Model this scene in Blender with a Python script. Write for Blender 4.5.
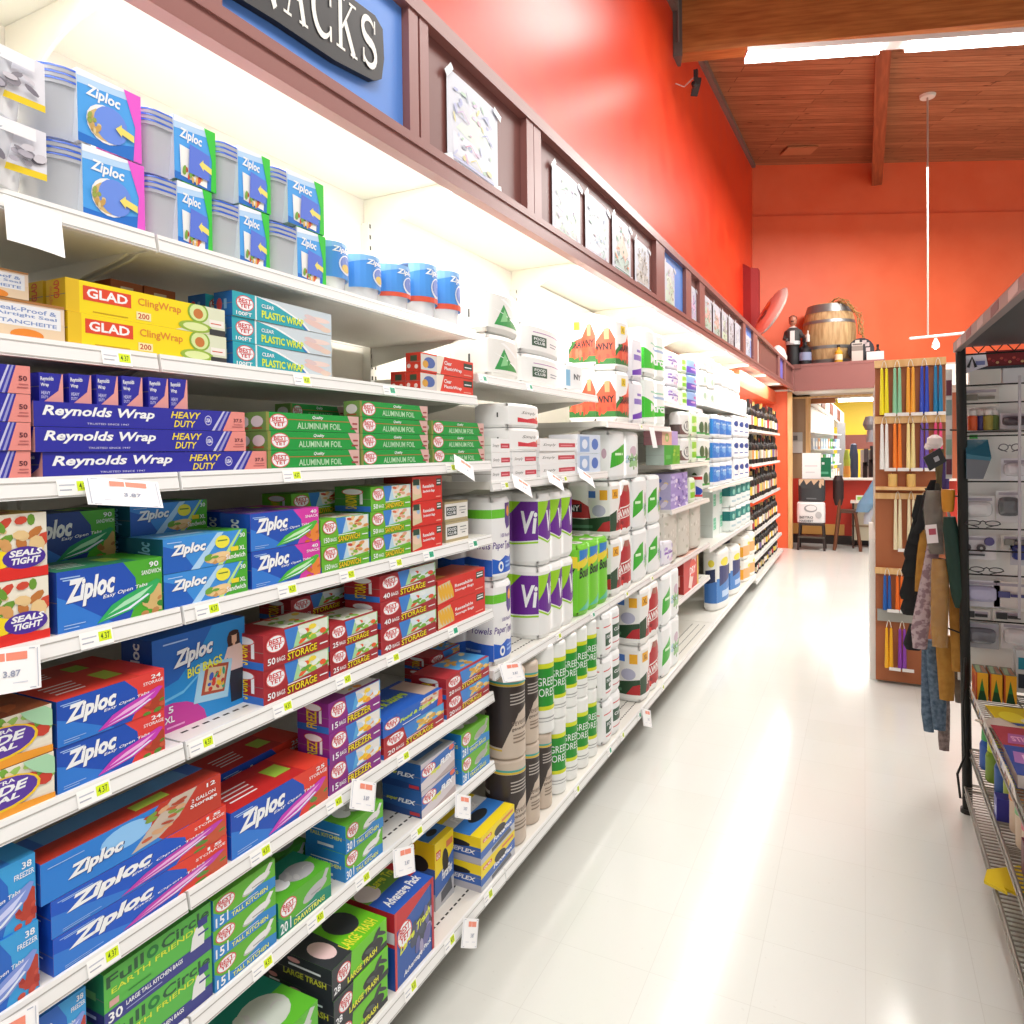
import bpy, math, random
from mathutils import Vector, Matrix
for o in list(bpy.data.objects): bpy.data.objects.remove(o)
random.seed(7)
SC = bpy.context.scene
COL = SC.collection
# ---------------------------------------------------------------- camera
YAW, PITCH, ROLL, EYE = 0.4660669, 0.018, 0.012, 1.65
fw = Vector((-math.sin(YAW)*math.cos(PITCH), math.cos(YAW)*math.cos(PITCH), -math.sin(PITCH)))
rt = Vector((math.cos(YAW), math.sin(YAW), 0)); up = rt.cross(fw)
rt2 = rt*math.cos(ROLL) - up*math.sin(ROLL); up2 = rt*math.sin(ROLL) + up*math.cos(ROLL)
cd = bpy.data.cameras.new('camera'); cam = bpy.data.objects.new('camera', cd); COL.objects.link(cam)
cam.matrix_world = Matrix(((rt2.x, up2.x, -fw.x, 0), (rt2.y, up2.y, -fw.y, 0), (rt2.z, up2.z, -fw.z, EYE), (0, 0, 0, 1)))
cd.sensor_width = 36; cd.lens = 36*700/1024; cd.shift_y = -0.04704; cd.clip_start = .05; cd.clip_end = 200
SC.camera = cam
# ---------------------------------------------------------------- light
w = bpy.data.worlds.new('world'); SC.world = w; w.use_nodes = True
w.node_tree.nodes['Background'].inputs[0].default_value = (.97, 1.0, .985, 1)
w.node_tree.nodes['Background'].inputs[1].default_value = 0.52
def area(name, loc, rot, sx, sy, power, col=(1, .98, .94)):
    l = bpy.data.lights.new(name, 'AREA'); l.shape = 'RECTANGLE'; l.size = sx; l.size_y = sy; l.energy = power; l.color = col
    o = bpy.data.objects.new(name, l); o.location = loc; o.rotation_euler = rot; COL.objects.link(o); return o
# rows of ceiling fluorescents over the shop floor (their light; the tube in view is built below)
area('ceiling_lamps_near', (.7, -.9, 4.6), (0, 0, 0), 1.6, 5.0, 150)
area('ceiling_lamps_mid', (.6, 5.0, 5.2), (0, 0, 0), 1.2, 5.0, 130)
area('ceiling_lamps_far', (1.5, 10.0, 5.4), (0, 0, 0), 2.4, 3.0, 330)
area('ceiling_lamp', (-.7, 6.1, 5.78), (0, 0, 0), .12, 1.2, 24)
SC.view_settings.view_transform = 'Standard'; SC.view_settings.look = 'None'
SC.view_settings.exposure = 0.22; SC.view_settings.gamma = 1.0; SC.view_settings.use_curve_mapping = False
# ---------------------------------------------------------------- materials
MATS = {}
def lin(h):
    v = [int(h[i:i+2], 16)/255 for i in (0, 2, 4)]
    return tuple(c/12.92 if c <= .04045 else ((c+.055)/1.055)**2.4 for c in v)
def mat(h, rough=.42, metal=0, emit=0, alpha=1, trans=0, spec=.5):
    k = (h, rough, metal, emit, alpha, trans, spec)
    if k in MATS: return MATS[k]
    m = bpy.data.materials.new('mat_'+h); m.use_nodes = True
    b = m.node_tree.nodes['Principled BSDF']; c = lin(h)
    b.inputs['Base Color'].default_value = (*c, 1); b.inputs['Roughness'].default_value = rough
    b.inputs['Metallic'].default_value = metal; b.inputs['Specular IOR Level'].default_value = spec
    if emit:
        b.inputs['Emission Color'].default_value = (*c, 1); b.inputs['Emission Strength'].default_value = emit
    if alpha < 1: b.inputs['Alpha'].default_value = alpha
    if trans: b.inputs['Transmission Weight'].default_value = trans
    m.diffuse_color = (*c, 1)
    MATS[k] = m; return m
def noise_mat(name, h1, h2, scale=(1, 1, 1), rough=.5, detail=4, contrast=(.35, .65), bump=0, nscale=6, metal=0, rvar=0):
    m = bpy.data.materials.new(name); m.use_nodes = True; nt = m.node_tree; N = nt.nodes; L = nt.links
    b = N['Principled BSDF']; tc = N.new('ShaderNodeTexCoord'); mp = N.new('ShaderNodeMapping'); mp.inputs['Scale'].default_value = scale
    L.new(tc.outputs['Object'], mp.inputs[0]); n = N.new('ShaderNodeTexNoise'); n.inputs['Scale'].default_value = nscale; n.inputs['Detail'].default_value = detail
    L.new(mp.outputs[0], n.inputs['Vector']); r = N.new('ShaderNodeValToRGB')
    r.color_ramp.elements[0].position, r.color_ramp.elements[1].position = contrast
    r.color_ramp.elements[0].color = (*lin(h1), 1); r.color_ramp.elements[1].color = (*lin(h2), 1)
    L.new(n.outputs[0], r.inputs[0]); L.new(r.outputs[0], b.inputs['Base Color']); b.inputs['Roughness'].default_value = rough; b.inputs['Metallic'].default_value = metal
    if bump:
        bp = N.new('ShaderNodeBump'); bp.inputs['Strength'].default_value = bump; bp.inputs['Distance'].default_value = .01
        L.new(n.outputs[0], bp.inputs['Height']); L.new(bp.outputs[0], b.inputs['Normal'])
    if rvar:
        mr = N.new('ShaderNodeMapRange'); mr.inputs['To Min'].default_value = rough-rvar; mr.inputs['To Max'].default_value = rough+rvar
        L.new(n.outputs[0], mr.inputs[0]); L.new(mr.outputs[0], b.inputs['Roughness'])
    return m
# ---------------------------------------------------------------- mesh builder
def clip(poly, ax, val, keep_less):
    out = []; n = len(poly)
    for i in range(n):
        a, b = poly[i], poly[(i+1) % n]
        ia = (a[ax] <= val) if keep_less else (a[ax] >= val); ib = (b[ax] <= val) if keep_less else (b[ax] >= val)
        if ia: out.append(a)
        if ia != ib:
            t = (val-a[ax])/(b[ax]-a[ax]); out.append((a[0]+t*(b[0]-a[0]), a[1]+t*(b[1]-a[1])))
    return out
class MB:
    def __init__(s): s.v = []; s.f = []; s.m = []; s.sm = []; s.mats = []
    def mi(s, m):
        if isinstance(m, str): m = mat(m)
        if m not in s.mats: s.mats.append(m)
        return s.mats.index(m)
    def face(s, pts, m, smooth=False):
        i = len(s.v); s.v += [tuple(p) for p in pts]; s.f.append(list(range(i, i+len(pts)))); s.m.append(s.mi(m)); s.sm.append(smooth)
    def mesh(s, vs, fs, m, smooth=False):
        i = len(s.v); s.v += [tuple(p) for p in vs]; k = s.mi(m)
        for f in fs: s.f.append([i+j for j in f]); s.m.append(k); s.sm.append(smooth)
    def box(s, x0, y0, z0, x1, y1, z1, m, faces=None):
        if x0 > x1: x0, x1 = x1, x0
        if y0 > y1: y0, y1 = y1, y0
        if z0 > z1: z0, z1 = z1, z0
        v = [(x0, y0, z0), (x1, y0, z0), (x1, y1, z0), (x0, y1, z0), (x0, y0, z1), (x1, y0, z1), (x1, y1, z1), (x0, y1, z1)]
        F = {'b': (0, 3, 2, 1), 't': (4, 5, 6, 7), 'n': (0, 1, 5, 4), 'f': (2, 3, 7, 6), 'l': (0, 4, 7, 3), 'r': (1, 2, 6, 5)}
        i = len(s.v); s.v += v
        for k, q in F.items():
            mm = faces[k] if faces and k in faces else m
            s.f.append([i+j for j in q]); s.m.append(s.mi(mm)); s.sm.append(False)
    def obox(s, c, ax, ay, az, m):                      # oriented box: centre and three half-axis vectors
        c, ax, ay, az = map(Vector, (c, ax, ay, az))
        v = [c+ax*i+ay*j+az*k for k in (-1, 1) for j in (-1, 1) for i in (-1, 1)]
        s.mesh(v, [(0, 2, 3, 1), (4, 5, 7, 6), (0, 1, 5, 4), (2, 6, 7, 3), (0, 4, 6, 2), (1, 3, 7, 5)], m)
    def lathe(s, c, prof, m, n=16, sx=1, sy=1, axis='z', smooth=True, caps=True):
        def P(r, z, a):
            x, y = r*math.cos(a)*sx, r*math.sin(a)*sy
            return (c[0]+x, c[1]+y, c[2]+z) if axis == 'z' else ((c[0]+z, c[1]+x, c[2]+y) if axis == 'x' else (c[0]+y, c[1]+z, c[2]+x))
        for q in range(len(prof)-1):
            (r0, z0), (r1, z1) = prof[q][:2], prof[q+1][:2]; mm = prof[q][2] if len(prof[q]) > 2 else m
            vs = [P(r0, z0, 2*math.pi*i/n) for i in range(n)]+[P(r1, z1, 2*math.pi*i/n) for i in range(n)]
            s.mesh(vs, [(i, (i+1) % n, n+(i+1) % n, n+i) for i in range(n)], mm, smooth)
        if caps:
            s.face([P(prof[0][0], prof[0][1], -2*math.pi*i/n) for i in range(n)], prof[0][2] if len(prof[0]) > 2 else m)
            s.face([P(prof[-1][0], prof[-1][1], 2*math.pi*i/n) for i in range(n)], prof[-2][2] if len(prof[-2]) > 2 else m)
    def tube(s, pts, r, m, n=8, smooth=True):
        pts = [Vector(p) for p in pts]; rs = r if isinstance(r, (list, tuple)) else [r]*len(pts); rings = []
        for i, p in enumerate(pts):
            d = (pts[min(i+1, len(pts)-1)]-pts[max(i-1, 0)]).normalized(); a = d.orthogonal() if abs(d.z) > .95 else d.cross(Vector((0, 0, 1)))
            a.normalize(); b = d.cross(a)
            if rings and a.dot(pa) < 0: a = -a; b = -b
            pa = a; rings.append([p+(a*math.cos(2*math.pi*k/n)+b*math.sin(2*math.pi*k/n))*rs[i] for k in range(n)])
        vs = [q for g in rings for q in g]; fs = []
        for i in range(len(pts)-1):
            for k in range(n): fs.append((i*n+k, i*n+(k+1) % n, (i+1)*n+(k+1) % n, (i+1)*n+k))
        s.mesh(vs, fs, m, smooth); s.face(rings[0][::-1], m); s.face(rings[-1], m)
    # printed art: shapes in the unit square, mapped onto a surface by fn(u, v, outward)
    def art(s, fn, shapes, usplit=None, d0=.00025, step=.00005):
        for i, sh in enumerate(shapes):
            d = d0+step*i; polys = sh[1] if sh[0] == 'polys' else [sh[1]]
            for p in polys:
                if sh[0] != 'polys':
                    for ax, val, kl in ((0, 0, 0), (0, 1, 1), (1, 0, 0), (1, 1, 1)):
                        if p: p = clip(p, ax, val, kl)
                pieces = [p]
                if usplit and p:
                    pieces = []; us = [q[0] for q in p]
                    for k in range(len(usplit)-1):
                        if max(us) < usplit[k] or min(us) > usplit[k+1]: continue
                        q = clip(clip(p, 0, usplit[k], 0) or [], 0, usplit[k+1], 1) if p else []
                        if len(q) > 2: pieces.append(q)
                for q in pieces:
                    if len(q) > 2: s.face([fn(u, v, d) for u, v in q], sh[2])
    def build(s, name, parent=None, loc=None):
        me = bpy.data.meshes.new(name); me.from_pydata(s.v, [], s.f)
        for m in s.mats: me.materials.append(m)
        me.polygons.foreach_set('material_index', s.m); me.polygons.foreach_set('use_smooth', s.sm); me.update()
        o = bpy.data.objects.new(name, me); COL.objects.link(o)
        if parent: o.parent = parent
        if loc: o.location = loc
        return o
def tag(o, label=None, cat=None, group=None, kind=None):
    if label: o['label'] = label
    if cat: o['category'] = cat
    if group: o['group'] = group
    if kind: o['kind'] = kind
    return o
def empty(name, loc=(0, 0, 0), rz=0):
    o = bpy.data.objects.new(name, None); o.empty_display_size = .05; COL.objects.link(o); o.location = loc; o.rotation_euler.z = rz; return o
KIDS = {}
def copy_tree(o, parent=None):
    c = o.copy(); COL.objects.link(c); c.parent = parent
    for ch in [k for k in bpy.data.objects if k.parent == o]: copy_tree(ch, c)
    return c
# ---------------------------------------------------------------- lettering
TXT = {}
def glyphs(t, b, sh):
    k = (t, b, sh)
    if k not in TXT:
        cu = bpy.data.curves.new('lettering', 'FONT'); cu.body = t; cu.offset = b; cu.shear = sh; cu.resolution_u = 2; cu.fill_mode = 'FRONT'
        o = bpy.data.objects.new('lettering', cu); me = bpy.data.meshes.new_from_object(o)
        vs = [(v.co.x, v.co.y) for v in me.vertices]; xs = [v[0] for v in vs] or [0]; ys = [v[1] for v in vs] or [0]
        x0, y0 = min(xs), min(ys); sx, sy = (max(xs)-x0) or 1, (max(ys)-y0) or 1
        TXT[k] = [[((vs[i][0]-x0)/sx, (vs[i][1]-y0)/sy) for i in p.vertices] for p in me.polygons]
        bpy.data.objects.remove(o); bpy.data.curves.remove(cu); bpy.data.meshes.remove(me)
    return TXT[k]
def T(t, x0, y0, x1, y1, c, k=0, b=.02, sh=0, turn=0):
    if turn: f = lambda u, v: (x1-v*(x1-x0), y0+u*(y1-y0))          # reads upward
    else: f = lambda u, v: (x0+u*(x1-x0), y0+v*(y1-y0)+k*u*(x1-x0))
    return ('polys', [[f(u, v) for u, v in p] for p in glyphs(t, b, sh)], c)
def R(x0, y0, x1, y1, c): return ('p', [(x0, y0), (x1, y0), (x1, y1), (x0, y1)], c)
def P(p, c): return ('p', p, c)
def E(cx, cy, rx, ry, c, rot=0, n=18):
    q = []
    for i in range(n):
        a = 2*math.pi*i/n; x, y = rx*math.cos(a), ry*math.sin(a); q.append((cx+x*math.cos(rot)-y*math.sin(rot), cy+x*math.sin(rot)+y*math.cos(rot)))
    return P(q, c)
def blobs(x0, y0, x1, y1, cols, n, r, seed=1):
    rd = random.Random(seed); out = []
    for i in range(n):
        out.append(E(rd.uniform(x0, x1), rd.uniform(y0, y1), r*rd.uniform(.6, 1.3), r*rd.uniform(1, 2.4), cols[i % len(cols)], rd.uniform(-.7, .7), 8))
    return out
def lines(x0, y0, x1, y1, n, c, seed=1, th=.3):
    rd = random.Random(seed); h = (y1-y0)/n; out = []
    for i in range(n): out.append(R(x0, y0+h*i, x0+(x1-x0)*rd.uniform(.6, 1), y0+h*(i+th), c))
    return out
# ---------------------------------------------------------------- the soffit over the shelves (runs slightly askew)
def sx(y): return -1.19+(y-.9)*.19/11.74
def sz(y): return 2.500+(y-1)*.0072
for i in range(10):                                       # fluorescent tubes behind the fascia, one per shelf bay
    y = -.9+1.22*i+.61
    area('soffit_lamp', (sx(y)-.07, y, sz(y)+.055), (0, math.radians(12), 0), .05, 1.12, [4, 8, 12, 14, 14.5][min(i, 4)], (1, .985, .95))
# ---------------------------------------------------------------- floor, walls, ceiling
def floor_mat():
    m = bpy.data.materials.new('floor_tiles'); m.use_nodes = True; nt = m.node_tree; N = nt.nodes; L = nt.links; b = N['Principled BSDF']
    tc = N.new('ShaderNodeTexCoord'); br = N.new('ShaderNodeTexBrick'); br.offset = 0; br.inputs['Scale'].default_value = 1
    br.inputs['Color1'].default_value = (*lin('d8dad5'), 1); br.inputs['Color2'].default_value = (*lin('d6d8d2'), 1); br.inputs['Mortar'].default_value = (*lin('cccdc7'), 1)
    br.inputs['Mortar Size'].default_value = .0014; br.inputs['Brick Width'].default_value = .305; br.inputs['Row Height'].default_value = .305; br.inputs['Mortar Smooth'].default_value = .6
    L.new(tc.outputs['Object'], br.inputs['Vector']); n = N.new('ShaderNodeTexNoise'); n.inputs['Scale'].default_value = 2.2; n.inputs['Detail'].default_value = 2; L.new(tc.outputs['Object'], n.inputs['Vector'])
    n2 = N.new('ShaderNodeTexNoise'); n2.inputs['Scale'].default_value = 60; n2.inputs['Detail'].default_value = 3; L.new(tc.outputs['Object'], n2.inputs['Vector'])
    r2 = N.new('ShaderNodeValToRGB'); r2.color_ramp.elements[0].position = .24; r2.color_ramp.elements[1].position = .33; r2.color_ramp.elements[0].color = (.72, .7, .66, 1); L.new(n2.outputs[0], r2.inputs[0])
    mx = N.new('ShaderNodeMixRGB'); mx.blend_type = 'MULTIPLY'; mx.inputs[0].default_value = .05
    r = N.new('ShaderNodeValToRGB'); r.color_ramp.elements[0].position = .3; r.color_ramp.elements[0].color = (.82, .8, .76, 1); r.color_ramp.elements[1].position = .6
    L.new(n.outputs[0], r.inputs[0]); L.new(br.outputs['Color'], mx.inputs[1]); L.new(r.outputs[0], mx.inputs[2])
    m2 = N.new('ShaderNodeMixRGB'); m2.blend_type = 'MULTIPLY'; m2.inputs[0].default_value = .25; L.new(mx.outputs[0], m2.inputs[1]); L.new(r2.outputs[0], m2.inputs[2]); L.new(m2.outputs[0], b.inputs['Base Color'])
    mr = N.new('ShaderNodeMapRange'); mr.inputs['To Min'].default_value = .2; mr.inputs['To Max'].default_value = .34; L.new(n.outputs[0], mr.inputs[0]); b.inputs['Roughness'].default_value = .14
    b.inputs['Specular IOR Level'].default_value = .5
    return m
b = MB(); b.box(-1.9, -3, -.1, 6, 24, 0, floor_mat()); tag(b.build('floor'), kind='structure')
red = noise_mat('red_wall_paint', 'e83c1c', 'f04822', rough=.34, nscale=3, rvar=.05); redb = noise_mat('orange_wall_paint', 'f0683c', 'f47044', rough=.5, nscale=2)
b = MB(); b.box(-1.86, -3, 0, -1.72, 12.82, 7.0, red); tag(b.build('wall_left'), kind='structure')
CR, SR = math.cos(YAW-.02), math.sin(YAW-.02)
def W(s, t, z): return (-1.72+CR*s-SR*t, 12.81+SR*s+CR*t, z)     # s along the slanted back wall, t behind it
def slab(b, s0, s1, t0, t1, z0, z1, m, z0b=None, z1b=None):
    z0b = z0 if z0b is None else z0b; z1b = z1 if z1b is None else z1b
    v = [W(s0, t0, z0), W(s1, t0, z0b), W(s1, t1, z0b), W(s0, t1, z0), W(s0, t0, z1), W(s1, t0, z1b), W(s1, t1, z1b), W(s0, t1, z1)]
    b.mesh(v, [(0, 3, 2, 1), (4, 5, 6, 7), (0, 1, 5, 4), (2, 3, 7, 6), (0, 4, 7, 3), (1, 2, 6, 5)], m)
b = MB(); slab(b, -.1, 9, 0, .12, 5.64, 6.95, redb); slab(b, -.1, 9, -.035, .12, 3.0, 5.66, redb); tag(b.build('wall_back'), kind='structure')
def plank_mat():
    m = bpy.data.materials.new('cedar_planks'); m.use_nodes = True; nt = m.node_tree; N = nt.nodes; L = nt.links; b = N['Principled BSDF']
    tc = N.new('ShaderNodeTexCoord'); br = N.new('ShaderNodeTexBrick'); br.offset = .37; br.inputs['Scale'].default_value = 1; br.inputs['Brick Width'].default_value = 3.4; br.inputs['Row Height'].default_value = .14
    br.inputs['Color1'].default_value = (*lin('bc8058'), 1); br.inputs['Color2'].default_value = (*lin('a06844'), 1); br.inputs['Mortar'].default_value = (*lin('5a2c18'), 1); br.inputs['Mortar Size'].default_value = .004
    L.new(tc.outputs['Object'], br.inputs['Vector']); mp = N.new('ShaderNodeMapping'); mp.inputs['Scale'].default_value = (1.2, 16, 1); L.new(tc.outputs['Object'], mp.inputs[0])
    n = N.new('ShaderNodeTexNoise'); n.inputs['Scale'].default_value = 2; n.inputs['Detail'].default_value = 6; L.new(mp.outputs[0], n.inputs['Vector'])
    r = N.new('ShaderNodeValToRGB'); r.color_ramp.elements[0].position = .35; r.color_ramp.elements[0].color = (.62, .55, .5, 1); r.color_ramp.elements[1].position = .65; L.new(n.outputs[0], r.inputs[0])
    mx = N.new('ShaderNodeMixRGB'); mx.blend_type = 'MULTIPLY'; mx.inputs[0].default_value = .8; L.new(br.outputs['Color'], mx.inputs[1]); L.new(r.outputs[0], mx.inputs[2])
    vp = N.new('ShaderNodeMapping'); vp.inputs['Scale'].default_value = (2.2, 6, 1); L.new(tc.outputs['Object'], vp.inputs[0]); v = N.new('ShaderNodeTexVoronoi'); v.inputs['Scale'].default_value = 1.1; L.new(vp.outputs[0], v.inputs['Vector'])
    r2 = N.new('ShaderNodeValToRGB'); r2.color_ramp.elements[0].position = .06; r2.color_ramp.elements[0].color = (.25, .12, .08, 1); r2.color_ramp.elements[1].position = .13; L.new(v.outputs['Distance'], r2.inputs[0])
    m2 = N.new('ShaderNodeMixRGB'); m2.blend_type = 'MULTIPLY'; m2.inputs[0].default_value = .8; L.new(mx.outputs[0], m2.inputs[1]); L.new(r2.outputs[0], m2.inputs[2]); L.new(m2.outputs[0], b.inputs['Base Color']); b.inputs['Roughness'].default_value = .5
    return m
# ceiling: its own axes lie along the back wall; it falls a little towards the camera
b = MB(); b.mesh([(-8, -16, 0), (9, -16, 0), (9, .3, 0), (-8, .3, 0), (-8, -16, .15), (9, -16, .15), (9, .3, .15), (-8, .3, .15)],
       [(0, 3, 2, 1), (4, 5, 6, 7), (0, 1, 5, 4), (2, 3, 7, 6), (0, 4, 7, 3), (1, 2, 6, 5)], plank_mat())
o = b.build('ceiling'); o.location = (-1.72, 12.81, 6.55); o.rotation_euler = (math.radians(3.9), 0, YAW-.02); tag(o, kind='structure')
# edge board where the ceiling meets the left wall
b = MB(); b.mesh([(-1.72, 1, 5.62), (-1.66, 1, 5.62), (-1.66, 12.8, 6.5), (-1.72, 12.8, 6.5), (-1.72, 1, 5.84), (-1.66, 1, 5.84), (-1.66, 12.8, 6.62), (-1.72, 12.8, 6.62)],
       [(0, 3, 2, 1), (4, 5, 6, 7), (0, 1, 5, 4), (2, 3, 7, 6), (0, 4, 7, 3), (1, 2, 6, 5)], '7a6a62'); tag(b.build('trim_1'), kind='structure')
beamw = noise_mat('laminated_beam', 'a86430', 'cc8848', scale=(1.2, 12, 14), rough=.45, nscale=2, contrast=(.3, .7))
o = empty('ceiling_beam', (-1.72, 7.17, 5.66), math.radians(17.7)); tag(o, 'heavy laminated timber beam spanning the ceiling above the tube light', 'beam')
b = MB(); b.box(0, 0, 0, 7, .18, .72, beamw); b.build('timber', o)
b = MB(); b.box(.0, -.012, -.03, .09, .19, .72, '6a6460'); b.tube([(.05, -.02, .1), (.05, -.02, .6)], .01, '88827c'); b.build('steel_bracket', o)
b = MB(); joistw = noise_mat('joist_wood', '8a4828', 'a85c36', scale=(14, 1, 14), rough=.5, nscale=2)
b.box(.13, 7.6, 6.16, .29, 13.72, 6.42, joistw); o = b.build('ceiling_joist'); o.rotation_euler.x = 0; tag(o, 'dark reddish wooden joist running from the beam to the back wall', 'joist')
b = MB(); b.obox(W(.52, -.75, 6.475), (.22, .1, 0), (-.07, .15, .01), (0, 0, .012), 'b87c54'); tag(b.build('ceiling_plate'), 'small pale square cover plate on the ceiling near the red corner', 'plate')
# ---------------------------------------------------------------- shelf bays
STEEL = mat('e6e4dc', .35); STEELD = mat('d8d5cb', .4); SHADE = mat('eceade', .5); BACK = mat('ddd8cc', .6); HOLE = mat('3c3a36', .8); RAIL = mat('f2f2f0', .22); GREY = mat('a8a6a0', .4)
def gondola(y0, y1, levels, label, base_x=-1.105, base_z=.215, holes=(), tags={}):
    g = empty('shelving_bay', (0, 0, 0)); tag(g, label, 'shelving', 'bays of white store shelving')
    b = MB(); b.box(-1.70, y0, .02, -1.665, y1, 2.598, BACK)
    for k in range(1, 8): b.box(-1.665, y0+.01, .34*k, -1.6645, y1-.01, .34*k+.003, GREY)
    b.build('back_panel', g)
    b = MB()
    for yy in (y0, y1-.02):
        b.box(-1.665, yy, .02, -1.63, yy+.02, 2.5, STEELD)
        for k in range(60): b.box(-1.6298, yy+.006, .12+.04*k, -1.6292, yy+.014, .135+.04*k, HOLE)
    b.build('upright', g)
    b = MB(); b.box(-1.66, y0+.002, base_z-.03, base_x-.006, y1-.002, base_z, STEEL)
    b.box(-1.66, y0+.002, .0, -1.26, y1-.002, base_z-.03, '2c2a28')
    if 0 in holes:
        for r in range(3):
            for k in range(46): b.box(base_x-.06-.05*r, y0+.03+.025*k, base_z+.0002, base_x-.054-.05*r, y0+.045+.025*k, base_z+.0005, HOLE)
    d = b.build('base_deck', g); rail(d, base_x, y0, y1, base_z, .04, tags.get(0, []))
    for i, (z, lx) in enumerate(levels):
        b = MB(); b.box(-1.63, y0+.003, z-.026, lx-.005, y1-.003, z, STEEL)
        for yy in (y0+.006, y1-.012): b.mesh([(-1.64, yy, z-.02), (lx-.05, yy, z-.02), (lx-.09, yy, z-.035), (-1.64, yy, z-.1), (-1.64, yy+.006, z-.02), (lx-.05, yy+.006, z-.02), (lx-.09, yy+.006, z-.035), (-1.64, yy+.006, z-.1)],
                 [(0, 1, 2, 3), (7, 6, 5, 4), (0, 4, 5, 1), (1, 5, 6, 2), (2, 6, 7, 3), (3, 7, 4, 0)], STEELD)
        if i+1 in holes:
            for r in range(3):
                for k in range(46): b.box(lx-.05-.05*r, y0+.03+.025*k, z+.0002, lx-.044-.05*r, y0+.045+.025*k, z+.0005, HOLE)
        s = b.build('shelf', g); rail(s, lx, y0, y1, z, .032, tags.get(i+1, []))
    return g
def rail(parent, lx, y0, y1, z, h, tg):
    b = MB(); t = .006; b.mesh([(lx-.006, y0+.003, z+.002), (lx, y0+.003, z+.002), (lx+t, y0+.003, z-h), (lx-.006, y0+.003, z-h), (lx-.006, y1-.003, z+.002), (lx, y1-.003, z+.002), (lx+t, y1-.003, z-h), (lx-.006, y1-.003, z-h)],
        [(0, 1, 2, 3), (7, 6, 5, 4), (0, 4, 5, 1), (1, 5, 6, 2), (2, 6, 7, 3), (3, 7, 4, 0)], RAIL)
    for q in (.18, .86): b.mesh([(lx+t*q+.0006, y0+.004, z-h*q), (lx+t*q+.0014, y0+.004, z-h*q-.0018), (lx+t*q+.0014, y1-.004, z-h*q-.0018), (lx+t*q+.0006, y1-.004, z-h*q)], [(0, 1, 2, 3)], GREY)
    b.build('price_rail', parent)
    rd = random.Random(int(z*100+y0*7))
    for (ty, col) in tg:
        b = MB(); fn = lambda u, v, o: (lx+.0016+t*(1-v)+o, ty-.028+.056*u, z-h+.003+(h-.006)*v)
        b.face([fn(0, 0, 0), fn(1, 0, 0), fn(1, 1, 0), fn(0, 1, 0)], 'fbfbf8')
        b.art(fn, [R(.56, .25, .95, .85, 'd8ee20' if col == 'y' else '28b890'), T('4.37', .62, .36, .9, .74, '3a5a20', 0, .01), R(.06, .6, .5, .68, 'c0c4d0'), R(.06, .3, .4, .38, 'b0b4c0')])
        b.build('price_tag', parent)
# ---------------------------------------------------------------- printed cartons
WH = 'f4f6f8'; BLU = '1f5fc0'; NAVY = '1b3f9c'; GRN = '5cb531'; RED = 'd8302a'; YEL = 'f6d91e'; BLK = '1c1c20'
def zip_logo(x0, y0, x1, y1, k): return [T('Ziploc', x0+.006, y0-.012, x1+.006, y1-.012, '14307a', k, .045, .25), T('Ziploc', x0, y0, x1, y1, WH, k, .045, .25)]
def zipper_box(tab, side, word, num, bag, streak, deep='1c50b8', light='2f7bd6', food=('d8a060', 'c07840')):
    F = [P([(0, 0), (.66, 0), (.74, .35), (.72, .7), (.6, 1), (0, 1)], deep), P([(0, 0), (.5, 0), (.3, .25), (.1, .5), (0, .6)], light),
         R(.03, .88, .2, .9, 'a8c8f0'), R(.05, .84, .24, .86, 'a8c8f0')]
    F += zip_logo(.07, .36, .52, .84, .12)
    F += [P([(.99, .03), (.99, .5), (.9, .6), (.84, .1)], food[0])]
    F += blobs(.8, .03, .98, .3, food, 8, .035, 3)
    F += [P([(.34, .04), (.48, .3), (.62, .42), (.94, .62), (.98, .58), (.9, .38), (.7, .16), (.5, .08)], bag),
          P([(.44, .15), (.6, .32), (.9, .52), (.76, .33)], streak), P([(.4, .08), (.66, .17), (.86, .36), (.84, .38), (.64, .2)], 'e8f0ff')]
    F += [T('Easy Open Tabs', .4, .42, .84, .5, WH, .2, .012, .15), T(num, .86, .84, .96, .94, WH, .02), T(word, .78, .72, .985, .8, WH, .03, .01)] + lines(.05, .06, .25, .16, 2, 'a8c8f0')
    E_ = [T('Ziploc', .25, .1, .75, .85, WH, 0, .03, .2, 1)]
    T_ = [R(0, 0, .75, 1, side), R(.75, 0, 1, 1, tab)] + lines(.1, .25, .4, .75, 4, WH, 5) + [R(.55, .3, .72, .7, 'a8d048')]
    return dict(front=tab, end=deep, top=side, F=F, E=E_, T=T_)
OVAL = lambda cx, cy, rx, ry, k=0: [E(cx, cy, rx, ry, 'd85a5a'), E(cx, cy, rx*.9, ry*.88, WH), T('BEST', cx-rx*.7, cy+ry*.05-k*.3*rx, cx+rx*.7, cy+ry*.6, 'cc3038', k, .03), T('YET', cx-rx*.6, cy-ry*.6, cx+rx*.6, cy-ry*.08, 'cc3038', k, .03), R(cx-rx*.85, cy-.03*ry, cx+rx*.85, cy+.03*ry, 'd85a5a')]
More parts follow.
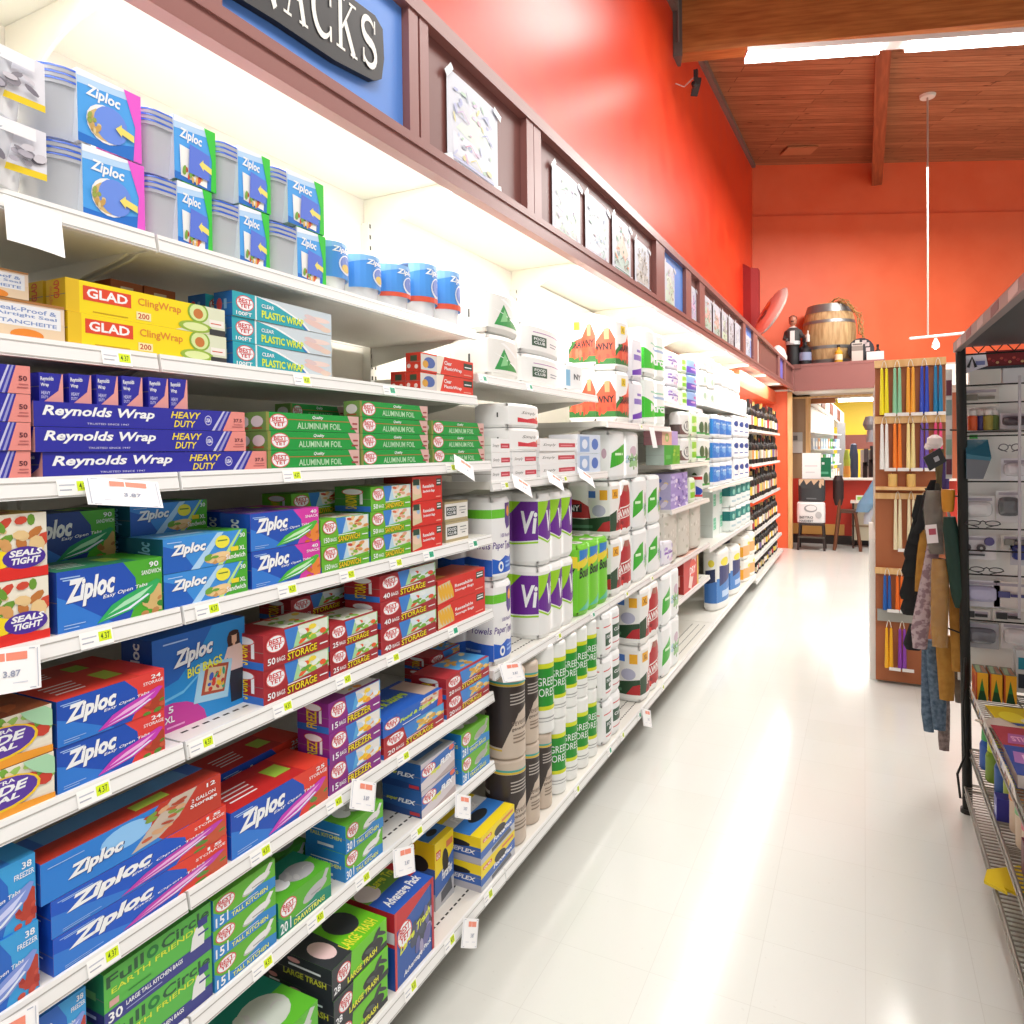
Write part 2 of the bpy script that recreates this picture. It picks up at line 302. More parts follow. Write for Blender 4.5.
def best_box(base, word, num, pic, wcol=YEL, band=None, endc=None, sub=WH):
    F = []
    if band: F.append(R(0, 0, 1, .2, band))
    F += [P([(.36, .34), (1, .42), (1, 1), (.5, 1), (.4, .7)], pic[0]), P([(.3, 1), (.36, .3), (.42, .3), (.52, 1)], '3a80d0')]
    F += [P([(.5, .98), (.56, .45), (.98, .46), (.98, .98)], pic[1])] + blobs(.55, .48, .95, .92, pic[2:], 16, .05, len(word))
    F += [P([(.3, .22), (.98, .4), (.98, .5), (.3, .34)], base)] + OVAL(.17, .68, .14, .26) + [T(num, .05, .1, .16, .3, WH), T('BAGS', .18, .12, .3, .26, WH, 0, .01)]
    F += [T(word, .34, .05, .8, .27, BLK, .05, .05), T(word, .335, .06, .795, .28, wcol, .05, .02), R(.34, .32, .7, .35, sub), R(.84, .2, .97, .24, sub)]
    E_ = [R(0, 0, 1, .22, '2f6fc8')] + [T(word, .3, .1, .62, .9, wcol, 0, .02, 0, 1), R(.7, .3, .78, .8, sub)] + OVAL(.5, .8, .3, .13)[:2]
    T_ = [R(0, 0, .35, 1, base), R(.35, .1, 1, .9, pic[1])] + blobs(.4, .15, .95, .85, pic[2:], 12, .05, 4)
    return dict(front=base, end=endc or base, top=base, F=F, E=E_, T=T_)
def kitchen_box(base, blue, word, num, bag='e8e8e8', endc=None):
    F = [P([(.3, .5), (.55, .96), (.9, .98), (.98, .5), (.98, .3), (.5, .26)], base), E(.68, .56, .26, .14, 'b8b8b8', .5), E(.68, .6, .24, .14, bag, .5), P([(.8, .7), (.9, .98), (.96, .92), (.88, .66)], bag),
         R(.6, .5, .8, .54, '9a9a9a'), P([(0, 0), (1, 0), (1, .36), (.7, .46), (.5, .3), (.3, .26), (.1, .4), (0, .6)], blue)]
    F += OVAL(.18, .7, .15, .25) + [T(num, .03, .06, .16, .36, WH), R(.2, .06, .22, .4, WH), T(word, .27, .05, .86, .2, 'f0f060', .04, .02), R(.3, .26, .7, .28, WH)]
    E_ = [R(0, 0, 1, .35, blue), T(word, .1, .42, .9, .56, 'f0f060', 0, .02), R(.15, .62, .85, .66, WH), R(.3, .1, .7, .2, WH)]
    T_ = [R(0, .55, 1, 1, blue), E(.65, .4, .25, .28, bag), E(.3, .4, .14, .2, WH)] + blobs(.45, .2, .85, .6, ['c8c8c8', bag], 8, .06)
    return dict(front=base, end=endc or blue, top=base, F=F, E=E_, T=T_)
def foil_green():
    F = [R(0, .62, 1, .66, 'c06030'), P([(.86, 1), (1, 1), (1, 0), (.97, 0), (.9, .5)], 'd8b0a8'), P([(0, 0), (.03, 0), (.03, 1), (0, 1)], '8a8a40')] + OVAL(.12, .5, .09, .42)
    F += [T('Quality', .46, .68, .58, .9, WH, 0, .02, .3), T('ALUMINUM FOIL', .3, .14, .78, .5, 'b8e0b8', 0, .02), R(.9, .2, .98, .3, 'a04040'), R(.92, .5, .98, .6, 'a04040')]
    return dict(front='129a3c', end='7a9a50', top='1a8a40', F=F, E=[E(.5, .5, .35, .3, 'f0e0e0'), R(.2, .1, .8, .2, 'b06040')], T=[R(.3, .3, .8, .6, '40b060')])
def foil_blue(num='37.5', full=True):
    F = [P([(.84, 0), (1, 0), (1, 1), (.89, 1), (.86, .7)], 'e89088')]
    for i, c in enumerate(('c8c8e8', '3a3aa8', '9a9ad0', '2a2a98')): F.append(P([(.80+.016*i, 0), (.816+.016*i, 0), (.88+.012*i, 1), (.868+.012*i, 1)], c))
    F += [T('Reynolds Wrap', .03, .34, .5, .86, WH, 0, .03, .25), T('TRUSTED SINCE 1947', .2, .12, .38, .2, 'c8c8e8', 0, .01), T('HEAVY', .58, .54, .74, .86, 'f0d840', 0, .02, .25), T('DUTY', .595, .12, .71, .44, 'f0d840', 0, .02, .25),
          E(.78, .5, .02, .24, 'd0d0f0'), E(.78, .5, .017, .2, '3a3ab0'), T('USA', .767, .4, .793, .6, WH), T(num, .93, .46, .98, .64, '5a2030'), R(.92, .2, .985, .24, 'b06060'), R(.93, .32, .985, .35, 'b06060')]
    E_ = [P([(.2, 0), (1, 0), (1, 1), (.95, 1), (.8, .4)], 'e8a098'), T('Reynolds', .06, .68, .6, .86, WH, .05, .02), T('Wrap', .06, .48, .4, .64, WH, .05, .02), T('HEAVY', .08, .24, .45, .36, 'c8c8f0', 0, .02), T('DUTY', .08, .1, .36, .2, 'c8c8f0')]
    return dict(front='2a2aa0', end='2a2aa0', top='3434a8', F=F, E=E_, T=[R(.84, 0, 1, 1, 'e89088'), T('Reynolds Wrap', .1, .3, .5, .7, WH, 0, .03, .25)])
def carton(kind):
    k = kind
    if k == 'sandwich_zip': return zipper_box('4cae2c', '2f8a60', 'SANDWICH', '90', '30b060', 'b0e8c0', food=('d8b878', 'c08850', '3a8a30'))
    if k == 'sandwich_back': return zipper_box('4cae2c', '205090', 'SANDWICH', '90', '209a60', 'b0e8c0', '173f90', food=('c8a868', 'a87840'))
    if k == 'snack_zip': return zipper_box('d83aa8', '7040b0', 'SNACK', '40', '4cba3c', 'c8f0c0', food=('e88838', 'd06820'))
    if k == 'storage_zip': return zipper_box('e0403a', 'c8382c', 'STORAGE', '24', 'c83ab8', 'f0b8e8', food=('b04028', '5a8a30', 'c85838'))
    if k == 'quart_zip': return zipper_box('e0402e', 'c02828', 'STORAGE', '25', 'c83ab8', 'f0b8e8', food=('c85838', '609038'))
    if k == 'gallon_zip': return zipper_box('e0402e', '2468d0', 'STORAGE', '15', 'c040b0', 'f0b8e8', '1858c8', food=('c85838', '609038'))
    if k == 'freezer_zip': return zipper_box('38a0e0', '2f80d8', 'FREEZER', '38', '8098e0', 'd0d8ff', '2468c8', '40a0e8', food=('b84030', 'c85040', 'a83028'))
    if k == 'two_gallon':
        F = [P([(.55, 0), (1, 0), (1, 1), (.62, 1), (.5, .6)], 'c03a28'), P([(0, 0), (.62, 0), (.5, .5), (.6, .98), (0, .98)], '2a80d8'), E(.42, .62, .14, .3, '90c8f8'), P([(.44, .05), (.55, .5), (.68, .98), (.84, .98), (.72, .4), (.6, .12)], 'c8b8a8')]
        F += blobs(.52, .2, .74, .85, ['c86040', '80a040', 'd8a880', 'b04830'], 16, .035, 2) + zip_logo(.12, .2, .4, .6, .12)
        F += [T('2 GALLON', .8, .56, .96, .66, WH, .05), T('Storage', .79, .38, .97, .52, WH, .05), T('12', .9, .8, .96, .92, WH), R(.03, .8, .2, .82, 'a8c8f0')]
        return dict(front='c03a28', end='1c5cb8', top='2a6ac0', F=F, E=[R(.1, .1, .4, .4, WH)], T=[R(0, 0, 1, .5, 'a83020'), R(.1, .5, .9, 1, '5898d0'), R(.5, .15, .7, .4, 'a8c848')])
    if k == 'sandwich_xl':
        F = [P([(0, 0), (.7, 0), (.95, 1), (0, 1)], '3a90e0'), P([(0, 0), (.35, 0), (.2, .6), (0, .8)], '1c60c0'), P([(.3, 0), (.62, 1), (.7, 1), (.4, 0)], 'b0d8f8'), P([(.62, 0), (.9, 1), (.93, 1), (.68, 0)], 'c0e890')]
        F += [E(.62, .22, .16, .16, 'e0b070', .3), E(.66, .3, .12, .1, 'f0d098', .3)] + blobs(.5, .1, .7, .35, ['e8c890', '70a838', 'd09858'], 8, .04) + zip_logo(.08, .4, .48, .78, .1)
        F += [E(.68, .7, .09, .2, 'f0e840'), R(.62, .72, .74, .76, '608030'), T('Sandwich', .72, .12, .97, .28, WH, .06), R(.78, .36, .88, .5, 'f0d830'), T('XL', .89, .36, .97, .5, WH), T('30', .9, .76, .97, .9, WH), R(.04, .86, .2, .88, 'c0e0ff')]
        return dict(front='4cae2c', end='18607a', top='50a0d8', F=F, E=[T('Ziploc', .3, .1, .75, .9, '90c8e8', 0, .03, .2, 1)], T=[R(.75, 0, 1, 1, '4cae2c'), R(.1, .3, .6, .5, 'b0d8f8')])
    if k == 'big_bags':
        F = [P([(0, 0), (1, 0), (1, 1), (.55, 1), (.3, .6), (0, .45)], '1f8ed8'), P([(0, 1), (0, .45), (.25, .52), (.5, .8), (.62, 1)], '1a62bc'), E(.12, .0, .42, .3, 'c8389c'), P([(0, .3), (.3, .36), (.6, .6), (.6, .62), (.3, .39), (0, .33)], '6ac0f0')]
        F += [E(.86, .78, .075, .1, '3a2018'), E(.865, .79, .05, .065, 'e8b898'), P([(.8, .84), (.79, .6), (.84, .58), (.84, .82)], '3a2018'), P([(.93, .84), (.95, .58), (.9, .58), (.9, .82)], '3a2018'), E(.865, .85, .06, .03, '3a2018'), R(.85, .68, .88, .73, 'e8b898'),
              P([(.74, .56), (.79, .7), (.94, .71), (.99, .62), (.97, .4), (.8, .4), (.79, .58)], 'ecd0c8'), P([(.8, .42), (.97, .42), (.95, .06), (.82, .06)], '202838'), P([(.4, .2), (.48, .62), (.84, .56), (.78, .14)], 'a8d8f0'), P([(.48, .26), (.54, .58), (.8, .53), (.74, .22)], 'b05038'),
              P([(.52, .29), (.57, .54), (.77, .5), (.72, .25)], 'e0c8a0')] + blobs(.56, .3, .74, .48, ['d04030', '30a080', 'f0c030', 'b84040', '4060c0'], 16, .02, 5)
        F += zip_logo(.2, .6, .62, .82, .14) + [T('BIG BAGS', .34, .5, .72, .6, 'f0f040', .14), R(.1, .92, .35, .935, 'a8c8f0'), T('5', .14, .2, .19, .27, WH), T('XL', .1, .1, .2, .17, WH), R(.12, .04, .3, .06, 'f0a0d8')]
        return dict(front='1f8ed8', end='1c4c98', top='1a62bc', F=F, E=[T('Ziploc', .3, .5, .7, .95, WH, 0, .03, 0, 1)], T=[])
    if k in ('seals_tight', 'wide_seal'):
        a = k == 'seals_tight'; F = [R(0, .25, 1, 1, 'f0ead8'), P([(0, .5), (.35, .95), (.5, .95), (.1, .4)], 'd8a868')] + blobs(.1, .5, .95, .95, ['d8a060', 'c07838', '6a9a30', 'e8c890', 'd04830'] if a else ['d8b878', '7ab040', 'e8d8b0', 'c84030', 'a0c860'], 34, .06, 9)
        F += [P([(0, 0), (1, 0), (1, .14), (.6, .2), (0, .12)], 'e02820' if a else 'f0a030'), P([(0, .1), (.6, .2), (.75, .35), (.5, .5), (0, .42)], YEL)]
        if a: F += [E(.78, .32, .2, .17, '4a2a9a'), T('SEALS', .64, .34, .95, .44, WH, .03, .04, .2), T('TIGHT', .66, .22, .93, .32, WH, .03, .04, .2), P([(0, 0), (1, 0), (1, .16), (.5, .1), (0, .12)], 'e02820'), R(.1, .04, .3, .07, 'f8b0a0')]
        else: F += [E(.5, .5, .36, .34, 'f0c828', .1), E(.5, .51, .33, .3, '5a3aa0', .1), T('EXTRA', .34, .68, .62, .76, WH, .03), T('WIDE', .2, .46, .74, .64, WH, .06, .04, .2), T('SEAL', .28, .32, .66, .44, WH, .05, .04, .2), E(.88, .85, .12, .35, 'a8d8b0', .5)]
        return dict(front='f0ead8', end='c84030' if a else '8aa048', top='8a4a28' if not a else 'd0b040', F=F, E=[], T=blobs(.1, .1, .9, .9, ['b06030', 'c88850', '783818'], 14, .08))
    PIC = ('b8d8e8', 'e8e4d8')
    if k == 'sandwich_150': return best_box('6ab82c', 'SANDWICH', '150', PIC+('d89858', 'e8c080', 'c84838', '88b848', 'f0d8b0'))
    if k == 'sandwich_50': return best_box('6ab82c', 'SANDWICH', '50', PIC+('e0a888', 'f0c8b0', 'd8704a', '88b848', 'f0e0c8'), endc='3f8a30')
    if k == 'storage_50': return best_box('a82830', 'STORAGE', '50', ('a8d8a0', 'dfe8d8', '68a838', '90c850', 'e86030', 'f0d840', 'e8f0e8'))
    if k == 'storage_25': return best_box('a82830', 'STORAGE', '25', ('a8d8a0', 'dfe8d8', '68a838', '90c850', 'e86030', 'e8f0e8', 'e8f0e8'))
    if k == 'storage_40': return best_box('a82830', 'STORAGE', '40', ('a8d8a0', 'dfe8e8', '68a838', '78b840', 'e05030', 'e8f0f0', 'd8e8f0'))
    if k == 'freezer_15': return best_box('8a2a88', 'FREEZER', '15', ('58a8e0', 'e8e4e0', 'f8c820', 'f0a030', 'e8eef4', 'f8d848', 'c8d8e8'))
    if k == 'wavy_storage': return best_box('b02c34', 'STORAGE', '20', ('3888d0', '48a0e0', 'e0b048', 'c89030', 'e8c878', 'f0d898', 'd8a040'))
    if k == 'storage_corn': return best_box('b02c34', 'STORAGE', '20', ('3888d0', '58a8e0', 'e0b850', 'd09838', 'f0d888', 'f0e0b0', 'd8a848'))
    if k == 'food_freezer':
        F = [P([(.62, .3), (.98, .5), (.98, 1), (.66, 1)], 'd8c8b8')] + blobs(.64, .45, .95, .95, ['d89878', 'c86848', 'e8d0b8', 'f0e8e0'], 14, .04) + [P([(.9, 0), (1, 0), (1, 1), (.94, 1)], 'd8383a'), T('Food & Storage', .26, .28, .86, .56, 'c8e840', .22, .04, .2), R(.3, .12, .6, .16, WH)] + OVAL(.14, .6, .12, .3)
        return dict(front='2060c0', end='2050a8', top='245fc0', F=F, E=[R(.2, .5, .8, .6, WH)], T=[T('Food & Storage', .1, .3, .7, .65, 'c8e840', 0, .04, .2), R(.75, .1, 1, .9, 'c8b0a0')])
    if k in ('reseal', 'reseal_corn'):
        F = [T('Resealable', .34, .52, .72, .66, WH, .04), T('Storage Bags' if k == 'reseal_corn' else 'Sandwich Bags', .34, .3, .74, .44, WH, .04), R(.8, .58, .97, .88, '284838'), R(.82, .66, .95, .72, WH), R(.82, .78, .95, .82, WH), R(.78, .1, .95, .14, 'f8b0a0')]
        F += [P([(0, .05), (.3, .15), (.24, .9), (0, .8)], 'd8c8a0')] + ([E(.05+.055*i, .48, .028, .34, 'e8b030', .1) for i in range(5)] if k == 'reseal_corn' else [E(.1, .45, .12, .2, 'e8c8b0', .6), E(.18, .62, .05, .12, '98b8d8')])
        if k == 'reseal': F.append(R(.02, .66, .22, .9, '284838'))
        return dict(front='d82c22', end='a82c22', top='b8402a', F=F, E=[R(.2, .3, .8, .6, 'e8c8b0')], T=[R(.05, .2, .3, .8, 'd8a848')])
    if k == 'cream_box': return dict(front='eceae4', end='a89a78', top='9a8c68', F=[R(0, 0, 1, .14, 'b0a078'), R(0, .9, 1, 1, 'b8a880'), R(.06, .3, .5, .76, '38423c'), T('FOOD', .1, .54, .46, .7, WH), T('CLUB', .1, .36, .46, .5, WH), R(.62, .66, .9, .7, '606868'), R(.62, .5, .92, .53, '8a9090'), R(.7, .36, .85, .4, '303030')], E=[], T=[])
    if k == 'glad':
        F = [R(.0, 0, .07, 1, 'e8c020'), R(.09, .42, .36, .86, 'e04828'), T('GLAD', .11, .5, .34, .8, WH, 0, .03), T('ClingWrap', .4, .5, .68, .82, 'e08830', 0, .015), R(.39, .1, .48, .36, 'f4e8b0'), T('200', .4, .14, .47, .32, 'c03020'), R(.14, .08, .34, .11, 'c8a010'),
             P([(.64, 0), (.8, .3), (.76, 1), (1, 1), (1, 0)], 'dfe4c8'), E(.8, .72, .075, .36, '88b038'), E(.8, .72, .062, .3, 'd8e8a0'), E(.8, .68, .035, .18, 'c87838'), E(.78, .2, .12, .2, '98b840'), E(.78, .2, .09, .14, 'e0eca8'), R(.88, .0, 1, .22, '38383a'), R(.88, .3, .99, .56, 'f4f0e8'), R(.89, .4, .97, .44, 'd06048')]
        return dict(front='f6dc14', end='e8c41a', top='e8cf30', F=F, E=[T('GLAD', .4, .4, .7, .95, 'e04828', 0, .03, 0, 1), T('ClingWrap', .15, .05, .35, .8, 'e08830', 0, .01, 0, 1)], T=[R(.8, .1, 1, .9, 'b0c070')])
    if k == 'brown_wrap': return dict(front='b05a20', end='a04818', top='a86028', F=[R(.3, .2, .7, .8, 'e8d0b0'), T('100', .34, .3, .66, .7, 'a03018')], E=[], T=[])
    if k == 'plastic_wrap':
        F = [P([(0, 0), (.7, 0), (.62, .4), (.4, .85), (.26, 1), (0, 1)], '28a8b8'), P([(.26, 1), (.42, .82), (.66, .34), (.74, 0), (1, 0), (1, 1)], 'd0dce4'), P([(.24, 1), (.42, .86), (.68, .34), (.76, 0), (.73, 0), (.65, .33), (.4, .8), (.2, 1)], WH),
             E(.82, .35, .09, .22, 'e8c8c0', .5), E(.86, .6, .12, .12, 'f0d8d0', -.5), E(.76, .62, .06, .12, 'e0c8c8', .3), E(.93, .2, .06, .12, 'e8d0c0'), R(.2, 0, .215, 1, 'e8f0f0')]
        F += OVAL(.11, .58, .08, .32) + [T('100FT', .03, .06, .17, .22, WH), T('PLASTIC WRAP', .26, .14, .68, .46, 'e0f040', -.04, .03), T('CLEAR', .26, .56, .38, .72, WH, -.02)]
        return dict(front='2478c0', end='2468b8', top='70b0c8', F=F, E=[E(.3, .5, .15, .25, 'd85058'), R(.55, .3, .7, .7, '80b0e0')], T=[R(.3, .3, .9, .6, 'c8e0e8')])
    if k == 'red_wrap':
        F = [R(.0, .08, .3, .92, 'd8d4d0'), E(.15, .5, .1, .3, '5068a8'), E(.08, .4, .05, .2, 'd8a040'), P([(.28, 1), (.42, 1), (.34, 0), (.28, 0)], 'f0e8d8'), T('Clear', .42, .56, .56, .78, WH), T('PlasticWrap', .42, .22, .76, .46, WH), R(.8, .5, .98, .86, '30483a'), R(.82, .6, .96, .66, WH), R(.8, .15, .96, .2, 'f0b0a0')]
        return dict(front='e0402c', end='d03a28', top='d84830', F=F, E=[R(.3, .55, .75, .85, '40503a'), E(.2, .3, .12, .12, 'f0d8d0'), E(.7, .25, .12, .12, 'f0d8d0')], T=[])
    if k in ('leak_box', 'leak_box_low'):
        F = [P([(0, 0), (1, 0), (1, .5), (0, .2)], 'e8d0b0'), R(.42, .32, .97, .88, 'eef0f4'), T('Leak-Proof &', .5, .7, .94, .82, '8098c8', -.03), T('Airtight Seal', .5, .55, .94, .66, '8098c8', -.03), T('ETANCHEITE', .5, .38, .94, .48, '8098c8', -.03), E(.2, .66, .12, .22, 'f0b890'), E(.2, .66, .05, .09, 'f8e8e0'), E(.06, .4, .1, .18, 'f0d840'), E(.32, .16, .12, .14, 'e89838'), E(.72, .1, .12, .16, 'e88a30'), R(0, .93, 1, 1, 'b07840')]
        return dict(front='f0d8c0', end='c8a070', top='b88850', F=F, E=[], T=[])
    if k == 'foil_end': d = foil_blue(); return dict(front='2a2aa0', end='2a2aa0', top='3434a8', F=d['E'], E=[R(0, 0, .2, 1, 'e89088')], T=[R(0, 0, 1, .2, 'e89088')])
    if k == 'foil_green': return foil_green()
    if k == 'foil_blue': return foil_blue()
    if k == 'foil_blue_50': return foil_blue('50')
    if k == 'kitchen_15': return kitchen_box('62b52e', '2a86cc', 'TALL KITCHEN', '15')
    if k == 'kitchen_30': return kitchen_box('62b52e', '2a86cc', 'TALL KITCHEN', '30', endc='2a86cc')
    if k == 'drawstring_20': return kitchen_box('58b02c', '108a70', 'DRAWSTRING', '20', 'b8b8bc', endc='108a70')
    if k == 'drawstring_back': return kitchen_box('3a9028', '0e7a58', 'DRAWSTRING', '20', 'a8a8ac')
    if k == 'green_blue': return kitchen_box('6ab52e', '2a86cc', 'TRASH BAGS', '28', 'a8a8a0')
    if k == 'compactor': return kitchen_box('5cb82c', '0f8a78', 'COMPACTOR', '15', 'c8d0c8')
    if k == 'large_trash': 
        F = [P([(0, 0), (.3, 0), (.34, 1), (0, 1)], '30343a'), R(0, 0, 1, .2, '2c3034'), E(.72, .4, .2, .26, '26282c', .4), E(.8, .72, .05, .2, '34383c', -.3), E(.88, .66, .04, .2, '34383c', .5), E(.66, .44, .06, .12, '4a5054', .6)] + OVAL(.2, .6, .12, .28)
        F += [T('28', .03, .12, .14, .36, WH), T('LARGE TRASH', .26, .08, .8, .28, 'e8e840', .1, .03)]
        T_ = [P([(0, 0), (.35, 0), (.4, 1), (0, 1)], '30343a'), E(.66, .55, .2, .3, '303438'), E(.2, .4, .12, .25, 'f0d0d0'), T('LARGE TRASH', .34, .06, .9, .26, 'e8e840')]
        return dict(front='6cc820', end='34363c', top='6cc820', F=F, E=[T('LARGE TRASH', .1, .3, .9, .5, 'd8d840', 0, .03), R(.2, .65, .8, .72, WH), E(.3, .85, .12, .08, 'e0a0a0')], T=T_)
    if k == 'large_dark':
        d = carton('large_trash'); d.update(front='4a8a20', top='3a5a28', end='2a2c30'); return d
    if k == 'advantage':
        F = [P([(0, 1), (0, .72), (1, .95), (1, 1)], 'c82c30'), P([(.5, .2), (1, .4), (1, .75), (.5, .6)], '404858')] + blobs(.45, .2, .95, .6, ['6868a0', '485068', 'a8a0c0'], 10, .07) + OVAL(.24, .62, .18, .17, .1)
        F += [T('Large Trash', .12, .36, .9, .5, 'e8f040', .22, .03, .2), T('Advantage Pack', .2, .04, .92, .13, WH, .12, .02, .2), P([(.94, 0), (1, 0), (1, 1), (.94, 1)], 'b82838'), R(0, 0, .05, 1, 'd04040')]
        T_ = [R(0, 0, 1, .5, '2458b8'), E(.2, .7, .2, .22, 'f0e0e0'), T('Advantage Pack', .1, .1, .9, .35, WH, 0, .03, .2), T('Large Trash', .35, .6, .95, .85, 'e8f040', 0, .03, .2), R(.85, .35, 1, 1, 'd03038')]
        return dict(front='2a58a8', end='c83038', top='6aa038', F=F, E=[R(.2, 0, 1, .55, '2050a0'), R(0, .6, 1, .75, 'e8e8e8'), R(.3, .2, .8, .4, 'd04048')], T=T_)
    if k in ('glad_trash', 'glad_upright'):
        F = [P([(0, 0), (1, 0), (1, .3), (0, .22)], 'c0c2c8'), P([(0, .2), (1, .3), (1, .72), (.5, .56), (0, .5)], '3a68b8'), P([(0, .48), (.5, .55), (1, .7), (1, 1), (0, 1)], 'f2d820'), E(.55, .62, .16, .2, '28282c', .5), P([(.3, .05), (.9, .1), (.85, .3), (.3, .2)], '585c64')]
        F += [R(.06, .74, .3, .86, 'd84028'), T('GLAD', .08, .75, .28, .84, WH), T('ForceFlex', .35, .36, .92, .52, WH, .05, .04, .2), R(.6, .8, .95, .9, 'e08050')]
        T_ = [R(0, 0, 1, .2, 'f2d820'), R(0, .2, 1, .55, '3478c8'), E(.5, .4, .22, .12, '20242a'), R(0, .8, 1, 1, 'f2d820'), T('ForceFlex', .2, .58, .8, .76, WH, 0, .04, .2)]
        return dict(front='f2d820', end='3a68b8', top='d8dce0', F=F, E=[R(0, 0, 1, .25, 'b8b8c0'), R(0, .62, 1, 1, 'f2d820'), E(.5, .66, .3, .12, '26262a'), T('GLAD', .1, .84, .4, .94, 'd84028'), T('FORCEFLEX', .1, .34, .9, .5, WH, 0, .03, .2)], T=T_)
    if k == 'superflex':
        F = [P([(.3, 0), (1, .3), (1, 0)], 'b8a8a8'), P([(0, .3), (1, .72), (1, 1), (0, .8)], '2a68b8'), P([(0, .8), (1, 1), (0, 1)], 'c8c0c8')] + OVAL(.22, .62, .2, .22, .1) + [T('super', .28, .3, .58, .48, 'e0e840', .12, .04, .2), T('FLEX', .55, .44, .92, .66, WH, .16, .05, .2), E(.9, .88, .08, .1, 'e06850')]
        return dict(front='d8d0d4', end='245a9c', top='9aa0a8', F=F, E=[P([(0, 0), (1, 0), (1, .2), (0, .3)], '1c4480'), T('super', .1, .44, .4, .58, 'e0e840', 0, .03, .2), T('FLEX', .4, .44, .85, .6, WH, 0, .04, .2), R(.7, .06, .95, .18, 'b83038')], T=[R(.1, .2, .9, .5, '3a68a0')])
    if k == 'full_circle':
        F = [R(0, 0, 1, .28, '3a3f8a'), T('Full', .02, .7, .34, .92, '2c5a3a', .04), T('Circle', .5, .7, .98, .92, '2c5a3a', .04), E(.42, .82, .055, .11, '1f7a38'), E(.42, .82, .025, .05, '58b848'), T('EARTH FRIENDLY', .06, .56, .94, .66, 'd8e840', .04, .01), P([(.78, .24), (.8, .5), (.84, .66), (.9, .66), (.93, .5), (.92, .24)], 'e8e8e8'), R(.86, .62, .96, .78, '343a88'), R(.86, .46, .97, .5, '343a88'),
             T('30', .03, .05, .15, .24, WH), T('LARGE TALL KITCHEN BAGS', .18, .16, .7, .25, WH), R(.18, .08, .5, .1, 'a0a8d8'), R(.04, .34, .12, .46, 'd8a8a0'), R(.2, .4, .4, .42, '2c7a3a')]
        return dict(front='58b848', end='2a8a5a', top='4aa040', F=F, E=[R(0, 0, 1, .25, '343a78'), R(.25, .45, .8, .6, '80c870'), R(.2, .1, .8, .16, 'c0c8e0')], T=[T('Full Circle', .1, .3, .8, .7, '2c5a3a')])
    # cartons and soft packs of the farther sections
    if k == 'tissue_green': return dict(front='2aa838', end='b8c8c0', top='e8f0e8', F=[P([(.5, 0), (1, 0), (1, 1), (.6, 1)], '68b830'), R(.1, .3, .4, .5, '60c060')] + blobs(.6, .2, .95, .8, ['a8d050', '50a830'], 6, .06), E=[], T=[])
    if k == 'tissue_pink': return dict(front='e8b8a0', end='c08890', top='f0e0e0', F=[R(.6, 0, 1, 1, 'c0a8e0'), E(.3, .5, .12, .3, 'a8c870'), E(.3, .5, .06, .15, 'e8d0b0')], E=[], T=[])
    if k == 'tissue_violet': return dict(front='a898d8', end='b8b0d8', top='c8c0e0', F=blobs(.05, .1, .95, .9, ['d0c8f0', '7060b0', 'e8e0f8', '8878c0'], 22, .06), E=blobs(.1, .1, .9, .9, ['e0d8f0', '5870c8', 'e8d090'], 8, .1), T=[])
    if k == 'tissue_dark': return dict(front='6a5a88', end='8090a8', top='a098b8', F=blobs(.05, .1, .95, .9, ['a090c0', '504070', 'c0b0d8'], 18, .07), E=[], T=[])
    if k == 'red_pack': return dict(front='cc2c28', end='a02420', top='d8b0a0', F=[P([(.3, .1), (.5, .0), (.9, .9), (.6, 1)], 'f0d8d0'), E(.6, .55, .22, .24, 'e85040'), T('DRY', .4, .4, .8, .6, WH), R(.9, 0, 1, 1, 'e8c040')], E=[R(.2, .2, .8, .5, 'e8c0b0')], T=[])
    if k == 'napkin_white': return dict(front='f2f2f2', end='f0f0f0', top='f4f4f4', F=[R(.5, .3, .98, .64, 'c83848'), T('Simply', .08, .35, .42, .6, '505050', 0, .0, .3), R(.55, .4, .9, .5, 'e89098')], E=[], T=[])
    if k == 'napkin_blue': return dict(front='d8e4f4', end='ececf0', top='f0f2f8', F=[P([(.1, .1), (.5, .1), (.5, .9), (.1, .9)], '90b0e0'), E(.75, .5, .15, .3, '5078c8'), E(.3, .5, .12, .25, 'e8f0ff')], E=[R(.4, .3, .9, .6, '8898a8')], T=[])
    if k == 'carton_teal': return dict(front='e4ece8', end='cfd8d4', top='f0f4f2', F=[R(.1, .3, .5, .8, '68c8a0')] + lines(.12, .35, .48, .75, 3, 'a0e0c8'), E=[], T=[])
    return dict(front='e0e0e0', end='c0c0c0', top='d0d0d0', F=[], E=[], T=[])
def make_carton(kind, w, h, d):
    a = carton(kind); b = MB(); hw, hd = w/2, d/2; e = .0008
    b.box(-hd, -hw, 0, hd, hw, h, 'b8a890', {'r': mat(a['front']), 'n': mat(a['end']), 't': mat(a['top']), 'f': mat(a['end'])})
    b.art(lambda u, v, o: (hd+o, -hw+u*w, v*h), a['F']); b.art(lambda u, v, o: (-hd+u*d, -hw-o, v*h), a['E']); b.art(lambda u, v, o: (hd-v*d, -hw+u*w, h+o), a['T'][:14])
    for t in (0,):                                        # flap seams at the end of the carton
        b.face([(-hd, -hw-.0002, h*.5), (hd, -hw-.0002, h*.5), (hd, -hw-.0002, h*.5+.0012), (-hd, -hw-.0002, h*.5+.0012)], '8a8078')
    return b
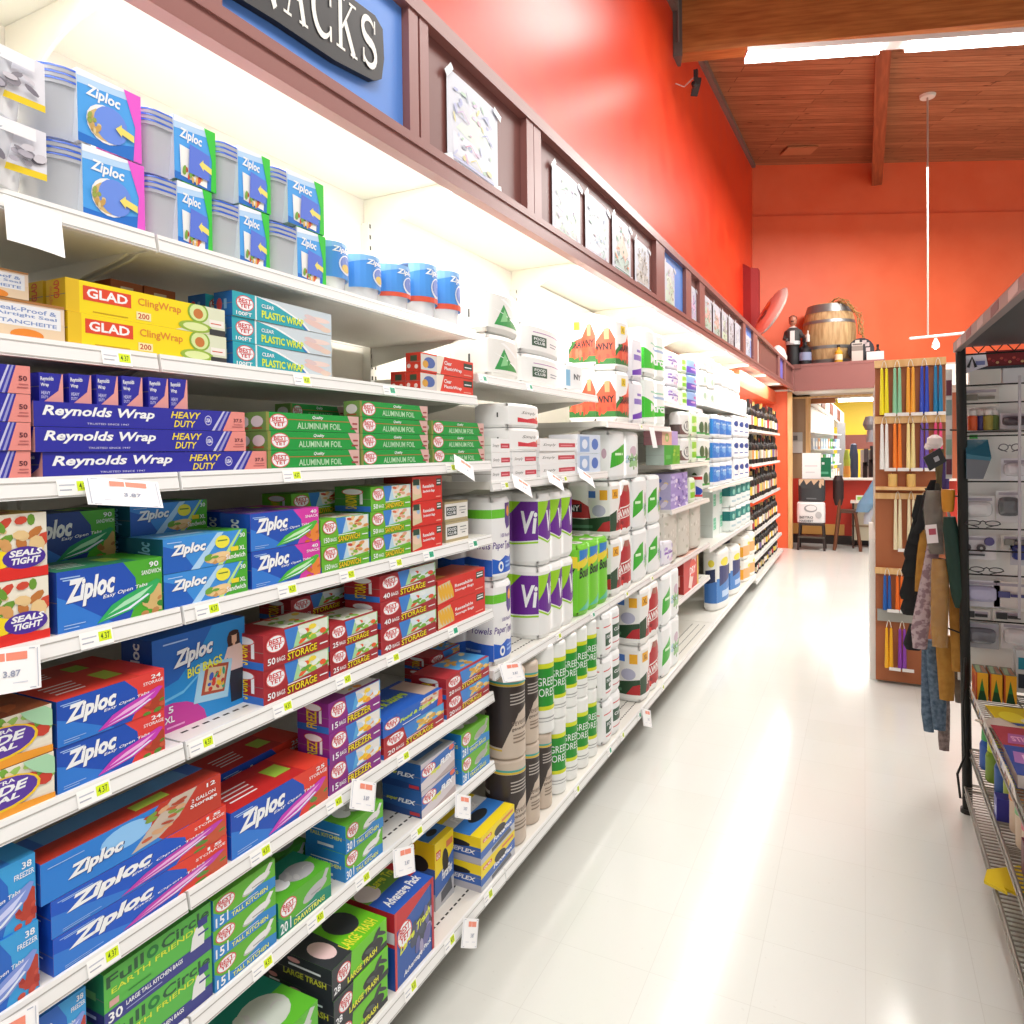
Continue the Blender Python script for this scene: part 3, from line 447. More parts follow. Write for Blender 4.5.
CARTONS = [
('leak_box_low', -1.26, 0.6126, 1.84, 0.2128, 0.061, 0.12, 1, 'white and orange carton with blue lettering left of the yellow cling wrap', 0, 0, 0),
('leak_box', -1.25, 0.5687, 1.9018, 0.1895, 0.0438, 0.1, 1, 'white and orange carton topping the one beside the yellow cling wrap', 0, 0, 0),
('glad', -1.2275, 0.8882, 1.84, 0.3289, 0.0564, 0.055, 2, 'long yellow and red cling wrap box on the second shelf, front pile', 0, 0, 0),
('glad', -1.2975, 0.8704, 1.84, 0.2947, 0.0574, 0.055, 2, 'yellow cling wrap box standing behind the front cling wrap pile', 0, 0, 0),
('brown_wrap', -1.42, 0.9507, 1.84, 0.0704, 0.0569, 0.1, 3, 'small orange-brown carton behind the yellow cling wrap, nearer of two piles', 0, 0, 0),
('brown_wrap', -1.42, 1.0288, 1.84, 0.0751, 0.0574, 0.1, 3, 'small orange-brown carton behind the yellow cling wrap, farther of two piles', 0, 0, 0),
('plastic_wrap', -1.2275, 1.227, 1.84, 0.3113, 0.0529, 0.055, 3, 'turquoise plastic wrap box on the second shelf, front pile', 0, 0, 0),
('plastic_wrap', -1.2975, 1.2094, 1.84, 0.297, 0.0525, 0.055, 3, 'turquoise plastic wrap box behind the front plastic wrap pile', 0, 0, 0),
('red_wrap', -1.2275, 1.941, 1.84, 0.3174, 0.0574, 0.055, 2, 'small red plastic wrap box at the far end of the second shelf', 0, 0, 0),
('red_wrap', -1.2925, 1.9247, 1.84, 0.2729, 0.0612, 0.055, 1, 'single red plastic wrap box tucked behind the red pile', 0, 0, 0),
('foil_blue_50', -1.174, 0.513, 1.617, 0.2396, 0.0425, 0.052, 4, 'pink-ended long blue foil box at the left edge of third shelf', 0, 0, 0),
('foil_blue', -1.174, 0.8806, 1.617, 0.4601, 0.0398, 0.052, 1, 'long navy foil box with white lettering lying on third shelf board', 0, 0, 0),
('foil_blue', -1.174, 0.8461, 1.6576, 0.4159, 0.0395, 0.052, 2, 'long navy foil box with pink end, resting on the front lowest one', 0, 0, 0),
('foil_end', -1.27, 0.6711, 1.7382, 0.037, 0.0453, 0.22, 1, 'small navy foil box end on, first of six in a row', 0, 0, 0),
('foil_end', -1.27, 0.7191, 1.7382, 0.0369, 0.048, 0.22, 1, 'small navy foil box end on, second of six in a row', 0, 0, 0),
('foil_end', -1.27, 0.7646, 1.7382, 0.0379, 0.0502, 0.22, 1, 'small navy foil box end on, third of six in a row', 0, 0, 0),
('foil_end', -1.27, 0.8116, 1.7382, 0.0389, 0.0524, 0.22, 1, 'small navy foil box end on, fourth of six in a row', 0, 0, 0),
('foil_end', -1.27, 0.8619, 1.7382, 0.04, 0.0548, 0.22, 1, 'small navy foil box end on, fifth of six in a row', 0, 0, 0),
('foil_end', -1.27, 0.9061, 1.7382, 0.0383, 0.0566, 0.22, 1, 'small navy foil box end on, last of six in a row', 0, 0, 0),
('foil_blue', -1.234, 0.8439, 1.617, 0.3592, 0.0345, 0.052, 3, 'navy foil box in the row behind the front navy foil boxes', 0, 0, 0),
('foil_green', -1.174, 1.2649, 1.617, 0.3083, 0.0412, 0.052, 3, 'green aluminum foil box in the left pile of three', 0, 0, 0),
('foil_green', -1.231, 1.2674, 1.617, 0.2842, 0.0413, 0.052, 3, 'green foil box behind the left pile of green foil', 0, 0, 0),
('foil_green', -1.304, 1.4153, 1.617, 0.2006, 0.0393, 0.052, 4, 'green foil box in the rear pile, only its top showing', 0, 0, 0),
('foil_green', -1.174, 1.581, 1.617, 0.31, 0.0413, 0.052, 4, 'green aluminum foil box in the tallest middle pile of four', 0, 0, 0),
('foil_green', -1.174, 1.9165, 1.617, 0.323, 0.0421, 0.052, 3, 'green aluminum foil box in the right pile beside the shelf end', 0, 0, 0),
('seals_tight', -1.213, 0.5744, 1.365, 0.1559, 0.099, 0.13, 2, 'yellow and red sandwich bag box with sandwich photo and purple oval', 0, 0, 0),
('sandwich_zip', -1.208, 0.7598, 1.365, 0.1876, 0.0999, 0.12, 1, 'large blue and lime sandwich bag box at the front of fourth shelf', 0, 0, 0),
('sandwich_back', -1.348, 0.7805, 1.365, 0.1709, 0.0911, 0.1, 2, 'blue and lime sandwich bag box half hidden behind the larger front one', 0, 0, 0),
('sandwich_xl', -1.198, 0.9545, 1.365, 0.1957, 0.0647, 0.1, 2, 'light blue extra large sandwich bag box in the front pair', 0, 0, 0),
('sandwich_xl', -1.328, 0.9716, 1.365, 0.179, 0.0622, 0.1, 3, 'light blue sandwich bag box in the pile behind the front pair', 0, 0, 0),
('snack_zip', -1.193, 1.1664, 1.365, 0.206, 0.0792, 0.09, 2, 'blue and magenta snack bag box with green bag picture', 0, 0, 0),
('snack_zip', -1.303, 1.1899, 1.365, 0.1843, 0.0782, 0.09, 2, 'blue snack bag box standing behind the magenta snack pair', 0, 0, 0),
('sandwich_150', -1.208, 1.3645, 1.365, 0.1774, 0.0631, 0.12, 2, 'green sandwich bag box with yellow lettering, front pair marked 150', 0, 0, 0),
('sandwich_150', -1.338, 1.4241, 1.365, 0.2028, 0.0605, 0.1, 3, 'green sandwich bag box in the pile behind the front 150 pair', 0, 0, 0),
('sandwich_50', -1.208, 1.5525, 1.365, 0.1801, 0.0646, 0.12, 3, 'green sandwich bag box marked 50 in the pile of three', 0, 0, 0),
('reseal', -1.198, 1.7285, 1.365, 0.156, 0.0709, 0.1, 3, 'bright red resealable sandwich bag box on fourth shelf', 0, 0, 0),
('cream_box', -1.218, 1.9284, 1.365, 0.1396, 0.063, 0.1, 2, 'small cream and white carton at the far end of fourth shelf', 0, 0, 0),
('wide_seal', -1.213, 0.5782, 1.11, 0.1517, 0.0746, 0.13, 2, 'beige storage bag box with purple oval at the left picture edge', 0, 0, 0),
('storage_zip', -1.213, 0.7578, 1.11, 0.1922, 0.0741, 0.13, 2, 'blue and red storage bag box with magenta bag picture, fifth shelf', 0, 0, 0),
('storage_zip', -1.353, 0.7895, 1.11, 0.1909, 0.0654, 0.11, 2, 'blue storage bag box behind the red and blue storage pair', 0, 0, 0),
('big_bags', -1.253, 0.9842, 1.11, 0.2238, 0.1862, 0.09, 1, 'tall blue carton showing a woman holding a big clear bag', 0, 0, 0),
('storage_50', -1.208, 1.1923, 1.11, 0.2042, 0.0747, 0.12, 2, 'dark red storage bag box marked 50 with salad photo', 0, 0, 0),
('storage_40', -1.353, 1.4418, 1.11, 0.23, 0.0555, 0.11, 3, 'dark red storage bag box in the rear pile behind the marked 50 pair', 0, 0, 0),
('storage_25', -1.208, 1.3928, 1.11, 0.1838, 0.0606, 0.12, 2, 'dark red storage bag box marked 25 in the middle pair', 0, 0, 0),
('storage_40', -1.208, 1.6313, 1.11, 0.2701, 0.0696, 0.12, 3, 'dark red storage bag box marked 40 in the tall front pile', 0, 0, 0),
('reseal_corn', -1.213, 1.9247, 1.11, 0.2941, 0.0741, 0.13, 2, 'bright red resealable storage bag box with corn picture, fifth shelf', 0, 0, 0),
('freezer_zip', -1.213, 0.5546, 0.825, 0.1407, 0.1053, 0.13, 2, 'light blue freezer bag box with sausage picture at picture edge', 0, 0, 0),
('gallon_zip', -1.203, 0.8157, 0.825, 0.3396, 0.0601, 0.11, 2, 'long blue and red gallon storage bag box with magenta bag', 0, 0, 0),
('two_gallon', -1.198, 0.8022, 0.9469, 0.3429, 0.067, 0.1, 1, 'long dark red two gallon storage bag box on top of its pile', 0, 0, 0),
('quart_zip', -1.213, 1.1382, 0.825, 0.2844, 0.097, 0.13, 1, 'blue and red storage bag box with red lid, single front one on sixth shelf', 0, 0, 0),
('quart_zip', -1.343, 1.2199, 0.825, 0.2507, 0.1073, 0.11, 1, 'blue and red storage bag box behind the single front one', 0, 0, 0),
('freezer_15', -1.198, 1.3904, 0.825, 0.2001, 0.0737, 0.1, 3, 'purple freezer bag box with peach photo in the pile of three', 0, 0, 0),
('storage_corn', -1.228, 1.6553, 0.825, 0.2975, 0.06, 0.16, 1, 'red and blue storage bag box lying under the food storage box', 0, 0, 0),
('food_freezer', -1.228, 1.6468, 0.8858, 0.2949, 0.0457, 0.16, 1, 'blue box with lime green lettering resting on a red storage box', 0, 0, 0),
('wavy_storage', -1.213, 1.9556, 0.825, 0.2741, 0.0619, 0.13, 2, 'red and blue storage bag box with pasta photo, front pair', 0, 0, 0),
('wavy_storage', -1.348, 2.0907, 0.825, 0.2776, 0.0449, 0.1, 3, 'red and blue storage bag box behind the pasta photo pair', 0, 0, 0),
('freezer_zip', -1.208, 0.6423, 0.585, 0.1117, 0.0944, 0.12, 2, 'light blue freezer bag box on the seventh shelf left of green cartons', 0, 0, 0),
('full_circle', -1.203, 0.8372, 0.585, 0.2172, 0.0928, 0.11, 2, 'green earth friendly trash bag box with navy band', 0, 0, 0),
('kitchen_15', -1.208, 1.0302, 0.585, 0.1629, 0.0609, 0.12, 3, 'green and blue tall kitchen bag box marked 15', 0, 0, 0),
('drawstring_20', -1.208, 1.2045, 0.585, 0.1681, 0.0784, 0.12, 1, 'green and teal drawstring bag box marked 20 at the front', 0, 0, 0),
('drawstring_back', -1.338, 1.2816, 0.585, 0.1519, 0.0694, 0.1, 1, 'dark green drawstring bag box in the rear pile', 0, 0, 0),
('kitchen_30', -1.213, 1.4179, 0.585, 0.1505, 0.0698, 0.13, 2, 'blue and green tall kitchen bag box marked 30', 0, 0, 0),
('superflex', -1.218, 1.7693, 0.585, 0.1864, 0.0782, 0.14, 2, 'blue and grey trash bag box with slanted white lettering', 0, 0, 0),
('green_blue', -1.213, 1.9943, 0.585, 0.1841, 0.0802, 0.13, 2, 'lime and blue trash bag box at the far end of seventh shelf', 0, 0, 0),
('compactor', -1.215, 1.0817, 0.215, 0.2392, 0.0942, 0.2, 2, 'green and teal compactor bag box on bottom shelf at picture bottom', 0, 0, 0),
('large_trash', -1.2, 1.3566, 0.215, 0.21, 0.073, 0.17, 3, 'lime and black large trash bag box in the front pile', 0, 0, 0),
('large_dark', -1.37, 1.442, 0.215, 0.2026, 0.074, 0.13, 2, 'dark green and black large trash bag box behind the lime pile', 0, 0, 0),
('advantage', -1.2, 1.5885, 0.215, 0.1864, 0.2077, 0.17, 1, 'large upright blue and red trash bag carton on bottom shelf', 0, 0, 0),
('glad_upright', -1.255, 1.8689, 0.215, 0.1104, 0.2114, 0.12, 1, 'narrow upright yellow and blue trash bag carton on bottom shelf', 0, 0, 0),
('glad_trash', -1.215, 2.0801, 0.215, 0.245, 0.0892, 0.2, 2, 'yellow and blue trash bag box with black bag picture', 0, 0, 0),
('napkin_white', -1.228, 2.2005, 1.545, 0.1427, 0.0497, 0.16, 3, 'slim white napkin pack with red label, leftmost pile beyond the foil boxes', 0, 0, 0),
('napkin_white', -1.228, 2.3948, 1.545, 0.2075, 0.0503, 0.16, 2, 'slim white napkin pack with red label, second pile beyond the foil', 0, 0, 0),
('napkin_white', -1.228, 2.7228, 1.545, 0.3854, 0.0512, 0.16, 3, 'slim white napkin pack with grey label in the right pile', 0, 0, 0),
('napkin_blue', -1.218, 3.0954, 1.545, 0.3049, 0.0886, 0.14, 2, 'white and pale blue napkin carton at the end of second shelf', 0, 0, 0),
('tissue_green', -1.208, 4.6743, 1.548, 0.4348, 0.1295, 0.12, 1, 'green and lime tissue carton under the pink one', 0, 0, 0),
('tissue_pink', -1.208, 4.6241, 1.6783, 0.4259, 0.0945, 0.12, 1, 'pink and lavender tissue carton on the green one', 0, 0, 0),
('tissue_violet', -1.218, 4.8801, 1.247, 0.5006, 0.1186, 0.14, 2, 'violet patterned tissue carton in the front pile', 0, 0, 0),
('red_pack', -1.218, 5.2375, 0.61, 0.5044, 0.2709, 0.14, 1, 'red and white carton on the short low shelf', 0, 0, 0),
('carton_teal', -1.318, 6.7573, 0.826, 0.3235, 0.2209, 0.14, 2, 'white carton with aqua panel on the far middle shelf, nearest the camera', 0, 0, 0),
('carton_teal', -1.318, 7.0839, 0.826, 0.3235, 0.2209, 0.14, 2, 'white carton with aqua panel on the far middle shelf, second along', 0, 0, 0),
('carton_teal', -1.318, 7.4104, 0.826, 0.3235, 0.2209, 0.14, 2, 'white carton with aqua panel on the far middle shelf, last along', 0, 0, 0)]
PACKS = [
('bag_pack', -1.3, 2.3634, 1.921, 0.2711, 0.1638, 0.2, 2, 'clear plastic pack of white plates with green wedge', 1, 1, 0),
('guest_pack', -1.3, 2.7326, 1.921, 0.4061, 0.1283, 0.2, 2, 'white napkin pack with small dark green label on the top shelf', 1, 1, 0),
('ny_pack', -1.26, 3.0891, 1.921, 0.229, 0.1394, 0.12, 1, 'small white pack with dark lettering beside the napkin packs', 1, 1, 0),
('napkin_big', -1.238, 2.4321, 1.6471, 0.293, 0.0905, 0.18, 2, 'thick white napkin pack with red swirl resting on slim packs', 1, 1, 0),
('towel_best', -1.278, 2.2224, 0.89, 0.1623, 0.2997, 0.26, 2, 'white towel pack with green band, purple crest and blue wave', 1, 2, 0),
('viva', -1.278, 2.7155, 0.89, 0.3874, 0.2957, 0.26, 2, 'white towel pack with purple and lime label', 3, 2, 0),
('viva', -1.428, 2.8351, 0.89, 0.2057, 0.2722, 0.12, 2, 'purple towel pack half hidden behind the front lime and purple packs', 2, 1, 0),
('bounty', -1.248, 3.1646, 0.89, 0.4307, 0.3317, 0.2, 1, 'lime green wrapped towel pack with yellow and black lettering', 3, 2, 0),
('brawny', -1.278, 3.596, 0.89, 0.3627, 0.2977, 0.26, 2, 'white towel pack with red shirt and green hills on middle shelf', 2, 2, 0),
('sparkle', -1.278, 3.9716, 0.89, 0.3057, 0.3, 0.26, 2, 'white towel pack with green swoosh on middle shelf, nearest the camera', 1, 2, 0),
('sparkle', -1.278, 4.2802, 0.89, 0.3057, 0.3, 0.26, 2, 'white towel pack with green swoosh on middle shelf, last along', 1, 2, 0),
('sparkle', -1.248, 3.6848, 1.4916, 0.5369, 0.2597, 0.2, 1, 'white towel pack with green swoosh topmost above the red shirt packs', 2, 1, 0),
('beige_pack', -1.278, 4.7078, 0.89, 0.3904, 0.3381, 0.26, 1, 'beige dotted towel pack on the middle shelf near its end, nearest the camera', 1, 2, 0),
('beige_pack', -1.278, 5.1012, 0.89, 0.3904, 0.3381, 0.26, 1, 'beige dotted towel pack on the middle shelf near its end, second along', 1, 2, 0),
('beige_pack', -1.278, 5.4945, 0.89, 0.3904, 0.3381, 0.26, 1, 'beige dotted towel pack on the middle shelf near its end, last along', 1, 2, 0),
('tp_violet', -1.193, 4.6076, 0.89, 0.2926, 0.1622, 0.09, 1, 'small white and violet roll pack before the beige packs', 1, 1, 0),
('brawny_up', -1.348, 3.6758, 1.795, 0.3005, 0.2927, 0.2, 2, 'red and white towel pack with black lettering, left of two piles on top shelf', 1, 2, 0),
('brawny_up', -1.268, 3.6721, 1.795, 0.2652, 0.2784, 0.24, 2, 'red and white towel pack with black lettering, right of two piles on top shelf', 1, 1, 0),
('tp_purple', -1.268, 3.9258, 1.795, 0.1979, 0.249, 0.24, 2, 'white bath tissue pack with purple print on the tall top shelf', 1, 2, 0),
('tp_green', -1.268, 4.3173, 1.795, 0.4944, 0.2932, 0.24, 2, 'white bath tissue pack with vivid green letters on top shelf', 2, 2, 0),
('tp_violet', -1.3, 5.0127, 1.974, 0.355, 0.1207, 0.2, 3, 'bath tissue pack with violet dots on the raised far shelf', 1, 2, 0),
('tp_lime', -1.3, 5.3235, 1.974, 0.1966, 0.122, 0.2, 3, 'narrow bath tissue pack with lime print on the raised far shelf', 1, 1, 0),
('tp_blue', -1.3, 5.6425, 1.974, 0.3662, 0.1285, 0.2, 3, 'blue and violet bath tissue pack beside the lime ones', 1, 1, 0),
('tp_sage', -1.325, 6.1049, 2.041, 0.3086, 0.1361, 0.25, 3, 'white bath tissue pack with pale sage print, far top shelf, nearest the camera', 1, 2, 0),
('tp_sage', -1.325, 6.4165, 2.041, 0.3086, 0.1361, 0.25, 3, 'white bath tissue pack with pale sage print, far top shelf, last along', 1, 2, 0),
('tp_white', -1.325, 6.7989, 2.041, 0.3519, 0.2034, 0.25, 2, 'plain white bath tissue pack on the far top shelf, nearest the camera', 1, 2, 0),
('tp_white', -1.325, 7.1538, 2.041, 0.3519, 0.2034, 0.25, 2, 'plain white bath tissue pack on the far top shelf, second along', 1, 2, 0),
('tp_white', -1.325, 7.5087, 2.041, 0.3519, 0.2034, 0.25, 2, 'plain white bath tissue pack on the far top shelf, third along', 1, 2, 0),
('tp_white', -1.325, 7.8636, 2.041, 0.3519, 0.2034, 0.25, 2, 'plain white bath tissue pack on the far top shelf, last along', 1, 2, 0),
('tp_white', -1.3, 8.3301, 2.041, 0.4324, 0.1577, 0.2, 1, 'plain white tissue pack lying low at the far top shelf end, nearest the camera', 1, 1, 0),
('tp_white', -1.3, 8.7655, 2.041, 0.4324, 0.1577, 0.2, 1, 'plain white tissue pack lying low at the far top shelf end, last along', 1, 1, 0),
('tp_char', -1.208, 5.1294, 1.548, 0.2881, 0.1857, 0.12, 2, 'white roll pack with grey circles beside the tissue cartons', 1, 1, 0),
('tp_lime', -1.208, 5.4162, 1.548, 0.2111, 0.1932, 0.12, 2, 'narrow roll pack with lime print beside the grey circle packs', 1, 1, 0),
('tp_tree', -1.223, 5.7387, 1.548, 0.3535, 0.1912, 0.15, 2, 'white bath tissue pack with dark green tree print', 1, 1, 0),
('tp_lime', -1.198, 5.3355, 1.247, 0.206, 0.1875, 0.1, 1, 'slim white and green roll pack beside the violet cartons', 1, 1, 0),
('canister', -1.198, 5.6481, 1.247, 0.2672, 0.1919, 0.1, 1, 'white canister with red top and blue triangle', 1, 1, 0),
('tp_tree', -1.223, 5.8936, 1.322, 0.3719, 0.2047, 0.15, 3, 'white bath tissue pack with green tree print on far shelf', 1, 1, 0),
('tp_blue2', -1.248, 6.373, 1.322, 0.3108, 0.2092, 0.2, 3, 'bright blue bath tissue pack on far shelf, nearest the camera', 1, 2, 0),
('tp_blue2', -1.248, 6.6869, 1.322, 0.3108, 0.2092, 0.2, 3, 'bright blue bath tissue pack on far shelf, second along', 1, 2, 0),
('tp_blue2', -1.248, 7.0007, 1.322, 0.3108, 0.2092, 0.2, 3, 'bright blue bath tissue pack on far shelf, last along', 1, 2, 0),
('tp_char2', -1.248, 7.4525, 1.322, 0.3449, 0.2208, 0.2, 3, 'white bath tissue pack with navy and violet lettering, nearest the camera', 1, 1, 0),
('tp_char2', -1.248, 7.8004, 1.322, 0.3449, 0.2208, 0.2, 3, 'white bath tissue pack with navy and violet lettering, second along', 1, 1, 0),
('tp_char2', -1.248, 8.1483, 1.322, 0.3449, 0.2208, 0.2, 3, 'white bath tissue pack with navy and violet lettering, last along', 1, 1, 0),
('tp_teal', -1.248, 7.2425, 0.826, 0.3224, 0.2425, 0.2, 2, 'teal and white bath tissue pack on the far middle shelf, nearest the camera', 1, 1, 0),
('tp_teal', -1.248, 7.5679, 0.826, 0.3224, 0.2425, 0.2, 2, 'teal and white bath tissue pack on the far middle shelf, second along', 1, 1, 0),
('tp_teal', -1.248, 7.8934, 0.826, 0.3224, 0.2425, 0.2, 2, 'teal and white bath tissue pack on the far middle shelf, third along', 1, 1, 0),
('tp_teal', -1.248, 8.2188, 0.826, 0.3224, 0.2425, 0.2, 2, 'teal and white bath tissue pack on the far middle shelf, last along', 1, 1, 0),
('brown_roll', -1.19, 2.2845, 0.215, 0.1578, 0.3192, 0.15, 2, 'beige and dark brown towel roll, nearest pile on the bottom shelf', 1, 1, 0),
('brown_roll', -1.185, 2.4371, 0.215, 0.1144, 0.3116, 0.14, 2, 'beige and dark brown towel roll, second pile on the bottom shelf', 1, 1, 0),
('brown_roll', -1.18, 2.564, 0.215, 0.1041, 0.2995, 0.13, 1, 'beige and dark brown towel roll under a green one', 1, 1, 0),
('forest_roll', -1.18, 2.5776, 0.5153, 0.1147, 0.3541, 0.13, 1, 'green and white towel roll standing on a brown one', 1, 1, 0),
('forest_roll', -1.18, 2.7024, 0.215, 0.1137, 0.3192, 0.13, 2, 'green and white towel roll, first full pile beyond the brown rolls', 1, 1, 0),
('forest_roll', -1.18, 2.8353, 0.215, 0.1112, 0.3192, 0.13, 2, 'green and white towel roll, second full pile beyond the brown rolls', 1, 1, 0),
('forest_roll', -1.18, 2.9631, 0.215, 0.1135, 0.3192, 0.13, 2, 'green and white towel roll, third full pile beyond the brown rolls', 1, 1, 0),
('forest_roll', -1.18, 3.0903, 0.215, 0.1081, 0.3192, 0.13, 2, 'green and white towel roll, last pile beyond the brown rolls', 1, 1, 0),
('square_roll', -1.185, 3.3237, 0.215, 0.295, 0.2125, 0.14, 3, 'white towel pack with dark green square and red lines', 2, 1, 0),
('brawny', -1.265, 4.0293, 0.215, 0.4119, 0.3192, 0.3, 2, 'white towel pack with red shirt and green hills on bottom shelf', 2, 2, 0),
('sparkle', -1.245, 4.526, 0.215, 0.4791, 0.3192, 0.26, 2, 'white towel pack with green swoosh on bottom shelf', 2, 2, 0),
('white_blue', -1.215, 6.5641, 0.215, 0.5735, 0.5197, 0.2, 1, 'white towel pack with navy and yellow print, nearer of two in front', 1, 1, 0),
('white_blue', -1.215, 7.2511, 0.215, 0.5638, 0.4552, 0.2, 1, 'white towel pack with navy and yellow print, farther of two in front', 1, 1, 0),
('white_blue', -1.445, 8.1076, 0.215, 0.583, 0.2575, 0.16, 2, 'white towel pack with navy print in the rear piles, nearest one', 1, 1, 0),
('white_blue', -1.445, 9.0096, 0.215, 0.7876, 0.2315, 0.16, 2, 'white towel pack with navy print in the rear piles, farther one', 1, 1, 0),
('orange_pack', -1.215, 7.9374, 0.215, 0.3863, 0.24, 0.2, 2, 'white and orange roll pack beyond the navy print towels, nearest the camera', 1, 1, 0),
('orange_pack', -1.215, 8.3268, 0.215, 0.3863, 0.24, 0.2, 2, 'white and orange roll pack beyond the navy print towels, last along', 1, 1, 0)]
SHELF_Z = {'s1': (-1.2, 2.065), 's2': (-1.2, 1.84), 's3': (-1.148, 1.617), 's4': (-1.148, 1.365), 's5': (-1.148, 1.11), 's6': (-1.148, 0.825), 's7': (-1.148, 0.585), 's0': (-1.115, 0.215), 'b1': (-1.2, 1.921), 'b2': (-1.148, 1.545), 'b3': (-1.148, 0.89), 'c1': (-1.148, 1.795), 'd1': (-1.2, 1.974), 'd2': (-1.148, 1.548), 'd3': (-1.148, 1.247), 'd4': (-1.148, 0.61), 'e1': (-1.2, 2.041), 'e2': (-1.148, 1.322), 'e3': (-1.148, 0.826), 'g1': (-1.148, 1.872), 'g2': (-1.148, 1.467), 'g3': (-1.148, 1.05), 'g4': (-1.148, 0.661), 'g5': (-1.148, 0.351), 'g0': (-1.148, 0.101)}
# ---------------------------------------------------------------- the shelf bays
TG = dict
NEAR = [(2.065, -1.19), (1.84, -1.19), (1.617, -1.14), (1.365, -1.14), (1.11, -1.14), (.825, -1.14), (.585, -1.14)]
gondola(-.335, .885, NEAR, 'white shelving bay nearest the camera, at the left picture edge', tags={2: [(.80, 'y')], 3: [(.69, 'y')], 4: [(.72, 'y')], 5: [(.71, 'y')], 6: [(.72, 'y')]})
gondola(.885, 2.105, NEAR, 'white shelving bay holding the foil and the storage bag boxes', holes=(0, 5, 7), tags={2: [(1.26, 'y'), (1.6, 'g')], 3: [(1.17, 'y'), (1.84, 'y')], 4: [(.94, 'y'), (1.15, 'y'), (1.35, 'y'), (1.55, 'y'), (1.71, 'g'), (1.97, 'g')],
        5: [(.92, 'y'), (1.13, 'y'), (1.33, 'y'), (1.53, 'y'), (1.84, 'g')], 6: [(1.06, 'y'), (1.29, 'y'), (1.57, 'y')], 7: [(1.06, 'y'), (1.22, 'y'), (1.39, 'y'), (1.63, 'y')], 0: [(1.54, 'y'), (1.74, 'y'), (1.98, 'y')]})
gondola(2.105, 3.325, [(1.92, -1.19), (1.545, -1.14), (.893, -1.14)], 'white shelving bay holding napkins and purple towel packs', holes=(3,), tags={1: [(2.14, 'g'), (2.52, 'g')], 2: [(2.2, 'y'), (2.75, 'y')], 3: [(2.67, 'y'), (3.08, 'g')], 0: [(2.77, 'y'), (3.2, 'g')]})
gondola(3.325, 4.60, [(1.795, -1.14), (.893, -1.14)], 'white shelving bay holding the red shirt towel packs', holes=(0,), tags={1: [(3.9, 'y')], 2: [(3.6, 'y'), (4.1, 'y')], 0: [(3.4, 'y'), (3.7, 'g'), (4.2, 'y')]})
gondola(4.60, 5.87, [(1.973, -1.19), (1.547, -1.14), (1.247, -1.14), (.88, -1.14), (.61, -1.14)], 'white shelving bay holding violet and green tissue', holes=(0, 5))
gondola(5.87, 7.13, [(2.04, -1.19), (1.322, -1.14), (.826, -1.14)], 'white shelving bay holding blue tissue packs, nearer half')
gondola(7.13, 8.40, [(2.04, -1.19), (1.322, -1.14), (.826, -1.14)], 'white shelving bay holding navy printed tissue packs, farther half')
FAR = [(1.87, -1.14), (1.467, -1.14), (1.05, -1.14), (.66, -1.14), (.37, -1.12)]
gondola(8.40, 9.80, FAR, 'white shelving bay of dark wine bottles, nearer half', base_z=.13)
gondola(9.80, 11.30, FAR, 'white shelving bay of dark wine bottles, farther half', base_z=.13)
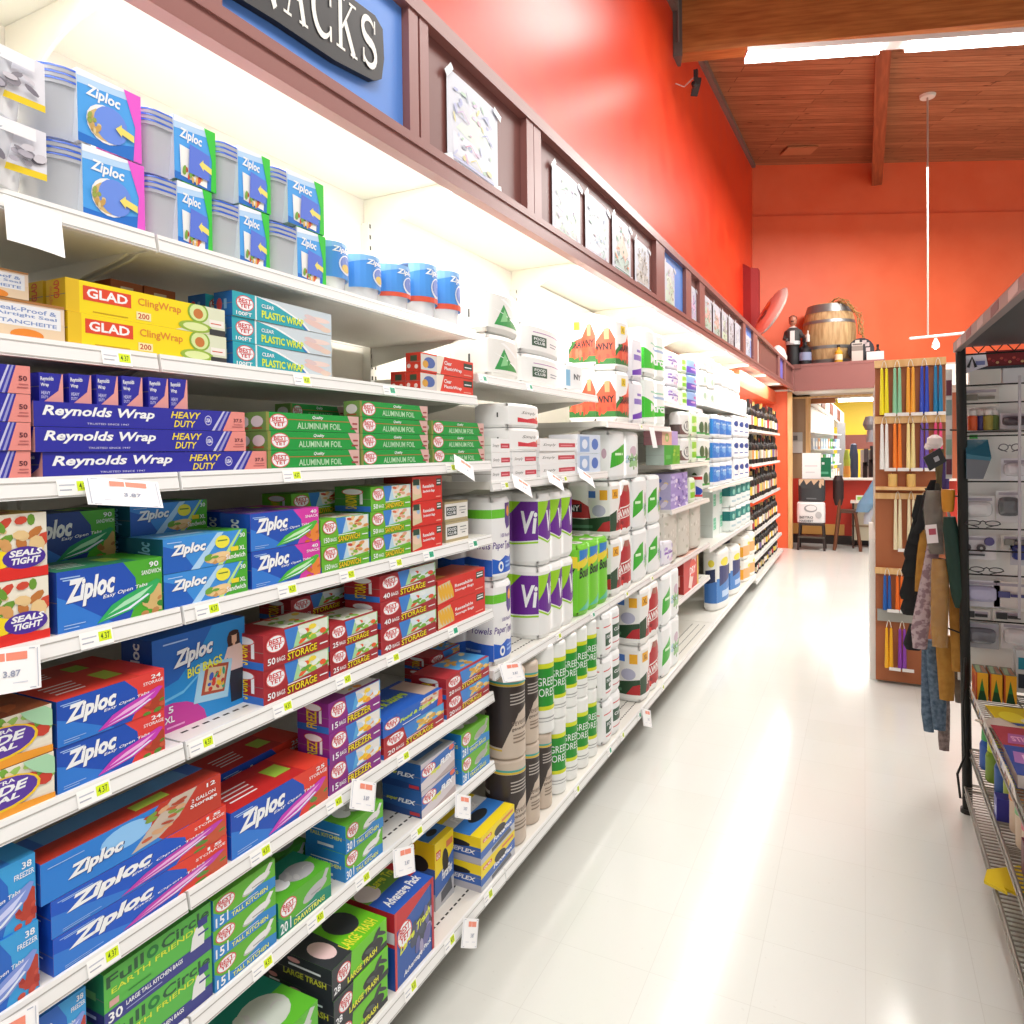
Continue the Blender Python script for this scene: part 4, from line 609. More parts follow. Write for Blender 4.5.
# ---------------------------------------------------------------- soft packs and rolls
def pack_art(k):
    D = dict
    if k == 'bag_pack': return D(body='ecebe6', F=[P([(.15, .1), (.4, .75), (.55, .45), (.95, .12)], '2f9a48'), P([(.3, .2), (.42, .6), (.6, .3)], '8cd090'), P([(.1, .6), (.2, .55), (.9, .2), (.85, .28)], 'ffffff'), P([(.3, .9), (.4, .92), (.9, .6), (.85, .55)], 'f8f8f8')], E=[R(.55, .3, .6, .55, '50504c')], q=.5)
    if k == 'guest_pack': return D(body='f4f4f2', F=[R(.18, .2, .5, .62, '3c5a44'), T('FOOD', .22, .44, .46, .56, WH), T('CLUB', .22, .28, .46, .4, WH), R(.2, .76, .95, .79, 'b070b0'), R(.6, .4, .85, .44, '9090a0'), R(.6, .28, .8, .32, '9090a0')], E=[], q=.4)
    if k == 'ny_pack': return D(body='f4f5f6', F=[R(0, .1, .15, .8, '90c0e0'), T('NY', .3, .4, .7, .65, '404850', 0, .03)], E=[], q=.5)
    if k == 'napkin_big': return D(body='f3f3f1', F=[P([(.2, .15), (.95, .1), (.95, .3), (.7, .42), (.45, .32), (.2, .4)], 'd83040'), T('Simply', .3, .55, .8, .75, '606060', 0, 0, .3), E(.85, .4, .06, .1, 'f0a080')], E=[R(.7, .4, .74, .65, '404040')], q=.3)
    if k == 'towel_best':
        f = [R(0, .78, 1, .9, '6cc830'), P([(.5, .98), (.5, .72), (.6, .62), (.9, .66), (.92, .98)], '54348c'), E(.71, .86, .12, .07, 'f09020'), P([(.6, .84), (.66, .96), (.71, .86), (.78, .97), (.82, .84)], 'f8a838'), T('Paper', .02, .34, .45, .46, '54348c', 0, .01, .2), T('Towels', .48, .34, .98, .46, '54348c', 0, .01, .2), T('100 Recycled', .3, .5, .9, .57, '8878a8'),
             P([(0, 0), (1, 0), (1, .26), (.8, .22), (.5, .26), (.25, .2), (0, .24)], '2060c8'), E(.3, .12, .1, .07, WH), E(.3, .12, .05, .035, '2060c8'), R(.5, .1, .9, .13, '90b8f0'), R(.5, .16, .85, .18, '90b8f0'), P([(0, 0), (1, 0), (1, .03), (0, .03)], 'f4f4f4')]
        return D(body='f2f2f2', F=f, E=[R(0, .78, 1, .9, '6cc830'), T('Paper Towels', .3, .34, .98, .46, '54348c', 0, .01, .2), P([(0, 0), (1, 0), (1, .22), (.6, .26), (.3, .2), (0, .24)], '2060c8'), R(.5, .12, .8, .15, '90b8f0')], q=.85)
    if k == 'viva':
        one = lambda a, w: [P([(a, .95), (a+w, .95), (a+w, .36), (a+.5*w, .32), (a, .42)], '6a2494'), P([(a, .95), (a+.62*w, .95), (a+.25*w, .68), (a, .55)], '9ad420'), P([(a, .4), (a+.5*w, .30), (a+w, .34), (a+w, .31), (a+.5*w, .27), (a, .37)], '9ad420'), T('Vi', a+.42*w, .46, a+.97*w, .8, WH, 0, .03, .15)]
        f = []; [f.extend(one(i/3, 1/3)) for i in range(3)]
        return D(body='f2f2f0', F=f, E=[P([(0, .95), (1, .95), (1, .34), (.5, .3), (0, .42)], '6a2494'), P([(0, .95), (.7, .95), (.4, .7), (0, .5)], '9ad420'), P([(0, .4), (.5, .28), (1, .32), (1, .29), (.5, .25), (0, .37)], '9ad420'), T('Vi', .7, .44, .99, .8, WH, 0, .03, .15), R(.05, .03, .14, .1, '505050')], q=.85)
    if k == 'bounty':
        f = []
        for i in range(3): a = i/3; w = 1/3; f += [P([(a+.1*w, .98), (a+.8*w, .98), (a+.6*w, .82), (a+.1*w, .8)], '3080d0'), P([(a, .8), (a+w, .9), (a+w, .8), (a, .66)], 'f0d830'), T('Bounty', a+.08*w, .48, a+.95*w, .7, BLK, .06, .03, .2), P([(a, .02), (a+w, .02), (a+w, .2), (a+.4*w, .1)], '58c0a0')]
        return D(body='74cc28', F=f, E=[P([(0, .8), (1, .7), (1, .88), (0, .95)], 'f0d830'), T('Bounty', .1, .5, .95, .7, BLK, .06, .03, .2)], q=.85)
    if k in ('brawny', 'brawny_up'):
        r = 'b8242a' if k == 'brawny' else 'e8583c'; g = '26482e' if k == 'brawny' else '3a7a3a'
        f = [P([(0, .08), (1, .08), (1, .3), (.7, .42), (.4, .38), (.15, .5), (0, .45)], g), P([(.35, .08), (.95, .08), (.92, .6), (.8, .78), (.76, .96), (.62, .96), (.58, .78), (.4, .5)], r), P([(.62, .98), (.6, .84), (.72, .8), (.78, .98)], 'b87858'), R(.38, .3, .98, .56, r), P([(.38, .3), (.98, .36), (.98, .58), (.38, .52)], 'f4f0ec'), T('BRAWNY', .42, .35, .94, .51, '1c1c20', .05, .03),
             R(.3, .74, .46, .92, 'f0b020'), T('XL', .33, .78, .43, .88, '803010'), R(.08, .76, .2, .88, '4878c8')] + blobs(.42, .1, .9, .28, [r, '901c20', 'e04038'], 10, .04)
        if k == 'brawny_up': f = [P([(0, .1), (1, .1), (1, .6), (.86, .84), (.7, .8), (.5, .58), (.2, .5), (0, .34)], r), P([(.7, .84), (.72, .6), (.84, .6), (.84, .86)], 'f0a070'), R(0, .04, 1, .17, g)]+blobs(.05, .16, .95, .3, [r, 'f07050', 'd04838'], 14, .05)+[T('BRAWNY', .12, .34, .96, .5, '2a2422', .03, .035), R(.22, .74, .44, .92, 'f0d030'), T('XL', .26, .78, .4, .88, 'a07010'), P([(0, .34), (.2, .5), (.3, .5), (.1, .3), (0, .2)], g)]
        else: f = [P([(0, .08), (1, .08), (1, .3), (.4, .4), (.2, .5), (0, .42)], g), P([(.16, .08), (1, .08), (1, .6), (.9, .8), (.78, .96), (.6, .96), (.54, .8), (.3, .55)], r), P([(.6, .98), (.58, .86), (.74, .84), (.78, .98)], 'a86858'), P([(.2, .24), (1, .34), (1, .58), (.2, .48)], 'f4f0ec'), P([(.23, .26), (1, .36), (1, .55), (.23, .46)], r), T('BRAWNY', .26, .28, .96, .44, 'f4f0ec', .1, .035), R(.06, .74, .26, .93, 'f0b020'), T('XL', .1, .78, .22, .88, '803010')]+blobs(.25, .1, .9, .24, [r, '901c20', 'e04038'], 10, .04)
        e = [P([(0, .08), (1, .08), (1, .4), (.7, .36), (.4, .32), (0, .34)], g), P([(0, .34), (.55, .34), (.5, .58), (.3, .7), (0, .74)], r), P([(0, .46), (.35, .46), (.35, .64), (0, .6)], '20242a'), T('NY', .05, .48, .3, .6, WH, .02, .03), R(.5, .76, .68, .9, '4878c8'), R(.78, .72, .95, .92, 'f0b020'), E(.75, .5, .16, .12, 'b8b8d0'), R(.05, .14, .6, .2, '508060'), P([(.7, .08), (1, .08), (1, .3), (.85, .26)], r)]
        return D(body='f0efec', F=f, E=e if k == 'brawny' else f, q=.75)
    if k == 'sparkle': return D(body='f0f2f2', F=[P([(.02, .2), (.5, .38), (.5, .8), (.3, .74), (.05, .56)], '34b020'), R(.12, .5, .36, .56, 'e0f8d8'), E(.72, .6, .1, .13, 'd0b8c8'), P([(.6, .2), (.66, .55), (.74, .45), (.85, .5), (.88, .22)], '9ac890'), T('Sparkle', .55, .3, .95, .46, '38783c', .05, .02, .2)] + blobs(.55, .15, .95, .5, ['98c888', 'c0d8e8', '88b078'], 10, .03),
                           E=[P([(0, .25), (.6, .35), (.7, .7), (.3, .75), (0, .8)], '34b020'), E(.85, .55, .08, .12, 'c8a8b8'), R(.05, .5, .4, .56, 'e0f8d8')], q=.7)
    if k == 'beige_pack': return D(body='d4cfc4', F=blobs(.05, .1, .95, .95, ['b8b0a0', 'e4e0d6', 'a8b098'], 24, .025), E=blobs(.05, .1, .95, .95, ['b0a898', 'e0dcd0', 'a0a890'], 24, .03, 4), q=.7)
    if k == 'tp_purple': return D(body='f2f0f6', F=[P([(0, .15), (1, .3), (1, .1), (0, .02)], '7038b8'), R(.1, .45, .8, .6, '9078c8'), R(.3, .68, .7, .75, '9078c8')], E=[R(.4, .3, .9, .7, 'b0a0d8')], q=.7)
    if k == 'tp_green': return D(body='f4f8f4', F=[P([(0, .1), (1, .2), (1, .45), (.5, .4), (0, .6)], '34c428'), T('Marcal', .2, .26, .95, .46, WH, 0, .04), R(.3, .6, .9, .66, 'b0c8e8'), R(.2, .72, .8, .76, 'a8d8c0')], E=[P([(.3, .1), (1, .1), (1, .6), (.3, .7)], '34c428')], q=.7)
    if k == 'tp_violet': return D(body='eceaf4', F=blobs(.1, .1, .9, .85, ['9878c8', 'b8a8e0', 'e0b0d0'], 12, .06) + [R(.1, .45, .9, .55, '8858b0')], E=[R(.2, .3, .8, .7, 'c0b0e0')], q=.6)
    if k == 'tp_lime': return D(body='e8f4dc', F=[R(.1, .1, .9, .4, '8ad028'), R(.1, .55, .9, .9, 'a8e050'), E(.5, .5, .3, .1, 'f0f4c0')], E=[R(.3, .2, .8, .8, 'b8e070')], q=.6)
    if k == 'tp_blue': return D(body='98b8e8', F=[P([(0, 0), (1, 0), (1, .4), (0, .5)], '6848b8'), E(.6, .7, .2, .12, 'c060a8'), E(.4, .3, .2, .08, 'd8a8d8')], E=[R(0, .1, 1, .5, '5890e0')], q=.6)
    if k == 'tp_sage': return D(body='f4f6f2', F=[E(.35, .42, .14, .26, 'b8d0b8'), E(.75, .42, .14, .26, 'b8d0b8'), R(.05, .1, .95, .16, 'd0e4d0')], E=[E(.5, .45, .2, .25, 'c0d4c0')], q=.7)
    if k == 'tp_white': return D(body='f6f7f6', F=[E(.5, .5, .2, .2, 'dce6ec'), R(.1, .12, .9, .16, 'd8ecdc')], E=[E(.5, .5, .2, .2, 'e0e8e8')], q=.7)
    if k == 'tp_char': return D(body='f0f0ee', F=[R(0, 0, 1, .5, '70504c'), E(.5, .42, .42, .38, 'e8e8e4'), E(.5, .42, .3, .28, '585c60'), E(.5, .42, .22, .2, 'e8e8e4')], E=[R(0, 0, 1, .5, '60504c')], q=.8)
    if k == 'tp_tree': return D(body='f0f4ee', F=[R(0, .05, 1, .16, '38b050'), E(.3, .4, .18, .32, '44683c'), E(.72, .4, .18, .32, '4c7044')], E=[E(.5, .4, .25, .32, '4c6844'), R(0, .05, 1, .16, '38b050')], q=.7)
    if k == 'tp_blue2': return D(body='eef2f6', F=[P([(0, .1), (1, .1), (1, .85), (0, .9)], '3c80d8'), E(.4, .5, .2, .15, '80b8f0'), R(.2, .6, .8, .7, 'd0e4f8')] + blobs(.1, .2, .9, .8, ['5c98e0', '88b0e8'], 8, .05), E=[P([(0, .1), (1, .1), (1, .9), (0, .9)], '2c88d8')], q=.75)
    if k == 'tp_char2': return D(body='f2f2f4', F=[E(.3, .65, .22, .16, '2c4c98'), E(.7, .4, .15, .08, '7868b8'), R(.1, .2, .4, .26, '4858a8'), E(.85, .82, .1, .08, 'e8c040')], E=[E(.5, .6, .3, .14, '7048a0'), E(.6, .3, .2, .14, '3850a0')], q=.75)
    if k == 'tp_teal': return D(body='ecf2f0', F=[R(0, .45, 1, .92, '12807c'), E(.3, .65, .12, .14, '90d0c0'), E(.7, .68, .12, .12, 'd0e090'), R(.1, .15, .9, .25, 'b8d0d8')], E=[R(0, .45, 1, .92, '107070')], q=.75)
    if k == 'canister': return D(body='f0f0f0', F=[R(0, .86, 1, 1, 'd02c30'), P([(.2, .1), (.8, .35), (.2, .6)], '2848b0'), R(.1, .1, .9, .2, 'd04048')], E=[R(0, .86, 1, 1, 'd02c30')], q=1)
    if k == 'brown_roll':
        f = [P([(0, .9), (1, .84), (1, .62), (.75, .52), (.6, .3), (.5, .12), (0, .16)], '3a302c'), P([(0, .93), (1, .87), (1, .845), (0, .905)], 'd8b830'), P([(0, .955), (1, .895), (1, .87), (0, .93)], '48a8a0'), P([(0, .14), (.5, .1), (.5, .08), (0, .12)], 'd8b830'),
             T('seventh', .64, .38, .96, .46, '6a5a50', 0, 0), T('generation', .64, .31, .97, .36, '6a5a50'), R(.66, .22, .94, .24, '8a7868'), R(.66, .17, .9, .19, '8a7868'), R(.66, .26, .9, .275, '8a7868'), R(.1, .6, .3, .64, 'd0c8c0'), R(.1, .5, .22, .53, 'd0c8c0'), P([(.1, .34), (.26, .34), (.26, .2), (.2, .2), (.2, .3), (.1, .3)], WH)] + [R(.62, .76-.04*i, .92, .775-.04*i, 'c0b8b0') for i in range(4)]
        return D(body='cdbcab', F=f, E=[], q=1, wrap=1, rng=(-172, 28))
    if k == 'forest_roll': return D(body='f2f3f0', F=[R(0, .3, 1, .78, '22942c'), R(0, .26, 1, .31, 'd8e020'), R(0, .77, 1, .83, 'd8e020'), T('GREEN', .22, .56, .8, .66, WH, 0, 0), T('FOREST', .18, .43, .84, .53, WH, 0, 0), R(.7, .33, .82, .42, 'e0f0d0'), R(.2, .16, .8, .175, 'a8a8a8'), R(.2, .12, .8, .13, 'a8a8a8')], E=[], q=1, wrap=1)
    if k == 'square_roll': return D(body='f2f2f2', F=[R(.1, .2, .48, .56, '28543c'), T('FOOD', .14, .4, .44, .5, WH), E(.29, .3, .07, .06, 'f0f0f0'), R(.55, .3, .95, .66, '28543c'), T('CLUB', .6, .46, .9, .56, WH), R(.05, .74, .45, .77, 'd84848'), R(.55, .84, .95, .87, 'd84848'), R(.1, .1, .45, .13, 'd84848'), R(.55, .12, .9, .15, 'd07070')], E=[R(.1, .3, .8, .6, '28543c'), R(.1, .75, .9, .78, 'd84848')], q=.85)
    if k == 'white_blue': return D(body='efeeea', F=[P([(0, .1), (1, .1), (1, .5), (0, .55)], '4080c8'), P([(.1, .4), (.95, .55), (.9, .72), (.1, .78)], '1c2c6c'), E(.35, .84, .2, .08, 'f0e040'), R(.2, .18, .8, .3, 'b8d0f0')], E=[P([(0, .1), (1, .1), (1, .5), (0, .5)], '3a70b8'), P([(.1, .45), (.9, .5), (.9, .74), (.1, .7)], '1c2850'), E(.6, .84, .25, .07, 'e8d840')], q=.9)
    if k == 'orange_pack': return D(body='f0ece4', F=[R(0, .1, 1, .65, 'f0b070'), E(.5, .75, .2, .1, 'f0e040')], E=[R(0, .05, 1, .6, 'f0a820'), R(.2, .7, .8, .8, 'e8c060')], q=.8)
    return D(body='f0f0f0', F=[], E=[], q=.7)
def make_pack(kind, w, h, d, nx, nd):
    A = pack_art(kind); b = MB(); q = A['q']; tm = math.radians(90*min(q, .97)); hw, hd = w/2, d/2; wrap = A.get('wrap')
    if nx == 1 and nd == 1 and q >= .97:                       # one single roll
        r = min(hw, hd); P3 = lambda th, z, rr: (rr*math.cos(th), rr*math.sin(th), z); n = 56
        prof = [(0, .82), (.012, .97), (.03, 1), (.5, 1.0), (.965, 1), (.985, .96), (1, .8)]
        for (v0, r0), (v1, r1) in zip(prof, prof[1:]):
            vs = [P3(2*math.pi*i/n, v0*h, r*r0) for i in range(n)]+[P3(2*math.pi*i/n, v1*h, r*r1) for i in range(n)]
            b.mesh(vs, [(i, (i+1) % n, n+(i+1) % n, n+i) for i in range(n)], A['body'], True)
        b.face([P3(2*math.pi*i/n, h, r*.8) for i in range(n)], 'e8e2da'); b.face([P3(-2*math.pi*i/n, 0, r*.82) for i in range(n)], 'e8e2da')
        b.lathe((0, 0, h-.001), [(r*.3, .0014), (r*.28, .002)], 'b8a890', 16); b.lathe((0, 0, h), [(r*.2, .0014), (r*.19, .0016)], '6a5c50', 16)
        us = [i/40 for i in range(41)]
        for a0 in ((-125, -200+360-30)[0],):
            lo, hi = [math.radians(q) for q in A.get('rng', (-115, 55))]
            b.art(lambda u, v, o: P3(lo+(hi-lo)*u, (.03+.93*v)*h, r+o), A['F'], us)
        lo2, hi2 = hi+math.radians(8), lo+2*math.pi-math.radians(8)
        b.art(lambda u, v, o: P3(lo2+(hi2-lo2)*u, (.03+.93*v)*h, r+o), A['F'][:8], us)
        return b
    def lobes(L, n, amp):                                       # list of (offset along, inset) for one side made of n bulges
        out = []
        for k in range(n):
            for i in range(9):
                t = -1+2*i/8; out.append((-L/2+L*(k+(t+1)/2)/n, amp*(1-math.cos(tm*t))/(1-math.cos(tm)+1e-6)))
        return out
    ax = min(w/(2*nx), d)*(.14+.45*max(0, q-.7)); ay = min(d/(2*nd), w)*(.14+.45*max(0, q-.7))
    def ring(z, ins):
        p = []
        for s, i in lobes(w-2*ay-.0, nx, ax): p.append((hd-i-ins, s*(1-2*ins/w), z))
        for s, i in lobes(d-2*ax, nd, ay): p.append((-s*(1-2*ins/d), hw-i-ins, z))
        for s, i in lobes(w-2*ay, nx, ax): p.append((-hd+i+ins, -s*(1-2*ins/w), z))
        for s, i in lobes(d-2*ax, nd, ay): p.append((s*(1-2*ins/d), -hw+i+ins, z))
        return p
    e = min(.022, h*.12, w*.12); lv = [(0, e), (.2*e, e*.35), (e, 0), (h-e, 0), (h-.25*e, e*.3), (h, e)]; rs = [ring(z, i) for z, i in lv]; n = len(rs[0])
    for a, c in zip(rs, rs[1:]): b.mesh(a+c, [(i, (i+1) % n, n+(i+1) % n, n+i) for i in range(n)], A['body'], True)
    b.face(rs[-1], A['body']); b.face(rs[0][::-1], A['body'])
    if h/w < 1.9 and kind not in ('bag_pack', 'guest_pack', 'napkin_big', 'ny_pack'):
        for i in range(nx):
            for j in range(nd):
                r = min(w/nx, d/nd)*.34; b.lathe((-hd+d*(j+.5)/nd, -hw+w*(i+.5)/nx, h), [(r, .0005), (r*.96, .003)], 'e6e3dd', 16); b.lathe((-hd+d*(j+.5)/nd, -hw+w*(i+.5)/nx, h+.002), [(r*.4, .0012), (r*.38, .0016)], '9a8e80', 12)
    def fr(u, v, o):
        s = (u-.5)*(w-2*ay); t = (u*nx % 1)*2-1 if u < .9999 else 1; return (hd-ax*(1-math.cos(tm*t))/(1-math.cos(tm)+1e-6)+o, s, e+(h-2*e)*v)
    def en(u, v, o):
        s = (u-.5)*(d-2*ax); t = (u*nd % 1)*2-1 if u < .9999 else 1; return (s, -hw+ay*(1-math.cos(tm*t))/(1-math.cos(tm)+1e-6)-o, e+(h-2*e)*v)
    b.art(fr, A['F'], [i/(8*nx) for i in range(8*nx+1)]); b.art(en, A['E'], [i/(8*nd) for i in range(8*nd+1)])
    return b
CATN = {'brown_roll': 'paper_towel_roll', 'forest_roll': 'paper_towel_roll', 'glad': 'cling_wrap_box', 'plastic_wrap': 'cling_wrap_box', 'red_wrap': 'cling_wrap_box', 'brown_wrap': 'small_carton', 'leak_box': 'small_carton', 'leak_box_low': 'small_carton',
        'foil_blue': 'foil_box', 'foil_blue_50': 'foil_box', 'foil_green': 'foil_box', 'foil_end': 'foil_box', 'cream_box': 'small_carton', 'tissue_green': 'tissue_box', 'tissue_pink': 'tissue_box', 'tissue_violet': 'tissue_box', 'tissue_dark': 'tissue_box', 'red_pack': 'small_carton',
        'napkin_white': 'napkin_pack', 'napkin_big': 'napkin_pack', 'napkin_blue': 'napkin_pack', 'guest_pack': 'napkin_pack', 'carton_teal': 'small_carton', 'bag_pack': 'plate_pack', 'ny_pack': 'napkin_pack', 'canister': 'canister', 'orange_pack': 'tissue_pack'}
for k in ('kitchen_15', 'kitchen_30', 'drawstring_20', 'drawstring_back', 'green_blue', 'compactor', 'large_trash', 'large_dark', 'advantage', 'glad_trash', 'glad_upright', 'superflex', 'full_circle'): CATN[k] = 'trash_bag_box'
for k in ('towel_best', 'viva', 'bounty', 'brawny', 'brawny_up', 'sparkle', 'beige_pack', 'square_roll', 'white_blue'): CATN[k] = 'paper_towel_pack'
def nm(k): return CATN.get(k, 'tissue_pack' if k.startswith('tp_') else 'storage_bag_box')
CATG = {'paper_towel_roll': 'paper towel', 'cling_wrap_box': 'box', 'small_carton': 'box', 'foil_box': 'box', 'tissue_box': 'box', 'napkin_pack': 'napkins', 'plate_pack': 'plates', 'canister': 'canister', 'tissue_pack': 'toilet paper', 'trash_bag_box': 'box', 'paper_towel_pack': 'paper towels', 'storage_bag_box': 'box'}
ORD = {2: ['lower', 'upper'], 3: ['lowest', 'middle one', 'topmost'], 4: ['lowest', 'second lowest', 'second highest', 'topmost'], 1: ['']}
PLU = {'cling_wrap_box': 'wrap boxes on the second shelf', 'foil_box': 'foil boxes on the third shelf', 'trash_bag_box': 'trash bag boxes', 'storage_bag_box': 'storage bag boxes', 'paper_towel_pack': 'paper towel packs', 'paper_towel_roll': 'paper towel rolls', 'tissue_pack': 'bath tissue packs', 'small_carton': 'small cartons', 'tissue_box': 'tissue cartons', 'napkin_pack': 'napkin packs', 'plate_pack': 'plate packs', 'canister': 'canisters'}
rd = random.Random(11); PROTO = {}
for row in CARTONS + PACKS:
    kind, x, y, z, w_, h_, d_, n, label, nx, nd, rz = row; name = nm(kind); key = row[:1]+row[4:7]+(nx, nd)
    for i in range(n):
        if key not in PROTO:
            b = make_pack(kind, w_, h_, d_, nx, nd) if nx else make_carton(kind, w_, h_, d_); o = b.build(name); PROTO[key] = o
        else: o = PROTO[key].copy(); COL.objects.link(o)
        o.location = (x-rd.uniform(0, .004), y+(rd.uniform(-.0008, .0008)), z+i*(h_+.0008)); o.rotation_euler.z = rz+math.radians(rd.uniform(-.35, .35))
        t = ORD[n][i]; tag(o, label+(', '+t if t else ''), CATG[name], PLU[name])
# ---------------------------------------------------------------- soffit fascia with recessed panels
FAS = mat('94605a', .36); FASD = mat('7c4c46', .42); PANB = mat('5b8fe0', .42); UND = mat('eceadc', .6)
def skew(b, y0, y1, dx0, dx1, f0, f1, m):            # slab along the fascia: dx out from its plane, f = height fraction
    def z(y, f): return sz(y)+f*(3.0-.0045*(y-1)-sz(y))
    v = [(sx(y)+dx, y, z(y, f)) for f in (f0, f1) for dx, y in ((dx0, y0), (dx1, y0), (dx1, y1), (dx0, y1))]
    b.mesh(v, [(0, 3, 2, 1), (4, 5, 6, 7), (0, 1, 5, 4), (2, 3, 7, 6), (0, 4, 7, 3), (1, 2, 6, 5)], m)
YE = 12.22
b = MB(); skew(b, -.9, YE, -.05, -.03, .04, .98, FASD); skew(b, -.9, YE, -.04, 0, 0, .10, FAS); skew(b, -.9, YE, -.04, .006, .10, .155, FAS); skew(b, -.9, YE, -.05, .004, .9, 1.0, FAS)
for a, c in [(.93, 1.05), (1.71, 1.755), (1.765, 1.81), (2.48, 2.54), (2.545, 2.61), (4.27, 4.46), (5.02, 5.18), (5.45, 5.63), (7.4, 7.55), (8.05, 8.35), (10.2, 10.4), (10.9, 11.1), (12.1, YE)]: skew(b, a, c, -.035, -.002, .15, .92, FAS)
o = b.build('trim_2'); tag(o, kind='structure')
b = MB(); b.mesh([(-1.72, -.9, sz(-.9)+.085), (sx(-.9)-.04, -.9, sz(-.9)+.085), (sx(YE)-.04, YE, sz(YE)+.085), (-1.72, YE, sz(YE)+.085), (-1.72, -.9, sz(-.9)+.1), (sx(-.9)-.04, -.9, sz(-.9)+.1), (sx(YE)-.04, YE, sz(YE)+.1), (-1.72, YE, sz(YE)+.1)],
    [(0, 3, 2, 1), (4, 5, 6, 7), (0, 1, 5, 4), (2, 3, 7, 6), (0, 4, 7, 3), (1, 2, 6, 5)], UND)
tag(b.build('trim_3'), kind='structure')
b = MB(); b.mesh([(-1.72, -.9, 2.96), (sx(-.9)-.03, -.9, 2.96), (sx(YE)-.03, YE, 2.93), (-1.72, YE, 2.93), (-1.72, -.9, 2.975), (sx(-.9)-.03, -.9, 2.975), (sx(YE)-.03, YE, 2.945), (-1.72, YE, 2.945)],
    [(0, 3, 2, 1), (4, 5, 6, 7), (0, 1, 5, 4), (2, 3, 7, 6), (0, 4, 7, 3), (1, 2, 6, 5)], FASD); tag(b.build('trim_4'), kind='structure')
for y in (-.335, .885, 2.105, 3.325, 4.6, 5.87, 7.13, 8.4, 9.8, 11.3):      # curved canopy brackets
    b = MB(); x1 = sx(y)-.06; z0 = sz(y)+.083; p = [(-1.66, z0), (x1, z0), (x1, z0-.025)]+[(x1-.06-(x1-.06+1.62)*math.sin(t), z0-.045-.2*(1-math.cos(t))) for t in [i*.157 for i in range(11)]]+[(-1.66, z0-.3)]
    q = [(a, y-.004, c) for a, c in p]+[(a, y+.004, c) for a, c in p]; n = len(p)
    b.mesh(q, [tuple(range(n)), tuple(range(2*n-1, n-1, -1))]+[(i, n+i, n+(i+1) % n, (i+1) % n) for i in range(n)], 'e6e3d4'); tag(b.build('canopy_bracket'), 'white curved bracket carrying the lit canopy above the shelves', 'bracket', 'canopy brackets under the soffit')
for i in range(10):
    y = -.9+1.22*i+.61; b = MB(); b.tube([(sx(y)-.075, y-.58, sz(y)+.068), (sx(y)-.075, y+.58, sz(y)+.068)], .0125, mat('fffdf4', .4, 0, 2)); b.build('tube') if 0 else None
    o = b.build('fluorescent_tube'); tag(o, 'white fluorescent tube hidden behind the brown soffit fascia', 'light tube', 'soffit tubes')
def panel(y0, y1, label, m=PANB):
    b = MB(); skew(b, y0, y1, -.03, -.026, .157, .898, m); tag(b.build('sign_panel'), label, 'panel')
panel(1.052, 1.708, 'bright blue panel carrying the black snack sign'); panel(4.462, 5.018, 'bright blue soffit panel with a child drawing at its left'); panel(7.56, 8.04, 'narrow blue panel far along the brown soffit'); panel(10.42, 10.88, 'small violet blue panel near the soffit corner', mat('6a68c8', .45))
# black aisle sign with serif capitals
def stroke(pts, w, closed=False):
    L_ = []; R_ = []
    for i, p in enumerate(pts):
        a = pts[max(i-1, 0)]; c = pts[min(i+1, len(pts)-1)]; dx, dy = c[0]-a[0], c[1]-a[1]; l = math.hypot(dx, dy) or 1; ww = w[i] if isinstance(w, list) else w
        L_.append((p[0]-dy/l*ww/2, p[1]+dx/l*ww/2)); R_.append((p[0]+dy/l*ww/2, p[1]-dx/l*ww/2))
    return [[L_[i], R_[i], R_[i+1], L_[i+1]] for i in range(len(pts)-1)]
def serif_letter(ch):
    bar = lambda x0, y0, x1, y1: [[(x0, y0), (x1, y0), (x1, y1), (x0, y1)]]
    arc = lambda cx, cy, rx, ry, a0, a1, n=14: [(cx+rx*math.cos(math.radians(a0+(a1-a0)*i/n)), cy+ry*math.sin(math.radians(a0+(a1-a0)*i/n))) for i in range(n+1)]
    if ch == 'N': return bar(.1, 0, .17, 1)+bar(.78, 0, .85, 1)+stroke([(.12, 1), (.82, 0)], .17)+bar(0, 0, .3, .05)+bar(0, .95, .25, 1)+bar(.65, .95, 1, 1)
    if ch == 'A': return stroke([(.5, 1), (.16, 0)], .06)+stroke([(.5, 1), (.84, 0)], .17)+bar(.25, .36, .75, .42)+bar(0, 0, .32, .05)+bar(.64, 0, 1, .05)
    if ch == 'C': 
        p = arc(.52, .5, .42, .46, 40, 320, 18); return stroke(p, [.05+.13*math.sin(math.pi*i/18) for i in range(19)])+bar(.82, .66, .9, .98)+bar(.82, .02, .9, .3)
    if ch == 'K': return bar(.12, 0, .29, 1)+bar(0, 0, .42, .05)+bar(0, .95, .42, 1)+stroke([(.28, .42), (.8, .98)], .06)+stroke([(.42, .58), (.86, .02)], .17)+bar(.64, .95, .98, 1)+bar(.68, 0, 1.02, .05)
    p = arc(.5, .74, .32, .22, 30, 270, 12)+arc(.5, .27, .34, .24, 90, -150, 12); n = len(p)
    return stroke(p, [.06+.13*math.sin(math.pi*i/(n-1)) for i in range(n)])+bar(.76, .72, .82, .98)+bar(.16, .02, .22, .3)
so = empty('aisle_sign', (0, 0, 0)); tag(so, 'black plaque with white serif capitals on the bright blue panel', 'sign')
def sp(y, z, o): return (sx(y)-.026+o, y, z)
b = MB(); pl = []
for y, z in [(.99, 2.62), (1.2, 2.635), (1.4, 2.64), (1.55, 2.66), (1.585, 2.68), (1.597, 2.74), (1.593, 2.82), (1.56, 2.84), (1.35, 2.825), (1.1, 2.81), (.99, 2.8)]: pl.append((y, z))
